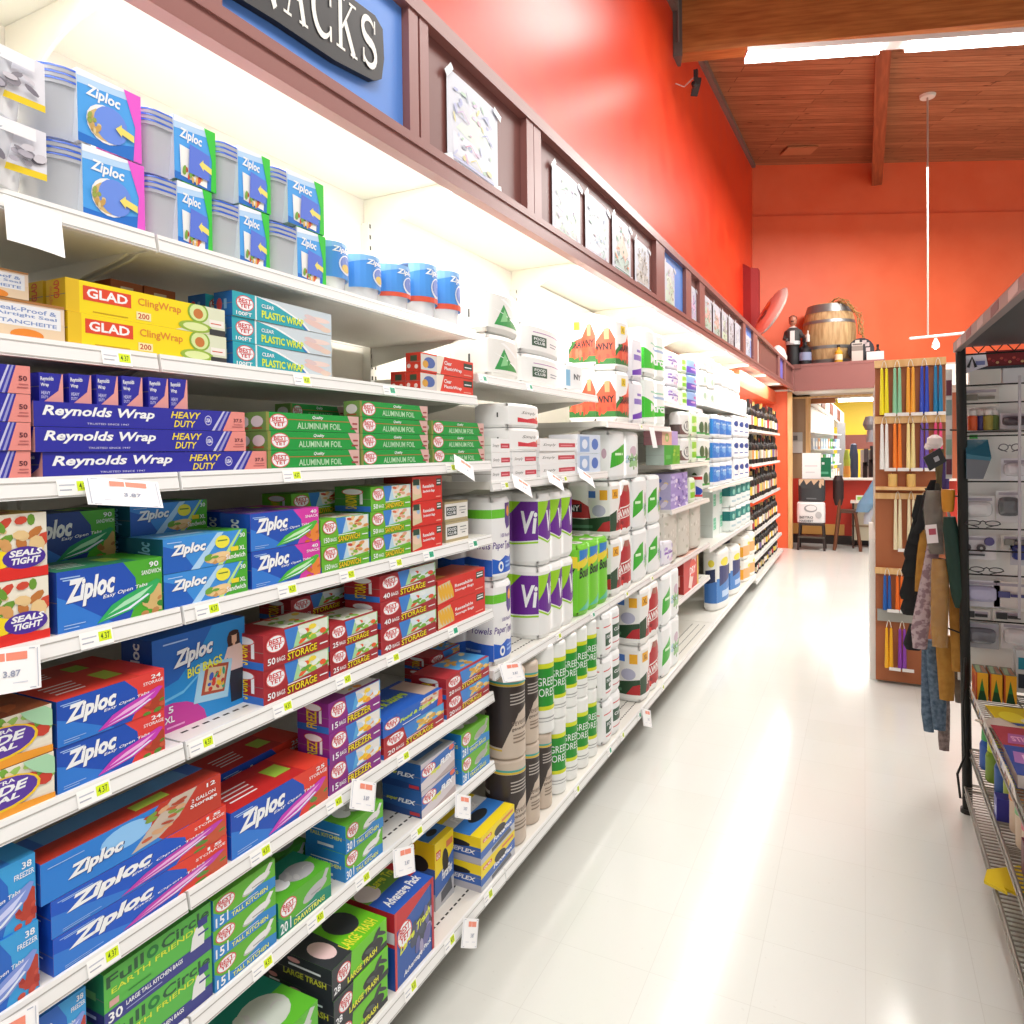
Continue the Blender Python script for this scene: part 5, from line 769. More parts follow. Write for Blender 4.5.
n = len(pl); b.mesh([sp(y, z, .001) for y, z in pl]+[sp(y, z, .02) for y, z in pl], [tuple(range(n))[::-1], tuple(range(n, 2*n))]+[(i, (i+1) % n, n+(i+1) % n, n+i) for i in range(n)], '1a1a1c'); b.build('plaque', so)
for i, ch in enumerate('NACKS'):
    b = MB(); y0 = 1.135+.089*i
    for j, q in enumerate(serif_letter(ch)): b.face([sp(y0+.078*u, 2.662+.006*i+.135*v, .021+.0001*j) for u, v in q], 'f4f2ea')
    b.build('letter', so)
b = MB()
for j, q in enumerate(serif_letter('S')): b.face([sp(1.05+.078*u, 2.656+.135*v, .021+.0001*j) for u, v in q], 'f4f2ea')
b.build('letter', so)
# children's drawings taped to the fascia
def drawing(y0, y1, z0, z1, label, cols, seed, tilt=0, dx=-.022):
    o = empty('childs_drawing', (0, 0, 0)); tag(o, label, 'drawing', 'drawings taped along the soffit')
    rd = random.Random(seed); c = rd.uniform(.004, .01)
    fn = lambda u, v, q: (sx(y0)+dx+c*math.sin(math.pi*u)*.6+q, y0+(y1-y0)*u, z0+(z1-z0)*v+tilt*(u-.5))
    b = MB(); us = [i/8 for i in range(9)]; b.art(fn, [P([(0, 0), (1, 0), (1, 1), (0, 1)], 'd4d7e2')], us, 0)
    sh = []
    pale = lambda h, k: '%02x%02x%02x' % tuple(int(int(h[j:j+2], 16)*(1-k)+240*k) for j in (0, 2, 4))
    sh += [R(.1, .1, .9, .35, pale(cols[0], .75)), P([(.15, .4), (.5, .75), (.85, .45), (.7, .3)], pale(cols[1], .7)), E(.3, .6, .12, .1, pale(cols[-1], .7))]
    for i in range(34): sh.append(E(rd.uniform(.12, .88), rd.uniform(.1, .85), rd.uniform(.02, .07), rd.uniform(.008, .03), pale(rd.choice(cols), .35), rd.uniform(-1.4, 1.4), 8))
    for i in range(5):
        x, y = rd.uniform(.1, .7), rd.uniform(.1, .8); sh += [('polys', stroke([(x, y), (x+.1, y+.06), (x+.22, y-.03)], .012), rd.choice(cols))]
    sh.append(R(.08, .04, .92, .06, cols[0])); b.art(fn, sh, us, .0004, .0001); b.build('sheet', o)
    for (u, v, r) in ((.0, .0, .4), (.97, .95, -.3), (.02, .97, .8), (.96, .02, .2)):
        b = MB(); y_, z_ = y0+(y1-y0)*u, z0+(z1-z0)*v+tilt*(u-.5); b.obox((sx(y0)+dx+.006, y_, z_), (.0004, 0, 0), (0, .028*math.cos(r), .028*math.sin(r)), (0, -.011*math.sin(r), .011*math.cos(r)), mat('e6e8ee', .3)); b.build('tape', o)
DR = drawing; PC = ['b0b8e0', 'a0c8a8', 'c8a8d0', '9098d0', 'd8c870', 'd89ab8', '8890a8']
DR(1.94, 2.29, 2.6, 2.89, 'large taped child drawing with blue and green marks, nearest the blue panel', PC, 1, -.0)
DR(2.76, 3.09, 2.59, 2.88, 'taped child drawing with faint green lines, first after the double divider', ['b8d8c0', 'b8c0e0', 'd0b0d8', 'a8c8b0'], 2); DR(3.14, 3.48, 2.59, 2.88, 'taped child drawing in pale blue and green, second after the double divider', ['a8c0e0', 'a0d0b8', 'e0b8d0', 'c0c8d8'], 3)
DR(3.52, 3.84, 2.60, 2.89, 'taped drawing with orange figure and green shape', ['2a8a60', 'e87030', '505860', 'b08070', '806858'], 4); DR(3.9, 4.2, 2.60, 2.86, 'taped drawing in brown and black, just before the blue panel', ['786850', '504840', '98805c', 'b0a898'], 5)
DR(4.5, 4.78, 2.6, 2.87, 'child drawing with green field taped on the small blue panel', ['90c880', 'a8d098', 'c87898', '786860', 'b8d8a8'], 6, dx=-.018); DR(5.2, 5.44, 2.6, 2.86, 'violet and blue drawing between two close dividers', ['7058a8', 'd870c8', '5060a0', 'a8b0c8'], 7)
for i, (a, c, cs) in enumerate([(5.66, 6.0, ['3a9858', 'd85838', '60a870']), (6.03, 6.36, ['3a8858', 'd86840', '907060']), (6.4, 6.68, ['90c860', '504858', 'a0b890']), (6.72, 7.0, ['504858', '808898', '383840']), (7.04, 7.36, ['b8c0d0', 'a0b0c0'])]):
    DR(a, c, 2.6, 2.88, ['green and red drawing, first in the row of five', 'green and orange drawing, second in the row of five', 'lime and dark drawing, middle of the row of five', 'black and grey drawing, fourth in the row of five', 'nearly blank pale drawing, last in the row of five'][i], cs, 8+i)
DR(7.62, 7.98, 2.6, 2.84, 'blue toned picture on the narrow blue panel', ['3868b0', '90a8d8', 'c0a890', '283858'], 15, dx=-.018)
b = MB(); skew(b, 8.42, 8.56, -.028, -.024, .16, .86, mat('ded4cc', .5)); tag(b.build('paper_strip'), 'narrow pale paper strip standing in the soffit frame', 'paper')
# end panel, header ledge and corner
b = MB(); b.box(-1.72, 12.3, 0, -1.12, 12.36, 2.93, redb); tag(b.build('wall_end'), kind='structure')
b = MB(); b.box(-1.72, 8.55, 2.38, -1.30, 12.29, 2.585, redb); tag(b.build('trim_5'), kind='structure')
pine = noise_mat('pine_board', 'd8a868', 'e8c088', scale=(8, 8, 1), rough=.5, nscale=3)
b = MB(); b.box(-1.118, 12.28, 0, -1.05, 12.38, 2.56, pine); tag(b.build('trim_6'), kind='structure')
b = MB(); b.box(-1.02, 12.24, 2.57, .3, 12.30, 2.96, FAS); b.box(-1.05, 12.3, 2.56, 3.0, 13.1, 2.6, 'ece4d8'); b.box(-1.5, 12.2, 2.575, -1.02, 12.3, 2.6, 'ece4d8'); b.box(-1.02, 12.235, 2.96, .3, 12.32, 3.0, FAS); b.box(-1.72, 12.22, 2.93, -.9, 13.4, 3.0, FASD); b.box(-.9, 12.3, 2.95, .3, 13.45, 3.0, FASD)
tag(b.build('trim_7'), kind='structure')
# red column in the corner
b = MB(); pr = [(-1.72, 11.7), (-1.60, 11.7), (-1.50, 11.8), (-1.50, 12.0), (-1.72, 12.06)]; n = len(pr)
b.mesh([(x, y, 3.0) for x, y in pr]+[(x, y, 4.6-.08*(i in (1, 2, 3))) for i, (x, y) in enumerate(pr)], [tuple(range(n))[::-1], tuple(range(n, 2*n))]+[(i, (i+1) % n, n+(i+1) % n, n+i) for i in range(n)], mat('9c2424', .8)); tag(b.build('corner_column'), 'dark red boxed column standing in the corner above the soffit', 'column')
# ---------------------------------------------------------------- things on the ledge
oak = noise_mat('oak_staves', 'a88458', 'c8a878', scale=(6, 6, .8), rough=.6, nscale=4); HOOP = mat('8a8a88', .35, .6)
bx, by, bz = -.52, 12.86, 3.0
o = empty('wine_barrel', (bx, by, bz)); tag(o, 'large oak wine barrel with grey steel hoops standing on the brown ledge', 'barrel')
H_ = 1.0; rr = lambda t: .33+.085*math.sin(math.pi*t)
b = MB(); b.lathe((0, 0, 0), [(rr(i/14), H_*i/14) for i in range(15)], oak, 28); b.build('staves', o)
b = MB(); b.lathe((0, 0, H_), [(.30, .001), (.29, .004)], '6a5a48', 24); b.build('head', o)
for t0, t1 in ((.02, .09), (.26, .31), (.68, .73), (.86, .99)):
    b = MB(); b.lathe((0, 0, 0), [(rr(t)+.005, H_*t) for t in (t0, (t0+t1)/2, t1)], HOOP, 28, caps=False); b.build('hoop', o)
def tw(pts, r, m, name, label, cat, loc=(0, 0, 0)):
    b = MB(); b.tube(pts, r, m, 6); o = b.build(name, loc=loc); tag(o, label, cat); return o
b = MB(); rd = random.Random(4)
for k in range(7):
    a0 = rd.uniform(-.4, .2); pts = []
    for i in range(12):
        t = i/11; pts.append((bx+.02+.60*t-.35*max(0, t-.7)+rd.uniform(-.05, .05), by-.3+rd.uniform(-.05, .05), 4.0+.1*math.sin(3.0*t+a0)-.62*t*t+rd.uniform(-.05, .05)))
    b.tube(pts, .007, 'a07840', 5)
tag(b.build('dry_vine'), 'dry twisted vine draped over the right side of the barrel', 'vine')
def bottle(b, x, y, z, r, h, glass, label='f0ead8', cap='1c1c1c', n=14):
    b.lathe((x, y, z), [(r*.9, 0, glass), (r, .01*h, glass), (r, .16*h, glass), (r*1.012, .161*h, label), (r*1.012, .46*h, label), (r, .461*h, glass), (r, .58*h, glass), (r*.75, .66*h, glass), (r*.38, .73*h, glass), (r*.34, .86*h, cap), (r*.4, .87*h, cap), (r*.4, 1*h, cap), (r*.3, 1.0*h, cap)], glass, n)
o = MB(); bottle(o, 0, 0, 0, .10, .44, '16181c', '8a93b0', '222222'); tag(o.build('wine_bottle', loc=(-.86, 12.42, 3.0)), 'large dark wine bottle on the ledge beside the waiter statue', 'bottle')
o = MB(); bottle(o, 0, 0, 0, .06, .29, 'c89a28', 'e8dcb8', '2c2418'); tag(o.build('wine_bottle', loc=(-.36, 12.40, 3.0)), 'small amber bottle in front of the oak barrel', 'bottle')
b = MB(); b.box(-.08, -.06, 0, .08, .06, .30, 'c8beb4'); b.box(-.08, -.0605, .17, .08, -.0602, .25, '8a8078'); b.box(-.07, -.061, .26, .07, -.0605, .285, '6a625c'); b.box(-.03, -.06, .3, .03, .06, .34, 'c8beb4')
tag(b.build('bottle_carton', loc=(-.09, 12.42, 3.0)), 'pale narrow bottle carton standing right of the amber bottle', 'box')
b = MB(); b.lathe((0, 0, .2), [(.19, -.05), (.195, 0), (.19, .05)], '26242a', 22, axis='y', sx=1, sy=1.0); b.box(-.1, -.06, 0, .1, .06, .03, '26242a')
for (x, z) in ((.1, .2), (.09, .28), (.12, .12), (.05, .32)): b.box(x-.03, -.056, z-.03, x+.03, -.054, z+.03, 'b8a8a8')
tag(b.build('round_plaque', loc=(-.04, 12.56, 3.0)), 'dark round plaque leaning behind the pale carton on the ledge', 'plaque')
b = MB(); b.box(-.12, -.08, 0, .12, .08, .14, 'd8d4d0'); tag(b.build('small_white_box', loc=(.16, 12.42, 3.0)), 'small white box at the right end of the ledge', 'box')
o = MB(); bottle(o, 0, 0, 0, .05, .28, '3a2018', 'b04030', '1a1412'); tag(o.build('wine_bottle', loc=(.2, 12.6, 3.0)), 'small dark red bottle behind the white box on the ledge', 'bottle')
# waiter statue
o = empty('waiter_statue', (-1.04, 12.4, 3.0)); tag(o, 'small waiter statue in dark vest holding a bottle on the brown ledge', 'statue')
b = MB()
b.lathe((0, 0, 0), [(.1, 0, '1c1c1e'), (.105, .1, '1c1c1e'), (.1, .3, '1c1c1e'), (.11, .34, 'd8d8d8'), (.115, .4, '4a4a4a'), (.12, .5, '4a4a4a'), (.125, .57, '4a4a4a'), (.07, .62, 'e8e4e0'), (.035, .64, 'c89078'), (.035, .67, 'c89078')], '1c1c1e', 16, sy=.75)
b.tube([(.1, 0, .56), (.15, -.04, .46), (.2, -.1, .46)], [.035, .03, .025], '4a4a4a'); b.tube([(-.1, 0, .56), (-.13, -.02, .44), (-.08, -.1, .42)], [.035, .03, .025], '4a4a4a'); b.box(-.035, -.1, .36, .035, -.088, .56, 'e8e6e4'); b.build('body', o)
b = MB(); b.lathe((0, -.01, .66), [(.03, 0), (.055, .03), (.065, .08), (.055, .13), (.02, .155)], 'b87860', 14, sy=1.1); b.box(-.02, -.085, .71, .02, -.07, .725, '3a2018'); b.lathe((0, .005, .75), [(.066, 0), (.06, .05), (.02, .075)], '2a2422', 14); b.build('head', o)
b = MB(); b.tube([(.2, -.1, .46), (.23, -.12, .47)], .02, 'c89078'); b.lathe((.235, -.12, .36), [(.03, 0), (.03, .1), (.012, .13), (.012, .18)], 'd8d4cc', 10); b.build('held_bottle', o)
# foil balloon leaning above the soffit
o = empty('foil_balloon', (0, 0, 0)); tag(o, 'silver round foil balloon leaning at the soffit corner', 'balloon')
c = Vector((-1.253, 11.279, 3.711)); d1 = (Vector((-1.089, 11.369, 4.102))-Vector((-1.443, 11.176, 3.380)))/2; vw = (c-Vector((0, 0, EYE))).normalized(); nrm = d1.cross(vw).normalized()*.97-vw*.27; nrm = (nrm-d1.normalized()*nrm.dot(d1.normalized())).normalized(); d2 = d1.cross(nrm).normalized()*d1.length*.9
FOILM = mat('e6dad2', .2, .25)
def bal(b, s, m, n=26, k=8):
    vs = [c+nrm*.09*s]; fs = []
    for j in range(1, k+1):
        r = j/k
        for i in range(n):
            a = 2*math.pi*i/n; vs.append(c+(d1*math.cos(a)+d2*math.sin(a))*r+nrm*s*.09*math.sqrt(max(0, 1-r*r))*(1-.04*math.sin(9*a)*r))
    for i in range(n): fs.append((0, 1+i, 1+(i+1) % n) if s > 0 else (0, 1+(i+1) % n, 1+i))
    for j in range(k-1):
        for i in range(n):
            q = (1+j*n+i, 1+(j+1)*n+i, 1+(j+1)*n+(i+1) % n, 1+j*n+(i+1) % n); fs.append(q if s > 0 else q[::-1])
    b.mesh(vs, fs, m, True)
b = MB(); bal(b, 1, FOILM); bal(b, -1, FOILM); b.build('foil_skin', o)
b = MB()
for (u, v, r, h) in ((0, 0, .3, 'c86838'), (-.25, .1, .2, '586878'), (.2, -.1, .18, 'e8b060'), (-.4, -.15, .15, '8a4a38')):
    ce = c+d1*u+d2*v; vs = [ce+(d1*math.cos(a)+d2*math.sin(a))*r+nrm*(.09*math.sqrt(max(0, 1-(u+r*math.cos(a))**2-(v+r*math.sin(a))**2))+.004) for a in [2*math.pi*i/12 for i in range(12)]]; b.face(vs, h)
b.build('printed_picture', o)
b = MB(); q = Vector((-1.443, 11.176, 3.380)); b.tube([q, q+Vector((-.05, .0, -.1)), Vector((sx(11)-.15, q.y, 2.96))], .008, 'e0e0e0'); b.lathe((q.x-.05, q.y, q.z-.04), [(.06, -.03), (.07, 0), (.06, .05)], 'f0eeea', 10); b.build('ribbon', o)
b = MB(); b.lathe((-1.2, 11.7, 2.95), [(.02, 0), (.16, .02), (.17, .12), (.12, .24), (.04, .3)], 'ece8e2', 16, sx=.8, sy=1.6); tag(b.build('white_bundle'), 'small rounded white bundle lying on the soffit near the statue', 'bundle')
# ---------------------------------------------------------------- ceiling fixtures
TUBE = mat('fffdf8', .4, 0, 9)
p0 = Vector((-.60, 7.16, 5.52)); dv = Vector((math.cos(math.radians(17.7)), math.sin(math.radians(17.7)), 0))
o = empty('strip_light', (0, 0, 0)); tag(o, 'long white fluorescent strip light below the timber beam', 'light')
p0 = Vector((-1.017, 7.200, 5.453)); p1 = Vector((1.760, 8.239, 5.451)); dv = (p1-p0).normalized(); sd = dv.cross(Vector((0, 0, 1))).normalized(); upv = Vector((0, 0, 1)); L_ = (p1-p0).length
b = MB(); b.obox((p0+p1)/2+upv*.045, dv*L_/2, sd*.07, upv*.025, 'f2f0ec'); b.build('housing', o)
for k in (0, 1):
    a_ = p0+dv*(L_*.5*k+(.0 if k == 0 else .01)); c_ = p0+dv*(L_*.42 if k == 0 else L_)
    for s in (-1, 1):
        b = MB(); b.tube([a_+sd*.04*s, c_+sd*.04*s], .03, TUBE, 10); b.build('tube', o)
o.location = (0, 0, 0)
ceil_z = lambda y: 6.5
o = empty('pendant_track_lamp', (0, 0, 0)); tag(o, 'white rod hanging from the ceiling with a small track spotlight', 'lamp')
tp = Vector((0.774, 11.008, 6.339)); bt = Vector((0.784, 10.948, 3.130)); bt.x, bt.y = tp.x, tp.y
b = MB(); b.lathe((tp.x, tp.y, tp.z), [(.09, -.01), (.1, .02), (.1, .06)], 'e8e0d4', 18); b.build('ceiling_rose', o)
b = MB(); b.tube([tp, bt], .012, 'b4a69a', 8); b.build('rod', o)
b = MB(); b.tube([bt+Vector((-.22, -.08, -.02)), bt+Vector((.5, .12, .03))], .018, 'f0ece6', 8); b.build('track', o)
b = MB(); h0 = bt+Vector((.09, -.02, -.03)); b.lathe((h0.x, h0.y, h0.z-.12), [(.05, 0), (.045, .05), (.02, .1), (.015, .12)], 'f0ece6', 14, caps=False); b.build('lamp_head', o)
b = MB(); b.lathe((h0.x, h0.y, h0.z-.11), [(.01, -.035), (.03, -.015), (.035, .01), (.02, .02)], mat('fff0d8', .4, 0, 12), 14); b.build('bulb', o)
o = empty('security_camera', (-1.513, 7.263, 5.372)); tag(o, 'small black security camera on the red wall below the beam', 'camera')
b = MB(); b.obox((0, 0, -.05), (.03, .02, 0), (-.03, .06, -.03), (.0, .02, .04), '202022'); b.lathe((.0, -.1, -.07), [(.02, -.03), (.025, 0), (.025, .03)], '101012', 12, axis='y'); b.build('housing', o)
b = MB(); b.box(-.02, -.02, 0, .02, .02, .12, '2a2a2c'); b.build('mount', o)
b = MB(); b.tube([(-.02, 0, .05), (-.12, 0, -.02), (-.2, .0, .03), (-.3, .02, .08)], .007, 'd8c8c0', 6); b.build('cable', o)
# ---------------------------------------------------------------- bottles on the two farthest bays
GL = ['1e1a18', '24140f', '2a1a12', '181c18', '30201c', '3a2a10', '201418']; LB = ['efe8dc', 'd8cfc0', 'e8e0d0', 'c8b890', 'f2eee6', 'b83838', 'e8c840', '7a68a0', 'e89858']
protos = []
rd = random.Random(5)
for i in range(9):
    b = MB(); bottle(b, 0, 0, 0, .038, .29, GL[i % 7], LB[i], ['1c1c1c', '702020', 'b09050', '181818'][i % 4], 10); protos.append(b)
CB = ['dark', 'brown', 'nearly black']; LBN = ['cream', 'beige', 'pale', 'tan', 'white', 'red', 'yellow', 'violet', 'orange']; made = {}
for si, (z, nm_) in enumerate(((1.87, 'top'), (1.467, 'second'), (1.05, 'third'), (.66, 'fourth'), (.37, 'fifth'), (.13, 'bottom'))):
    for k in range(23):
        y = 8.5+.122*k
        if abs(y-9.8) < .03: continue
        i = (k*5+si*3+(k//4)) % 9
        if i not in made: made[i] = protos[i].build('wine_bottle'); o = made[i]
        else: o = made[i].copy(); COL.objects.link(o)
        s = .82 if si == 4 else ((1.2 if si < 3 else .98) if si < 5 else .68)
        o.location = (-1.19-rd.uniform(0, .02), y, z); o.scale = (1, 1, s*rd.uniform(.93, 1.04)); tag(o, 'dark wine bottle with %s label on the %s shelf of the far bottle bays' % (LBN[i], nm_), 'bottle', 'wine bottles with %s labels, %s shelf' % (LBN[i], nm_))
# ---------------------------------------------------------------- hanging signs on the shelf rails
def sale(x, y, z, w_, h_, label, ang=0, tilt=.35, blank=False, _=0):
    b = MB(); ca, sa = math.cos(ang), math.sin(ang)
    def fn(u, v, o):
        a, c = (u-.5)*w_, (v-1)*h_; yy, zz = a*ca-c*sa, a*sa+c*ca; return (x+.004-zz*math.sin(tilt)*.6+o+.004*math.sin(3*u), y+yy, z+zz)
    b.art(fn, [R(0, 0, 1, 1, 'f8f8f8')], [0, .25, .5, .75, 1], 0)
    if not blank: b.art(fn, [R(.08, .04, .92, .06, 'b0b8c8'), R(.08, .94, .92, .96, 'b0b8c8'), R(.04, .05, .055, .95, 'c0c4d0'), R(.945, .05, .96, .95, 'c0c4d0'), R(.3, .72, .8, .9, 'f09078'), T('3.87', .46, .36, .7, .5, '9aa0b4'), R(.2, .2, .8, .22, 'd0d4e0')], None, .0008)
    tag(b.build('sale_sign'), label, 'sign', 'paper signs hung on the shelf rails')
sale(-1.182, .66, 2.05, .085, .075, 'blank white paper hanging from the top shelf at left', -.1, .5, True)
sale(-1.132, .765, 1.61, .13, .045, 'wide white sign with pink print under the navy foil boxes', -.12, .9); sale(-1.13, .575, 1.37, .10, .062, 'white sign with pink print at the left picture edge', -.12, .4, False, .55)
sale(-1.13, .56, .83, .10, .08, 'white sign at the left edge above light blue freezer boxes', -.12, .4)
sale(-1.13, 1.9, 1.622, .10, .05, 'slim white sign under the right end of the green foil', -.45, .7); sale(-1.13, 1.39, .825, .09, .065, 'white sign with orange print below the purple freezer boxes', -.5, .5)
sale(-1.13, 1.55, .575, .09, .065, 'white sign with orange print left of the slanted lettering boxes', -.3, .5); sale(-1.13, 1.87, .575, .085, .065, 'white sign with orange print below the slanted lettering boxes', -.5, .5)
sale(-1.095, 1.85, .205, .09, .075, 'white sign with orange print on the bottom shelf rail', -.55, .35)
sale(-1.13, 2.31, 1.545, .12, .05, 'white paper sign under the left end of the napkins', -.4, .8); sale(-1.13, 2.62, 1.55, .12, .05, 'white paper sign under the middle of the napkins', -.4, .8); sale(-1.13, 2.97, 1.55, .14, .05, 'white paper sign under the right end of the napkins', -.4, .8)
sale(-1.13, 2.2, .9, .15, .06, 'white sign with pink print where the towel shelf begins', -.2, .8); sale(-1.095, 3.8, .2, .14, .09, 'white sign with pink print low beside the stacked towel packs', -.4, .4)
sale(-1.12, 4.05, 1.78, .1, .12, 'pale sign hanging under the top shelf past the red packs', 0, .3, True)
# ---------------------------------------------------------------- top shelf food containers
CLR = mat('e8ebf2', .25, 0, 0, .62); LID = mat('3a66d0', .25); LIDC = mat('8aa8e8', .25, 0, 0, .8)
def container_pack(ya, ys, yb, z, h, side, label, round_=False, depth=.13, x=-1.205):
    # a stack of clear tubs with blue lids on the left, the printed sleeve wrapped round the right half
    y = (ya+yb)/2; wid = yb-ya; f = (yb-ys)/wid
    o = empty('container_pack', (x-depth/2, y, z)); tag(o, label, 'food containers', 'food container packs on the top shelf')
    hw = wid/2; hd = depth/2
    def rr_(cx, sxx, syy, z0, z1, k0, k1, m, b, n=20, p=4):
        def ring(k, zz): return [(k*sxx*math.copysign(abs(math.cos(a))**(2/p), math.cos(a)), cx+k*syy*math.copysign(abs(math.sin(a))**(2/p), math.sin(a)), zz) for a in [2*math.pi*i/n for i in range(n)]]
        a_, c_ = ring(k0, z0), ring(k1, z1); b.mesh(a_+c_, [(i, (i+1) % n, n+(i+1) % n, n+i) for i in range(n)], m, True); b.face(c_, m); b.face(a_[::-1], m)
    p = 2 if round_ else 4
    b = MB(); rr_(-hw*.3, hd*.95, hw*.7, 0, h*.7, .82, 1, CLR, b, p=p); b.build('tub', o)
    b = MB()
    for k in range(3): rr_(-hw*.3, hd, hw*.73, h*(.7+.085*k), h*(.75+.085*k), 1.0, 1.0, CLR if k < 2 else CLR, b, p=p)
    for k in range(3): rr_(-hw*.3, hd*1.01, hw*.74, h*(.75+.085*k), h*(.778+.085*k), 1.0, .99, LID, b, p=p)
    b.build('lid', o)
    b = MB(); y0 = hw-wid*f; sw = wid*f; us = [i/8 for i in range(9)]
    def fn(u, v, q): return (hd*1.03+q, y0+sw*u, h*v)
    b.box(-hd, y0, h*.995, hd*1.03, y0+sw, h*1.0, 'f4f8ff'); b.box(-hd, y0, 0, hd*1.03, y0+.001, h, mat('dfe6f0', .4)); b.box(-hd, y0+sw-.001, 0, hd*1.03, y0+sw, h, mat(side, .4))
    F = [P([(0, 0), (1, 0), (1, 1), (0, 1)], '4aa4ee'), P([(0, .8), (1, .88), (1, 1), (0, 1)], 'b8d8f8'), P([(0, .9), (.6, .94), (1, 1), (0, 1)], 'eef5fe'), P([(0, 0), (1, 0), (1, .25), (.4, .1), (0, .12)], '1c70cc'), P([(.86, 0), (1, 0), (1, 1), (.72, 1), (.9, .5)], side), T('Ziploc', .12, .64, .66, .84, WH, -.04, .03, .2)]
    if round_: F += [E(.42, .36, .3, .27, 'f4f2f0'), E(.38, .34, .24, .22, 'd8b878'), E(.5, .38, .27, .26, '6a90e8')] + blobs(.16, .2, .34, .45, ['c8a058', '98a850', 'e0c890'], 8, .03)
    else: F += [P([(.14, .08), (.76, .02), (.8, .5), (.12, .56)], 'f2f2f0')] + blobs(.2, .06, .7, .22, ['d05038', '78a840', 'e0b058'], 12, .035) + [P([(.3, .16), (.8, .14), (.82, .56), (.34, .62)], '5a78dc')]
    F += [P([(.56, .36), (.66, .45), (.66, .41), (.86, .36), (.86, .26), (.66, .31), (.66, .27)], 'f0e070')]
    b.art(fn, F, None, .0006, .0002); b.build('sleeve', o); return o

G_, P_ = '30c838', 'e858d0'
for args in [(.690, .756, .872, 2.066, P_, 'round tub pack with pink edged blue sleeve, lower one at the left end', True), (.690, .75, .868, 2.193, P_, 'round tub pack with pink edged blue sleeve, upper one at the left end', True),
             (.880, .943, 1.024, 2.066, G_, 'square tub pack with green edged sleeve, lower one beside the round tubs'), (.878, .938, 1.036, 2.193, G_, 'square tub pack with green edged sleeve, upper one beside the round tubs'),
             (1.030, 1.096, 1.18, 2.066, G_, 'square tub pack with green edged sleeve, lower of the middle pair'), (1.042, 1.095, 1.186, 2.193, G_, 'square tub pack with green edged sleeve, upper of the middle pair'),
             (1.188, 1.268, 1.366, 2.066, G_, 'square tub pack with green edged sleeve, lower one farthest along'), (1.192, 1.24, 1.362, 2.193, G_, 'square tub pack with green edged sleeve, upper one farthest along')]:
    a, s_, c_, z, side, lb = args[:6]; container_pack(a, s_, c_, z, .124, side, lb, len(args) > 6, x=-1.205)
def single_tub(ya, yb, h, label, orange):
    o = empty('food_container', (-1.27, (ya+yb)/2, 2.065)); tag(o, label, 'food container', 'single sleeved tubs on the top shelf'); r = (yb-ya)/2; sy = 1.0
    b = MB(); b.lathe((0, 0, 0), [(r*.78, 0), (r*.8, .004), (r*.88, h*.45), (r*.9, h*.8)], CLR, 20); b.build('tub', o)
    b = MB(); b.lathe((0, 0, h*.8), [(r*.93, 0), (r*.93, .012), (r*.85, .016)], LIDC, 20); b.build('lid', o)
    b = MB(); a0, a1 = math.radians(-75), math.radians(75); P3 = lambda u, v, q: ((r*.97+q)*math.cos(a0+(a1-a0)*u), (r*.97+q)*math.sin(a0+(a1-a0)*u), h*(.3+.7*v)); us = [i/10 for i in range(11)]
    F = [P([(0, 0), (1, 0), (1, 1), (0, 1)], '4c94e0'), P([(0, .75), (.5, .9), (1, .8), (1, 1), (0, 1)], '88bcf0'), T('Ziploc', .3, .68, .78, .88, WH, 0, .03, .2), E(.62, .4, .2, .28, 'e8ecf4'), E(.6, .42, .15, .22, '7088d0')]
    if orange: F += [R(0, 0, 1, .14, 'e0583c')]
    else: F += [E(.6, .3, .12, .12, 'e0c060')]
    b.art(P3, F, us, 0, .0003); b.face([((r*.97)*math.cos(2*math.pi*i/20), (r*.97)*math.sin(2*math.pi*i/20), h) for i in range(20)], '9cc4f0'); b.build('sleeve', o)
for ya, yb, h, og, lb in [(1.375, 1.50, .131, 0, 'nearest round tub in blue sleeve, just past the green edged packs'), (1.51, 1.64, .128, 0, 'second round tub in blue sleeve, its sleeve turned sideways'), (1.648, 1.782, .134, 1, 'round tub in pale blue sleeve with orange base band, third along'),
                          (1.792, 1.93, .17, 1, 'tall round tub in blue sleeve with orange base band, fourth along'), (1.942, 2.075, .18, 1, 'last round tub in blue sleeve with orange base band at shelf end')]: single_tub(ya, yb, h, lb, og)
for z, lb in ((2.066, 'lower tub pack with grey photo sleeve and yellow stripe at picture edge'), (2.176, 'upper tub pack with grey photo sleeve and yellow stripe at picture edge')):
    o = empty('container_pack', (-1.255, .595, z)); tag(o, lb, 'food containers', 'food container packs on the top shelf')
    b = MB(); b.lathe((0, 0, 0), [(.07, 0), (.075, .004), (.085, .09)], CLR, 20); b.build('tub', o)
    b = MB(); fn = lambda u, v, q: (.072+.006*math.sin(3*u)+q, -.1+.19*u, .03+.078*v); b.box(-.07, -.1, .106, .072, .09, .108, 'e8e8f0')
    b.art(fn, [R(0, 0, 1, 1, 'e4e4ec'), R(0, 0, 1, .14, 'f0d020')]+blobs(.05, .2, .95, .55, ['787480', 'b0acb8', '8a8690', 'd0ccd4'], 22, .05, int(z*50))+[R(.5, .7, .9, .95, 'f4f4f8')], None, 0, .0002); b.build('sleeve', o)
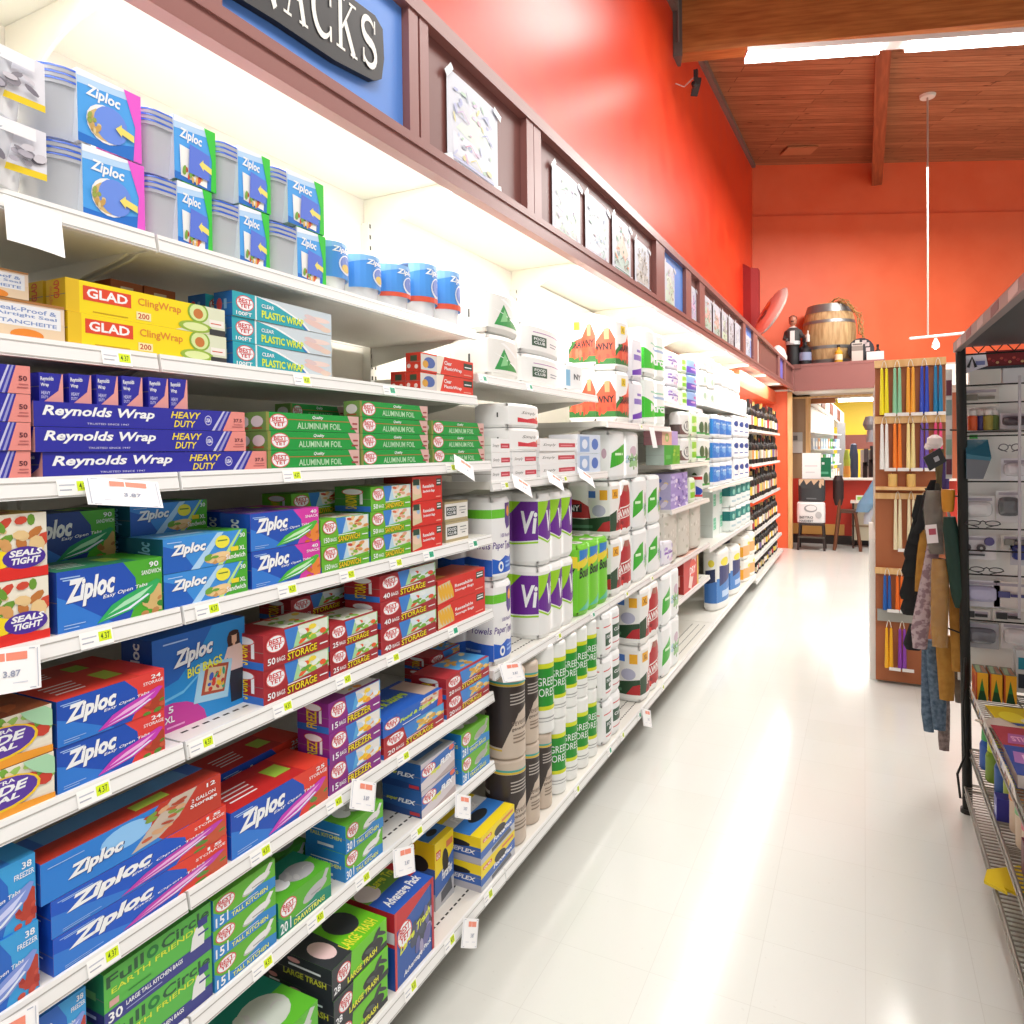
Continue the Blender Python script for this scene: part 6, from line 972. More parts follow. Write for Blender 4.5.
# ---------------------------------------------------------------- far end: red counter wall; mirror's reflection built as a room behind an opening
b = MB(); YF = 13.1; red2 = mat('c03420', .45)
b.box(-1.72, YF, 0, 3.2, YF+.08, 1.12, red2); b.box(-1.72, YF-.012, .16, -.3, YF, .34, 'd09a50'); b.box(-1.72, YF-.015, 0, 3.2, YF, .15, '2a1c18'); b.box(-1.72, YF, 1.12, -.83, YF+.08, 2.95, 'a0805c'); b.box(-1.72, YF, 2.5, 3.2, YF+.08, 2.95, 'e8dcd0'); b.box(.9, YF, 1.12, 3.2, YF+.08, 2.5, 'b0603c')
tag(b.build('wall_far'), kind='structure')
b = MB(); b.box(-.90, YF-.02, 1.1, -.82, YF+.02, 2.5, pine); b.box(-1.12, YF-.02, 2.5, 1, YF+.02, 2.53, pine); tag(b.build('trim_8'), kind='structure')
b = MB(); b.box(-.82, YF-.16, 1.1, 1.3, YF+.02, 1.135, 'e8dfd4'); tag(b.build('counter_ledge'), 'pale narrow counter ledge above the red wall at the aisle end', 'counter')
b = MB(); b.box(-1.11, 0, 0, -.95, .01, .36, 'c8c4bc'); b.box(-1.11, -.001, .2, -.95, 0, .36, 'a8a49c'); b.box(-1.1, -.002, .22, -1.03, 0, .3, '6a6660')
o = b.build('notice', loc=(0, YF-.02, 1.56)); tag(o, 'pale notice with grey photo pinned on the brown board', 'paper')
YB = 19.0
b = MB(); b.box(-4, YB, 0, 6, YB+.1, 5, 'f0cc30'); b.box(-4, YB-.01, 1.6, 6, YB, 1.95, '8a4a40'); tag(b.build('wall_reflected'), kind='structure')  # reflected yellow wall, modelled as a solid wall behind the mirror opening
b = MB(); b.box(-1.1, 13.3, 2.9, 4, 19, 3.0, 'c0b4a8'); tag(b.build('ceiling_reflected'), kind='structure')
b = MB(); b.box(-1.3, 13.3, 0, -1.1, 19, 3, 'f4f4f0'); tag(b.build('wall_reflected_left'), kind='structure')
area('reflection_fill_lamp', (.3, 16, 2.85), (0, 0, 0), 1.6, 3.0, 160)  # added lamp that lights the modelled reflection
b = MB(); b.mesh([(-1.0, 13.6, 2.46), (-.80, 13.6, 2.46), (-.40, 17.5, 2.1), (-.6, 17.5, 2.1), (-1.0, 13.6, 2.74), (-.80, 13.6, 2.74), (-.40, 17.5, 2.42), (-.6, 17.5, 2.42)], [(0, 3, 2, 1), (4, 5, 6, 7), (0, 1, 5, 4), (2, 3, 7, 6), (0, 4, 7, 3), (1, 2, 6, 5)], 'd8ccc4')
for i in range(7):
    t = .12+.13*i; x, y = -.80+.40*t, 13.6+3.9*t; b.obox((x+.01, y, 2.6-.34*t), (.006, 0, 0), (.02, .2, -.018), (0, 0, .11), '6a3a38' if i % 2 else 'f0ece8')
tag(b.build('far_canopy'), 'reflected white canopy with brown framed panels, built behind the mirror opening', 'canopy')
b = MB(); b.obox((-.43, 16.4, 1.08), (.075, 0, 0), (0, .15, 0), (0, 0, 1.08), '8c8a8c'); tag(b.build('grey_pillar'), 'reflected grey pillar built behind the mirror opening', 'pillar')
g = empty('wall_shelving', (0, 0, 0)); tag(g, 'reflected white shelving full of goods, built behind the mirror opening', 'shelving')
b = MB(); b.mesh([(-.98, 13.5, 0), (-.94, 13.5, 0), (-.56, 16.0, 0), (-.6, 16.0, 0), (-.98, 13.5, 2.4), (-.94, 13.5, 2.4), (-.56, 16.0, 2.4), (-.6, 16.0, 2.4)], [(0, 3, 2, 1), (4, 5, 6, 7), (0, 1, 5, 4), (2, 3, 7, 6), (0, 4, 7, 3), (1, 2, 6, 5)], 'f6f6f4'); b.build('back_panel', g)
for z in (1.0, 1.3, 1.6, 1.9):
    b = MB(); b.mesh([(-.94, 13.5, z), (-.78, 13.5, z), (-.42, 16.0, z), (-.56, 16.0, z), (-.94, 13.5, z+.02), (-.78, 13.5, z+.02), (-.42, 16.0, z+.02), (-.56, 16.0, z+.02)], [(0, 3, 2, 1), (4, 5, 6, 7), (0, 1, 5, 4), (2, 3, 7, 6), (0, 4, 7, 3), (1, 2, 6, 5)], 'e8e8e4'); b.build('shelf', g)
rd = random.Random(3); gc = ['d8e0ec', '7aa0d0', '3aa050', 'e8e4dc', 'b8c8d8', '485868', 'c0d8e8', 'd0a080']; gn = ['pale blue', 'mid blue', 'green', 'cream', 'grey blue', 'dark slate', 'light blue', 'tan']
mem = {}
for z in (1.02, 1.32, 1.62):
    for k in range(11):
        t = .04+k*.088; i = rd.randrange(8); 
        if i not in mem: b = MB(); b.box(-.045, -.08, 0, .045, .08, .2, gc[i]); b.box(.0452, -.06, .05, .0455, .06, .14, 'f4f4f0'); o = mem[i] = b.build('goods_pack')
        else: o = mem[i].copy(); COL.objects.link(o)
        o.location = (-.86+.38*t, 13.5+2.5*t, z+.001); o.rotation_euler.z = -.15; tag(o, gn[i]+' goods pack on the reflected shelving behind the mirror opening', 'goods', gn[i]+' goods on the reflected shelving')
b = MB(); b.box(-.82, 13.36, 2.50, -.36, 13.44, 2.9, 'a85c38'); b.box(-.84, 13.35, 2.42, -.44, 13.45, 2.50, 'c07848'); tag(b.build('wooden_sign'), 'reflected brown wooden sign built just behind the mirror opening', 'sign')
b = MB(); b.tube([(-.42, 14.2, 2.51), (.7, 14.2, 2.50)], .03, mat('fffdf4', .4, 0, 6)); b.box(-.45, 14.15, 2.54, .75, 14.25, 2.9, 'f0ece4'); tag(b.build('strip_light'), 'reflected small strip light built behind the mirror opening', 'light')
b = MB(); b.lathe((-.18, 15.2, 0), [(.1, 0), (.03, .02), (.03, .85), (.07, .9), (.08, 1.2), (.08, 1.5), (.05, 1.7), (.03, 1.72)], '2a3048', 12); tag(b.build('dark_coat'), 'reflected dark navy coat built behind the mirror opening', 'coat')
b = MB(); b.lathe((-.29, 14.6, 0), [(.06, 0, '8a5030'), (.06, 1.0, 'e8b050'), (.065, 1.15, 'e8a048'), (.055, 1.3, 'b8c848'), (.06, 1.42, 'a8b848'), (.03, 1.6, 'e0d8c8')], 'e8b050', 12); tag(b.build('snack_display'), 'reflected orange and green snack display behind the mirror opening', 'display')
g = empty('side_rack', (0, 0, 0)); tag(g, 'reflected white and black rack of goods at the right of the mirror opening', 'rack')
b = MB(); b.box(-.06, 14.4, 0, .4, 14.44, 1.6, 'e8e4dc'); b.build('panel', g)
for i, (x, z, c_) in enumerate([(-.02, 1.05, '1c1c1e'), (.08, 1.1, '242022'), (.18, 1.0, '1c1c1e'), (.0, 1.3, '5a5a60'), (.1, 1.35, '38343a')]): b = MB(); b.box(x, 14.34, z, x+.07, 14.4, z+.32, c_); b.build('hanging_item', g)
# counter things
b = MB(); b.box(-.70, YF-.12, 1.137, -.5, YF-.1, 1.48, '0c7a50'); b.box(-.64, YF-.121, 1.36, -.6, YF-.1205, 1.4, 'e8f4ee'); b.box(-.66, YF-.121, 1.2, -.54, YF-.1205, 1.24, '60b890'); b.box(-.68, YF-.13, 1.135, -.52, YF-.06, 1.15, 'e8e4dc'); tag(b.build('green_sign'), 'green framed sign standing on the far counter ledge', 'sign')
o = empty('metal_stool', (-.76, 12.32, 0)); tag(o, 'dark metal stool by the red wall holding printed sacks', 'stool')
DM = mat('3a302c', .45, .3)
for x, y in ((-.17, -.15), (.17, -.15), (-.17, .15), (.17, .15)):
    b = MB(); b.tube([(x*1.15, y*1.15, 0), (x, y, .40)], .018, DM, 8); b.build('leg', o)
b = MB(); b.box(-.19, -.17, .40, .19, .17, .43, DM); b.build('seat', o)
b = MB(); b.box(-.2, -.2, .2, .2, .1, .225, '4a443c'); b.build('step', o)
def sack(x, y, z, wd, h, dp, base, label, art):
    b = MB(); n = 20
    def ring(zz, k): return [(k*wd/2*math.copysign(abs(math.cos(a))**.35, math.cos(a)), k*dp/2*math.copysign(abs(math.sin(a))**.6, math.sin(a)), zz) for a in [2*math.pi*i/n for i in range(n)]]
    lv = [(0, .92), (.04*h, 1), (.5*h, 1.02), (.93*h, 1), (h, .9)]; rs = [ring(zz, k) for zz, k in lv]
    for a, c_ in zip(rs, rs[1:]): b.mesh(a+c_, [(i, (i+1) % n, n+(i+1) % n, n+i) for i in range(n)], base, True)
    b.face(rs[-1], base); b.face(rs[0][::-1], base); b.art(lambda u, v, q: ((u-.5)*wd*.93, -dp/2*1.03-q, h*v), art, None, .001, .0005); tag(b.build('printed_sack', loc=(x, y, z)), label, 'sack')
sack(-.77, 12.3, .433, .42, .34, .22, 'e6e4e2', 'white printed sack lying lowest on the metal stool', [E(.5, .7, .25, .18, '9a9a9a'), E(.52, .72, .2, .13, 'e6e4e2'), T('BISTRO', .08, .22, .6, .34, '5a5a5a', 0, .02), T('HARVEST', .08, .06, .6, .17, '5a5a5a'), E(.8, .4, .12, .16, 'b8b8b8')])
sack(-.76, 12.34, .782, .40, .36, .22, '38383a', 'black and tan printed sack on top of the white sack', [P([(0, .72), (1, .72), (1, 1), (0, 1)], 'c8a888'), P([(.05, .75), (.2, .98), (.3, .75), (.5, .95), (.6, .74), (.8, .97), (.95, .72), (.9, .6), (.1, .6)], '38383a'), E(.85, .75, .05, .15, 'd0b090'), R(.3, .1, .7, .16, '6a6a6c')])
b = MB(); b.box(-.13, 0, 0, .15, .012, .42, 'f2f0ee'); b.box(-.09, -.001, .2, .1, 0, .215, 'c8c4c8'); b.box(-.08, -.001, .1, .06, 0, .11, 'c0bcc0'); tag(b.build('white_notice', loc=(-.78, 12.44, 1.143)), 'white paper notice propped on top of the dark sack', 'paper')
o = empty('wooden_chair', (-.33, 12.42, 0)); tag(o, 'tall brown wooden chair with dark padded back by the counter', 'chair')
for x0, y0, x1, y1, z1 in ((-.1, -.12, .0, -.06, 1.0), (.28, -.12, .2, -.06, .62), (-.1, .18, -.02, .1, .62), (.28, .18, .2, .1, .62)):
    b = MB(); b.tube([(x0, y0, 0), (x1, y1, z1)], .025, '6a3c22', 8); b.build('leg', o)
b = MB(); b.box(-.05, -.1, .6, .24, .14, .65, '4a2c1c'); b.build('seat', o)
b = MB(); b.lathe((-.04, -.06, .72), [(.05, 0), (.08, .12), (.08, .4), (.05, .48)], '2c1a18', 12, sx=1, sy=.5); b.build('backrest', o)
o = empty('writing_desk', (0, 0, 0)); tag(o, 'small desk with white top and beige front panel by the red wall', 'desk')
b = MB(); b.box(-.2, 12.62, .74, .5, 13.0, .77, 'e8e0d4'); b.build('top', o); b = MB(); b.box(-.18, 12.8, .12, .48, 12.83, .72, 'c0b49c'); b.box(-.18, 12.795, .34, .48, 12.8, .37, '8a7458'); b.build('front_panel', o)
for x in (-.16, .44):
    for y in (12.65, 12.96): b = MB(); b.tube([(x, y, 0), (x, y, .74)], .015, '3a2c24'); b.build('leg', o)
b = MB(); b.box(-.12, 12.7, .772, .04, 12.8, .86, 'd8dcc8'); b.box(-.1, 12.698, .79, -.02, 12.7, .84, '88b848'); tag(b.build('small_box'), 'small pale green box on the white desk top', 'box')
def cloth(name, label, cat, pts, rad, m, flat=.5, n=14, loc=(0, 0, 0), group=None, seed=1, wr=.08, caps=None):
    # soft hanging roll: rings along a path, each a squashed circle with shallow folds
    rd = random.Random(seed); b = MB(); rings = []; ph = rd.uniform(0, 6)
    for i, p in enumerate(pts):
        r = rad[i]; rings.append([(p[0]+r*math.cos(a)*(1+wr*math.sin(5*a+ph+i*.7)), p[1]+r*flat*math.sin(a)*(1+wr*math.sin(4*a+ph)), p[2]) for a in [2*math.pi*k/n for k in range(n)]])
    for a, c_ in zip(rings, rings[1:]): b.mesh(a+c_, [(i, n+i, n+(i+1) % n, (i+1) % n) for i in range(n)], m, True)
    b.face(rings[0], m); b.face(rings[-1][::-1], m); return b
b = cloth('', '', '', [(0.175, 12.000, 1.176), (0.107, 12.000, 0.962), (0.025, 12.000, 0.777), (-0.030, 12.000, 0.652)], [.04, .09, .12, .09], '6a8ca8', .4); tag(b.build('blue_jacket'), 'dusty blue jacket hanging over the far desk', 'jacket')
b = cloth('', '', '', [(0.107, 12.050, 0.760), (0.052, 12.050, 0.589), (0.038, 12.050, 0.465)], [.05, .06, .05], 'a8a8b0', .4, seed=3); tag(b.build('grey_cloth'), 'pale grey cloth hanging below the blue jacket', 'cloth')
b = MB(); q = (0.081, 11.800, 2.024); b.lathe(q, [(.0, .09), (.06, .08), (.09, .0), (.1, -.04), (.06, -.12)], '6a6668', 14, caps=False); b.lathe((q[0]+.02, q[1], q[2]-.3), [(.07, 0), (.06, .18)], '8a8a90', 12); tag(b.build('grey_hat'), 'dark grey felt hat hanging beside the candle board', 'hat')
# ---------------------------------------------------------------- candle board
cb = empty('candle_board', (0, 0, 0)); tag(cb, 'tall reddish brown board with pale wooden pegs rails for candles', 'board')
brd = noise_mat('brown_hardboard', '9c5830', 'a8623a', rough=.55, nscale=2)
YC = 5.5; b = MB(); b.box(.07, YC, .02, .49, YC+.05, 2.245, brd); b.build('board', cb)
b = MB(); b.box(.035, YC+.05, .0, .07, YC+1.3, 1.0, 'e8e6e0'); b.box(.07, YC+.05, 0, .49, YC+1.3, 2.1, 'c8beb0'); b.build('cabinet', cb)
RAILS = [(2.235, .04), (1.85, .04), (1.32, .03), (.80, .03)]
for z, h in RAILS: b = MB(); b.box(.066, YC-.03, z-h, .49, YC, z+.01, pine); b.build('peg_rail', cb)
b = MB(); b.box(.07, YC-.09, 1.355, .49, YC, 1.375, pine); b.build('ledge', cb)
b = MB(); b.box(.08, YC-.02, .44, .32, YC, .52, '9a9890'); b.build('metal_strip', cb)
cn = 0
def taper(x, z1, L, r, col, label, hookz=None):
    global cn
    o = empty('taper_candles', (x, YC-.045, z1)); tag(o, label, 'candles', 'pairs of taper candles hung on the board')
    for s in (-1, 1):
        b = MB(); b.lathe((s*r*.98, 0, -L), [(r, 0), (r, .02), (r*.62, L-.02), (.002, L-.01)], mat(col, .35), 12); b.build('candle', o)
    b = MB(); b.tube([(-r*1.05, 0, -.01), (-r*.6, 0, .025), (0, 0, .04), (r*.6, 0, .025), (r*1.05, 0, -.01)], .0025, 'e8e0d0', 5); b.build('wick', o)
    b = MB(); b.box(-.03+.03, -.02, -L-.012, .07, -.018, -L+.01, 'e8e4e0'); b.build('price_sticker', o)
xs = [.125, .203, .283, .363, .442]
for x, c_, nm_ in zip(xs, ['f0e020', '8cc8a0', 'f0a838', '2c48b8', '1878a8'], ['bright yellow', 'mint green', 'amber', 'royal blue', 'teal blue']): taper(x, 2.20, .33, .0145, c_, 'pair of %s taper candles on the top rail of the board' % nm_)
for x, c_, nm_ in zip(xs, ['f0eeea', 'f08028', 'f0dc98', '6a50a8', 'd84878'], ['white', 'orange', 'pale yellow', 'violet', 'pink']): taper(x, 1.82, .325, .0145, c_, 'pair of %s taper candles on the second rail of the board' % nm_)
for i, x in enumerate((.205, .285, .36)): taper(x, 1.305, .36, .0135, 'e8dcb8', 'cream taper candles looped on the middle rail, %s pair' % ['left', 'centre', 'right'][i])
for x, c_, nm_ in ((.14, '1c5cac', 'blue'), (.215, 'f07020', 'orange')): taper(x, .775, .25, .0135, c_, 'short pair of %s taper candles above the metal strip' % nm_)
for x, c_, nm_ in ((.15, 'f0b018', 'golden'), (.23, '8838a8', 'purple')): taper(x, .415, .29, .0135, c_, '%s taper candles on the lowest row of the board' % nm_)
for i, x in enumerate((.175, .285)):
    b = MB(); b.lathe((x, YC-.045, 1.3755), [(.026, 0), (.028, .004), (.028, .085), (.024, .088)], mat('dcb468', .35), 14); b.lathe((x, YC-.045, 1.463), [(.002, 0), (.002, .012)], '3a3020', 6); tag(b.build('pillar_candle'), 'beeswax pillar candle on the pine ledge, '+['left one', 'right one'][i], 'candle', 'pillar candles on the ledge')
# ---------------------------------------------------------------- wire rack on the right
CH = mat('9a958c', .3, .7); CHD = mat('24221f', .45, .4); RK = empty('wire_rack', (0, 0, 0)); tag(RK, 'tall dark wire display rack along the right side of the aisle', 'rack')
def post(x, y, z1): b = MB(); b.tube([(x, y, .02), (x, y, z1)], .02, CHD, 12); [b.lathe((x, y, .1+.2*i), [(.0212, 0), (.0212, .004)], '4a4844', 12) for i in range(int(z1/.2))]; b.lathe((x, y, 0), [(.028, 0), (.028, .02)], '1c1a18', 12); b.build('post', RK)
b = MB(); b.box(1.02, 1.4, .02, 1.04, 3.75, .5, '4a4846'); b.build('back_panel', RK)  # unseen panel added to block ambient light and darken the lower rack
b = MB(); b.tube([(.412, 3.7, .02), (.386, 3.7, 2.09)], .02, CHD, 12); b.lathe((.412, 3.7, 0), [(.028, 0), (.028, .02)], '1c1a18', 12); b.build('post', RK); post(.98, 3.7, 2.09); post(.98, 1.55, 2.05); post(.45, 1.55, 2.05)
def wshelf(z, y0, y1, x0, x1, name='shelf', lipc=CH, wires=True, h=.032):
    b = MB()
    for zz in (z, z-h): b.tube([(x0, y0, zz), (x0, y1, zz)], .0045 if zz < z else .006, lipc, 6); b.tube([(x1, y0, zz), (x1, y1, zz)], .005, lipc, 6); b.tube([(x0, y1, zz), (x1, y1, zz)], .005, lipc, 6)
    n = int((y1-y0)/.025)
    for i in range(n): yy = y0+(y1-y0)*(i+.5)/n; b.box(x0, yy-.0022, z-.002, x1, yy+.0022, z+.002, lipc)
    for i in range(n//3): yy = y0+(y1-y0)*(i*3+.5)/n; b.tube([(x0, yy, z), (x0, yy+.035, z-h), (x0, yy+.07, z)], .002, lipc, 4)
    for k in (.3, .7): b.tube([(x0+(x1-x0)*k, y0, z-.008), (x0+(x1-x0)*k, y1, z-.008)], .004, lipc, 5)
    b.build(name, RK)
wshelf(.12, 1.5, 3.72, .402, .98); wshelf(.29, 1.5, 3.7, .422, .98); wshelf(.56, 1.5, 3.68, .42, .98)
b = MB(); b.mesh([(.36, 3.72, 2.07), (.36, 1.5, 2.03), (.36, 3.72, 2.112), (.36, 1.5, 2.072), (.385, 3.72, 2.07), (.385, 1.5, 2.03), (.385, 3.72, 2.112), (.385, 1.5, 2.072)], [(0, 2, 3, 1), (4, 5, 7, 6), (0, 1, 5, 4), (2, 6, 7, 3), (0, 4, 6, 2), (1, 3, 7, 5)], mat('8a7a76', .35, .3))
for i in range(7): y = 3.5-.3*i; b.obox((.3595, y, 2.091-(3.72-y)*.018), (.0004, 0, 0), (0, .07, -.002), (0, 0, .016), ['c8b0ac', '7a2c30', 'b8a8a4', '6a3034'][i % 4])
b.build('header_rail', RK)
b = MB(); b.mesh([(.386, 1.5, 2.05), (.99, 1.5, 2.05), (.99, 3.72, 2.09), (.386, 3.72, 2.09), (.386, 1.5, 2.06), (.99, 1.5, 2.06), (.99, 3.72, 2.1), (.386, 3.72, 2.1)], [(0, 3, 2, 1), (4, 5, 6, 7), (0, 1, 5, 4), (2, 3, 7, 6), (0, 4, 7, 3), (1, 2, 6, 5)], '1c1c1e'); b.build('top_shelf', RK)
b = MB()
for i in range(9): x = .42+.065*i; b.tube([(x, 3.7, 2.1), (x+.033, 3.7, 2.06), (x+.065, 3.7, 2.1)], .003, CHD, 5)
b.tube([(.40, 3.7, 2.055), (1.0, 3.7, 2.055)], .004, CHD, 6)
for py in (387, 405, 433.5, 437.5, 483, 530, 552, 576, 622): z = 1.65+(447-py)*.00443; b.tube([(.40, 3.69, z), (1.0, 3.69, z+.004)], .0036, CHD, 6)
b.build('end_grid', RK)
b = MB(); b.box(.60-.005, 3.68, .9, .60+.005, 3.69, 1.95, 'c4c0c8'); b.build('strip_upright', RK)
# goods hung behind and in front of the end grid (all seen face on)
def hz(py): return 1.65+(447-py)*.00443
def hx(px): return .36+(px-955)*.00377
BAG = mat('d0d2d6', .18, 0, 0, .5); WHP = mat('e4e2de', .5)
b = MB(); b.box(.385, 3.79, .57, 1.0, 3.81, 1.93, 'f0eeea'); tag(b.build('backing_panel'), 'pale backing sheet behind the goods at the rack end', 'panel')
def blister(x0, x1, y0, y1, label, cardc, kind, c2, seed=1, yy=3.735):
    o = empty('hanging_pack', (0, 0, 0)); tag(o, label, 'package'); X0, X1, Z0, Z1 = hx(x0), hx(x1), hz(y1), hz(y0)
    b = MB(); b.box(X0, yy, Z0, X1, yy+.003, Z1, cardc); b.box(X0+.01, yy-.0005, Z1-.02, X1-.01, yy, Z1-.008, 'b0a8b4'); kind == 'glasses' or b.build('card', o)
    b = MB(); cx, cz, w_, h_ = (X0+X1)/2, (Z0+Z1)/2, (X1-X0)*.86, (Z1-Z0)*.6
    if kind == 'glasses':
        for s in (-1, 1):
            pts = [(cx+s*w_*.27+w_*.2*math.cos(a), yy-.012, cz+h_*.3*math.sin(a)) for a in [2*math.pi*i/16 for i in range(17)]]; b.tube(pts, .0022, c2, 5)
        b.tube([(cx-w_*.08, yy-.012, cz+.004), (cx, yy-.012, cz+.01), (cx+w_*.08, yy-.012, cz+.004)], .0025, c2, 5)
        for s in (-1, 1): b.tube([(cx+s*w_*.47, yy-.012, cz), (cx+s*w_*.5, yy-.004, cz-.004), (cx+s*w_*.1, yy-.004, cz-.02)], .002, c2, 5)
    elif kind == 'bag':
        n = 16; f = [(cx+w_/2*math.copysign(abs(math.cos(a))**.5, math.cos(a)), cz+h_/2*math.copysign(abs(math.sin(a))**.5, math.sin(a))) for a in [2*math.pi*i/n for i in range(n)]]; mm = mat(c2, .15)
        q = [[(cx+(x-cx)*k, yy-d, cz+(z-cz)*k) for x, z in f] for k, d in ((1, .002), (.92, .022), (.6, .034), (.2, .037))]
        for a, c_ in zip(q, q[1:]): b.mesh(a+c_, [(i, n+i, n+(i+1) % n, (i+1) % n) for i in range(n)], mm, True)
        b.face(q[-1][::-1], mm)
    elif kind == 'wheels':
        for s in (-.5, .1): b.lathe((cx+s*w_*.8, yy-.012, cz), [(.016, -.008), (.018, 0), (.016, .008)], c2, 12, axis='y'); b.lathe((cx+s*w_*.8, yy-.02, cz), [(.006, -.002), (.006, .002)], 'c0c0c0', 8, axis='y')
        b.lathe((cx+w_*.35, yy-.012, cz+.03), [(.018, -.008), (.02, 0), (.018, .008)], '5a5088', 12, axis='y'); b.box(cx-w_*.45, yy-.015, cz-.035, cx+w_*.2, yy-.004, cz-.028, '3a3a3c')
    elif kind == 'tool': b.box(cx-w_*.45, yy-.014, cz-.012, cx-w_*.05, yy-.003, cz+.014, c2); b.box(cx-w_*.02, yy-.014, cz-.008, cx+w_*.45, yy-.003, cz+.004, c2)
    b.build('contents', o)
    return o
blister(961, 997, 498, 524, 'clear pack with grey padding hanging at the rack end', 'e8e6e6', 'bag', 'dcdcde'); blister(998, 1023, 492, 524, 'dark grey pouch hanging right of the grey padded pack', 'dcdadc', 'bag', '707276')
blister(962, 1003, 517, 530, 'reading glasses with dark wire frame, upper pair on the grid', 'f0ece8', 'glasses', '2c2c30', yy=3.665); blister(966, 1006, 563, 576, 'reading glasses with black rims, lower pair on the grid', 'dcd6cc', 'glasses', '1c1c1e', yy=3.665)
blister(963, 998, 538, 562, 'clear pack of small dark wheels with violet cap', 'e6e2e6', 'wheels', '4a464a', yy=3.73); blister(1012, 1030, 540, 566, 'small pack with deep blue contents at the right edge', 'c8c8d0', 'bag', '40488c')
blister(962, 1002, 583, 610, 'clear pack with lavender oval contents', 'e2e0e8', 'bag', 'b8b6d4'); blister(962, 992, 612, 622, 'flat pack with black tool on a white card', 'd0ccc8', 'tool', '28282a', yy=3.71); blister(994, 1024, 611, 622, 'flat pack with two black tool pieces', 'd4d0cc', 'tool', '28282a', yy=3.71)
blister(964, 1001, 626, 652, 'grey plastic pouch above the crayon boxes', 'b0b0b6', 'bag', '707078'); blister(1003, 1030, 624, 650, 'crumpled pale plastic pack above the white box', 'e4dede', 'bag', 'dcd6d8'); blister(1003, 1030, 460, 482, 'white and grey paper pack at the right edge', 'ececf2', 'bag', 'e2e0e6'); blister(1002, 1030, 415, 431, 'pack with dark plum contents right of the little bottles', 'd0c8cc', 'bag', '4c4048'); blister(996, 1030, 583, 609, 'pale pack with pinkish card right of the lavender one', 'e6ded8', 'tool', '505088')
blister(962, 1001, 389, 408, 'white carded pack with grey tool drawing', 'dedad4', 'tool', '888478', yy=3.74); blister(998, 1024, 440, 458, 'white card with thin grey wire item', 'dcdad8', 'glasses', '6a6468'); blister(1003, 1030, 536, 551, 'grey green card at the right edge below the dark pouch', 'd8d4cc', 'tool', '8a8880')
b = MB(); X0, X1 = hx(966.5), hx(991); b.mesh([(X0, 3.66, hz(455)), (X1, 3.66, hz(459)), (X1-.005, 3.72, hz(441)), (X0, 3.72, hz(441)), (X0, 3.66, hz(480)), (X1-.03, 3.66, hz(480)), (X1-.03, 3.74, hz(480)), (X0, 3.74, hz(480))], [(0, 1, 2, 3), (0, 4, 5, 1), (1, 5, 6, 2), (2, 6, 7, 3), (3, 7, 4, 0), (4, 7, 6, 5)], mat('357088', .2)); b.mesh([(X0, 3.6595, hz(460)), (X1-.004, 3.6595, hz(462)), (X1-.03, 3.6595, hz(480)), (X0, 3.6595, hz(480))], [(0, 3, 2, 1)], mat('6c7078', .25)); b.box(X0+.02, 3.73, hz(440), X0+.05, 3.74, hz(436), '48b850')
tag(b.build('teal_package'), 'glossy teal topped package hanging behind the rack post', 'package')
for i, (px, c_, nm_) in enumerate([(975, 'e8602c', 'orange'), (984.5, '4a4a8c', 'purple'), (990.5, 'a89a40', 'mustard'), (997, '6a8038', 'olive green')]):
    b = MB(); b.lathe((hx(px), 3.74+.02*(i % 2), hz(431.5)), [(.017, 0, c_), (.019, .004, c_), (.019, .062, c_), (.012, .066, 'e8e4e0'), (.016, .068, 'e8e4e0'), (.017, .088, 'e8e4e0'), (.006, .098, 'e8e4e0')], c_, 14); tag(b.build('craft_bottle'), 'small %s craft bottle with white cap on the rack' % nm_, 'bottle')
b = MB(); b.box(.40, 3.725, hz(432.3)-.012, 1.0, 3.80, hz(432.3), 'd8d6d4'); b.build('bottle_ledge', RK)
b = MB(); b.box(hx(972), 3.74, hz(385), hx(1003), 3.79, hz(369), 'dedcd6'); b.box(hx(972), 3.738, hz(370.5), hx(1030), 3.8, hz(368), '3c4048'); b.box(hx(1005), 3.74, hz(386), hx(1030), 3.79, hz(369), 'e0dfe4'); tag(b.build('white_drawer_box'), 'white two door box with grey lid near the rack top', 'box')
b = MB(); b.box(hx(989), 3.75, hz(367.5), hx(1030), 3.85, hz(352), '7c2024'); [b.lathe((hx(992+4*i), 3.748, hz(360+(i % 3)*2)), [(.006, -.002), (.006, .002)], ['c05040', 'a03038', 'c8a070'][i % 3], 8, axis='y') for i in range(9)]; tag(b.build('red_basket'), 'dark red box of trinkets on top of the white box', 'box')
b = MB(); b.mesh([(hx(961), 3.73, hz(376)), (hx(990), 3.73, hz(367)), (hx(988), 3.75, hz(353)), (hx(962), 3.75, hz(354))], [(0, 1, 2, 3)], 'e0e0ea'); b.mesh([(hx(961), 3.731, hz(376)), (hx(990), 3.731, hz(367)), (hx(988), 3.7515, hz(353)), (hx(962), 3.7515, hz(354))], [(3, 2, 1, 0)], 'e0e0ea'); b.box(hx(978), 3.728, hz(366), hx(987), 3.73, hz(362), '8088c0'); b.tube([(hx(970), 3.725, hz(368)), (hx(974), 3.72, hz(358)), (hx(978), 3.725, hz(368))], .006, '2c2c30'); tag(b.build('white_leaflet'), 'white leaflet with blue print at the rack top corner', 'paper')
b = MB(); b.box(hx(1012), 3.6, .6, hx(1032), 3.66, .78, 'c8ccd0'); b.box(hx(1014), 3.598, .70, hx(1030), 3.6, .75, '1c88a0'); b.box(hx(1014), 3.598, .62, hx(1030), 3.6, .68, '283040'); tag(b.build('white_kit_box'), 'white box with teal and navy windows right of the crayons', 'box')
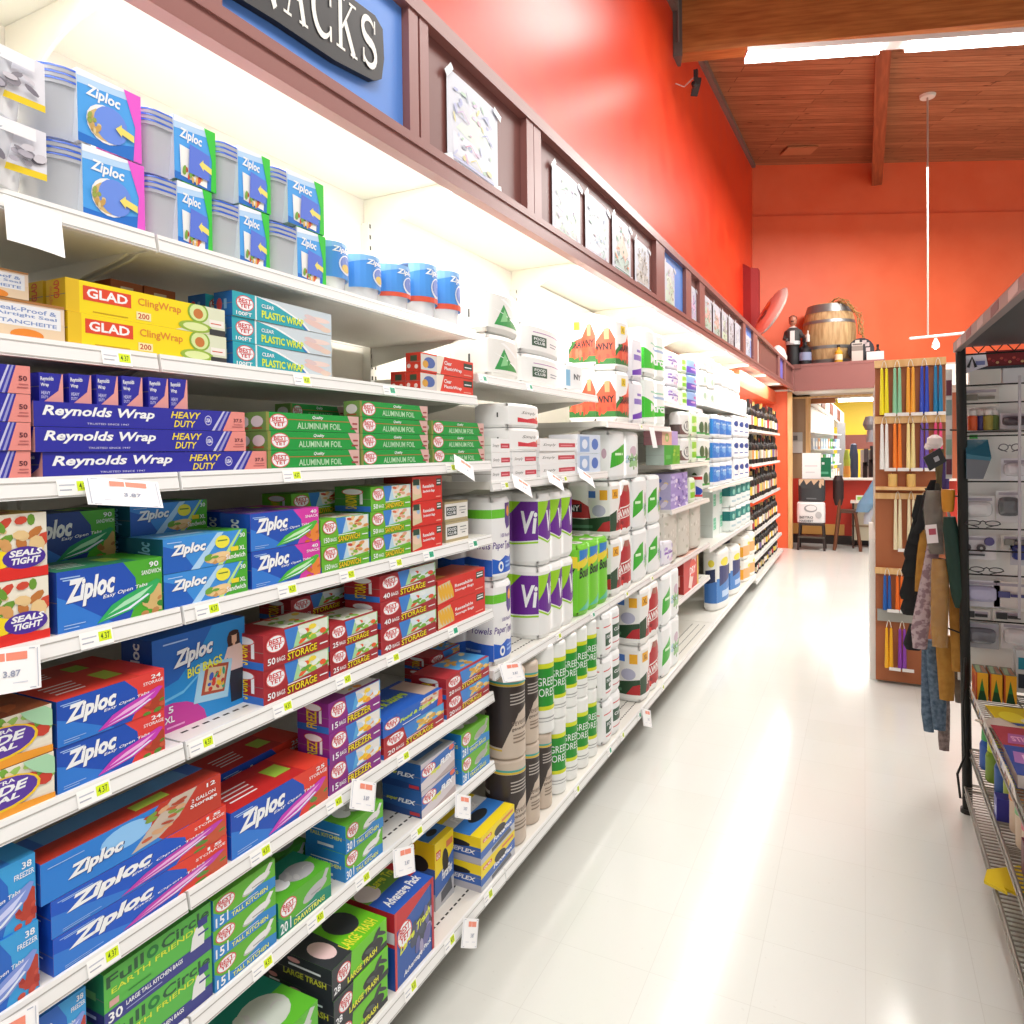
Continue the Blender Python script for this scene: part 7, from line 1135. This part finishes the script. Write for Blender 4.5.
# crayon boxes on the magazine shelf
for i in range(3):
    o = MB(); x = .425+.05*i; w_ = .043; y = 3.54
    o.box(0, 0, 0, w_, .13, .118, 'e8a820'); fn = lambda u, v, q: (w_*u, -q, .118*v); o.art(fn, [R(0, 0, .1, 1, 'c84828'), P([(.15, .02), (.85, .02), (.5, .82)], '1c7a34'), P([(.15, .0), (.9, .0), (.7, .35), (.3, .35)], '0c4420')])
    o.art(lambda u, v, q: (w_*u, .13*v, .118+q), [R(0, 0, 1, 1, '7a8878'), P([(.1, .1), (.4, .1), (.6, .9), (.2, .9)], 'a8c8a0'), R(.6, .1, .9, .9, 'b88870')]); o.art(lambda u, v, q: (-q, .13*(1-v), .118*u), [R(0, 0, 1, 1, 'd87830'), R(.2, .2, .8, .8, 'c03c28')])
    tag(o.build('crayon_box', loc=(x, y, .565)), 'yellow crayon box with green peak, '+['left of three', 'middle of three', 'right of three'][i], 'box', 'crayon boxes on the rack')
# books and magazines lying on the shelf
def book(x, y, z, w_, d, t, rz, cover, shapes, label, tilt=0):
    o = empty('activity_book', (x, y, z), rz); tag(o, label, 'book', 'books lying on the rack shelf'); o.rotation_euler.y = tilt
    b = MB(); b.box(-w_/2+.002, -d/2+.002, .001, w_/2-.002, d/2-.002, t-.001, 'd8d0c8'); b.build('pages', o)
    b = MB(); b.box(-w_/2, -d/2, t-.0012, w_/2, d/2, t, cover); b.box(-w_/2, -d/2, 0, w_/2, d/2, .001, cover); b.box(w_/2-.0015, -d/2, 0, w_/2, d/2, t, cover); b.art(lambda u, v, q: (-w_/2+w_*u, -d/2+d*v, t+q), shapes); b.build('cover', o)
YB_ = [E(.3, .5, .2, .25, 'f4ec40'), E(.7, .55, .18, .2, 'd8b820'), R(.05, .1, .95, .22, '3058a8'), E(.5, .35, .1, .1, 'f8f4d0')]; PB = [P([(.1, .3), (.9, .3), (.8, .7), (.2, .7)], 'b060a8'), R(.1, .1, .9, .22, 'd04848'), T('STICKERS', .2, .4, .8, .6, 'f0b8d8', 0, .03)]; BB = [P([(.05, .4), (.6, .3), (.7, .7), (.1, .8)], 'b078c0'), T('FUN', .2, .5, .5, .7, 'f0c8e8', 0, .04), E(.8, .3, .15, .2, '2890d0')]
bz_ = .564
book(.56, 3.34, bz_, .21, .24, .012, .1, 'e0d028', YB_, 'yellow activity book lying behind, nearest the crayon boxes'); book(.80, 3.3, bz_, .22, .26, .014, -.1, 'd8c838', YB_, 'yellow book lying farther into the shelf, right of the first'); book(.535, 3.07, bz_, .2, .25, .02, .05, 'b03848', PB, 'red and purple sticker book in the middle of the shelf'); book(.79, 3.02, bz_, .22, .27, .02, -.05, 'e0c828', YB_, 'yellow book with picture cover beside the red sticker book')
book(.53, 2.8, bz_, .2, .25, .045, .0, '2c48a0', BB, 'blue and violet fun book on a thick pile'); book(.55, 2.52, bz_, .2, .26, .03, .05, '7c3c90', PB, 'purple sticker book near the picture edge'); book(.47, 3.2, .5775, .11, .15, .004, .6, 'ccc4b8', [R(.1, .1, .9, .9, 'd8d0c4')], 'plain pale booklet lying askew on the yellow book', -.0)
for i in range(5):
    b = MB(); y0 = 3.56-.2*i; cl = ['d8c8c0', 'e0dcd8', 'c8b8b0', 'd8d4e0', 'e8e0d8'][i]
    b.mesh([(.412, y0-.19, .562), (.412, y0, .562), (.404, y0, .615), (.404, y0-.19, .615), (.414, y0-.19, .562), (.414, y0, .562), (.406, y0, .615), (.406, y0-.19, .615)], [(0, 1, 2, 3)[::-1], (4, 5, 6, 7), (0, 4, 7, 3), (1, 2, 6, 5), (3, 7, 6, 2)], cl); [b.obox((.4076, y0-.03-.03*k, .588), (.0004, 0, -.0), (0, .008, .002), (.0015, 0, .014), ['a86858', 'c8a048', '686c98', 'b8a8a0', '704848'][(k+i) % 5]) for k in range(5)]
    tag(b.build('magazine'), 'magazine edge standing along the shelf lip, '+['farthest of five', 'second farthest', 'middle one', 'second nearest', 'nearest of five'][i], 'magazine', 'magazines along the rack lip')
# paint bottles and jars on the shelf below
for i, (x, y, c_, cap, nm_) in enumerate([(.47, 3.5, '2858b0', '48a858', 'blue paint bottle with green cap'), (.475, 3.38, '789820', 'c8d828', 'lime paint bottle, farther one'), (.49, 3.27, '1c50a0', '1c58b0', 'deep blue paint bottle'), (.50, 3.14, '98a820', 'd0d830', 'lime paint bottle, nearer one')]):
    b = MB(); b.lathe((x, y, .2925), [(.036, 0, c_), (.038, .005, c_), (.038, .1, c_), (.03, .12, cap), (.032, .122, cap), (.03, .165, cap), (.02, .17, cap)], c_, 16); tag(b.build('paint_bottle'), nm_+' on the rack shelf under the books', 'bottle')
b = MB(); b.box(.425, 3.02, .2935, .475, 3.075, .375, '3838a0'); b.box(.4249, 3.03, .31, .425, 3.065, .34, 'b0b8e0'); tag(b.build('blue_packet'), 'small blue packet at the edge of the middle rack shelf', 'packet')
for i, (x, y, c_, nm_) in enumerate([(.50, 2.97, 'd88848', 'orange'), (.50, 2.86, '70b870', 'green'), (.50, 2.75, 'd86880', 'pink'), (.53, 2.55, 'e89040', 'amber')]):
    b = MB(); b.lathe((x, y, .2925), [(.042, 0, 'd8c0a8'), (.045, .006, 'd8c0a8'), (.045, .11, 'd8c0a8'), (.047, .112, c_), (.047, .13, c_), (.04, .133, c_)], c_, 18); b.lathe((x, y, .4255), [(.034, 0), (.033, .002)], '8a5030', 16); tag(b.build('clay_tub'), '%s lidded clay tub on the middle rack shelf' % nm_, 'tub')
b = MB(); b.box(.445, 2.66, .2935, .53, 2.70, .40, '6c3038'); tag(b.build('maroon_box'), 'maroon box beside the clay tubs on the rack', 'box')
b = MB(); b.lathe((.47, 2.46, .335), [(.02, -.1), (.045, -.09), (.045, .09), (.02, .1)], '0c5a40', 14, axis='y'); tag(b.build('green_roll'), 'dark green roll lying on the middle rack shelf', 'roll')
b = MB(); b.lathe((.50, 2.25, .33), [(.01, -.12), (.036, -.1), (.036, .1), (.01, .12)], '9c2c34', 12, axis='y'); tag(b.build('red_roll'), 'dark red roll lying near the picture edge on the rack', 'roll')
b = MB(); pts = [(.0, .0), (.06, -.05), (.055, -.02), (.10, -.06), (.2, -.02), (.22, .12), (.14, .15), (.02, .08)]; n = len(pts)
b.mesh([(x, y, 0) for x, y in pts]+[(x, y, .01) for x, y in pts], [tuple(range(n))[::-1], tuple(range(n, 2*n))]+[(i, (i+1) % n, n+(i+1) % n, n+i) for i in range(n)], 'e8cc18'); q_ = (0.367, 2.866, 0.140); o = b.build('yellow_tag', loc=(q_[0], q_[1], .135)); o.rotation_euler = (0, math.radians(-4), 0); tag(o, 'bright yellow cardboard tag lying on the bottom wire shelf', 'tag')
b = MB()
for x, y in ((.405, 3.7),): b.tube([(.395, 3.62, .72), (.385, 3.6, .5), (.39, 3.58, .3), (.36, 3.57, .22), (.37, 3.56, .12), (.385, 3.55, .13)], .005, CHD, 6)
b.build('side_hook', RK)
# ---------------------------------------------------------------- cloths and umbrella hung at the rack end
YH = 3.82
mus = noise_mat('mustard_felt', 'a87428', 'b88434', rough=.75, nscale=30); den = noise_mat('denim_cloth', '405468', '66788c', rough=.85, nscale=60); lil = noise_mat('lilac_print', '8a7078', 'b8a4a8', rough=.8, nscale=45, contrast=(.45, .55)); mau = noise_mat('mauve_tweed', '70605c', '9a8884', rough=.85, nscale=60); BKC = mat('141416', .8); TPE = noise_mat('taupe_wrap', '5a5048', '82786c', rough=.5, nscale=14)
def hang(name, label, cat, pts, rad, m, flat=.5, seed=1, y=YH, wrap=None, group=None):
    b = cloth('', '', '', [(p[0], y, p[1]) for p in pts], [r*.00415 for r in rad], m, flat, 16, seed=seed, wr=.07); o = empty(name, (0, 0, 0)); tag(o, label, cat, group); b.build('roll', o)
    if name in ('denim_cloth', 'tweed_cloth', 'grey_wrap'): b = MB(); b.tube([(pts[0][0], y, pts[0][1]-.01), (pts[0][0], y, .88)], .0025, '2a2826', 5); b.build('hanging_loop', o)
    if wrap:
        z0, z1 = wrap; q = [(p, r) for p, r in zip(pts, rad)]; b = cloth('', '', '', [(p[0], y, p[1]) for p, r in q if z0 <= p[1] <= z1] , [r*.0046 for p, r in q if z0 <= p[1] <= z1], mat('c8c4bc', .12, 0, 0, .12), flat*1.1, 16, seed=seed, wr=.1); b.build('plastic_wrap', o)
    return o
def C_(px, py): return (.36+(px+max(0, py-480)*.03-955)*.00388, 1.65+(447-py)*.00459)
hang('cloth_roll', 'mustard cloth roll in clear wrap hanging in front, below the taupe bag', 'cloth roll', [C_(938, 560), C_(939, 572), C_(938, 600), C_(937, 630), C_(937, 648)], [6, 8.5, 8.5, 8, 7], mus, .5, 1, 3.74, (0, 3), 'mustard cloth rolls'); hang('cloth_roll', 'mustard cloth roll hanging behind the lilac printed cloth', 'cloth roll', [C_(930, 535), C_(926, 560), C_(922, 585), C_(919, 600)], [7, 7, 6, 4], mus, .5, 2, 3.9, None, 'mustard cloth rolls')
hang('cloth_roll', 'long mustard cloth roll reaching lowest, left of the rack post', 'cloth roll', [C_(942, 640), C_(943, 660), C_(944, 690), C_(944, 706)], [8, 8.5, 8, 7], mus, .5, 3, 3.82, None, 'mustard cloth rolls'); hang('cloth_roll', 'mustard cloth roll hanging under the green umbrella', 'cloth roll', [C_(955, 590), C_(956, 615), C_(957, 650), C_(957, 674)], [7, 7.5, 7.5, 7], mus, .5, 4, 3.80, None, 'mustard cloth rolls')
hang('patterned_cloth', 'lilac printed cloth hanging in a long slanted fold', 'cloth', [C_(936, 540), C_(931, 570), C_(924, 605), C_(918, 635), C_(917, 655)], [6, 7, 8, 9, 7], lil, .45, 5, 3.80)
hang('denim_cloth', 'dark blue denim cloth hanging low, right fold', 'cloth', [C_(932, 648), C_(934, 680), C_(936, 715), C_(936, 741)], [7, 8, 8, 6], den, .5, 6, 3.86, None, 'denim cloths'); hang('denim_cloth', 'dark blue denim cloth hanging low, left fold', 'cloth', [C_(925, 655), C_(925, 690), C_(925, 730), C_(926, 749)], [4, 5.5, 6.5, 5], den, .5, 7, 3.92, None, 'denim cloths')
hang('tweed_cloth', 'mauve tweed cloth hanging lowest near the floor', 'cloth', [C_(944, 690), C_(943, 725), C_(942, 755), C_(942, 768)], [5, 6, 6, 5], mau, .5, 8, 3.94); hang('taupe_bag', 'taupe wrapped bag hanging above the mustard cloth', 'bag', [C_(936, 492), C_(935, 510), C_(936, 535), C_(938, 556)], [7, 9, 8, 7], TPE, .5, 9, 3.78, (0, 3))
hang('grey_wrap', 'dark grey wrapped roll end hanging below the mustard roll by the post', 'roll', [C_(958, 668), C_(959, 690), C_(958, 710)], [6, 6, 4], TPE, .5, 10, 3.86)
o = empty('black_garment', (0, 0, 0)); tag(o, 'black tiered garment hanging between the candle board and cloths', 'garment')
for i, (px, py, r) in enumerate([(921, 520, 6), (918, 545, 8), (913, 562, 8), (911, 580, 9), (907, 605, 8), (911, 622, 10), (913, 660, 10)]):
    b = cloth('', '', '', [(C_(px+4, py-22)[0], 3.9+.01*i, C_(px, py-22)[1]), (C_(px, py)[0], 3.9+.01*i, C_(px, py)[1]), (C_(px-1, py+6)[0], 3.9+.01*i, C_(px, py+6)[1])], [r*.003, r*.0045, r*.003], BKC, .4, seed=i); b.build('tier', o)
b = cloth('', '', '', [(C_(938, 482)[0], 3.88, C_(938, 482)[1]), (C_(932, 500)[0], 3.88, C_(932, 500)[1]), (C_(926, 525)[0], 3.88, C_(926, 525)[1]), (C_(918, 538)[0], 3.88, C_(918, 538)[1])], [.012, .024, .024, .02], BKC, .4, seed=12); b.build('sleeve', o)
b = MB(); c0 = Vector((C_(936, 460)[0], 3.7, C_(936, 460)[1])); b.obox(c0, (.033, 0, .022), (0, .02, 0), (-.013, 0, .03), '1a1a1c'); b.obox(c0+Vector((.006, -.0215, .002)), (.009, 0, .005), (0, .0005, 0), (-.004, 0, .010), 'a0a0a4'); tag(b.build('black_case'), 'black case with grey label hanging tilted at the rack corner', 'case')
b = MB(); x, z = C_(938, 443); b.lathe((x, 3.8, z-.03), [(.02, 0), (.034, .02), (.03, .05), (.01, .065)], 'e4d8d4', 12, sx=1, sy=.7); b.lathe((x-.025, 3.8, z-.035), [(.01, 0), (.018, .012), (.012, .03)], 'e8dcd8', 10); tag(b.build('plush_toy'), 'small pale pink plush hanging above the black case', 'toy')
o = empty('umbrella', (0, 0, 0)); tag(o, 'folded dark green umbrella with mustard handle hanging by the post', 'umbrella')
b = MB(); x0, z0 = C_(950, 517); x1, z1 = C_(959, 606); b.tube([(x0, 3.72, z0), (x0+.004, 3.72, z0-.05), ((x0+x1)/2, 3.72, (z0+z1)/2), (x1-.002, 3.72, z1+.05), (x1, 3.72, z1)], [.024, .03, .036, .036, .024], mat('14362c', .7), 14); b.build('canopy', o)
b = MB(); xa, za = C_(949.5, 490); b.tube([(x0, 3.72, z0), (xa, 3.72, za-.1)], .006, 'b8b4b0', 8); b.build('shaft', o); b = MB(); b.lathe((xa, 3.72, za-.10), [(.02, 0), (.024, .01), (.028, .09), (.026, .1)], mat('c88418', .5), 14); b.build('handle', o)
b = MB(); x, z = C_(931.5, 534); b.obox((x, 3.70, z), (.022, 0, .003), (0, .0008, 0), (-.004, 0, .042), 'e8dcdc'); b.obox((x+.002, 3.6988, z+.01), (.014, 0, .002), (0, .0004, 0), (-.001, 0, .014), 'b04858'); tag(b.build('price_card'), 'white and red price card hanging on the taupe bag', 'tag')
for i, (px, py, c_) in enumerate([(944, 470, '5a5030'), (950, 480, '4a3878'), (941, 505, '3a3a34')]):
    hang('ribbon_bundle', ['olive ribbon bundle hanging beside the black case', 'purple ribbon bundle hanging behind the post', 'dark ribbon bundle hanging above the taupe bag'][i], 'ribbon', [C_(px+2, py-20), C_(px, py), C_(px, py+20)], [3, 4, 3], mat(c_, .7), .5, 20+i, 3.86)
b = MB(); b.box(.335, 3.76, 1.5, .36, 3.764, 2.0, 'd8d8d4'); [b.box(.336, 3.755, 1.52+.09*i, .358, 3.76, 1.59+.09*i, ['6a3040', '98b8a8', 'e8e4e0', '88a0a0'][i % 4]) for i in range(5)]; tag(b.build('card_strip'), 'narrow strip of carded goods just left of the rack post', 'display')
for z, ln in ((1.72, .16), (1.42, .14), (1.12, .14), (.8, .1)):
    b = MB(); b.tube([(.40, 3.72, z), (.405-ln, 3.84, z+.01), (.40-ln, 3.85, z+.03)], .004, CHD, 6); b.build('display_hook', RK)
for yy in (3.86, 3.92, 3.94):
    b = MB(); b.tube([(.405, 3.72, .89), (.38, yy, .885), (.22, yy, .885)], .004, CHD, 6); b.build('display_hook', RK)
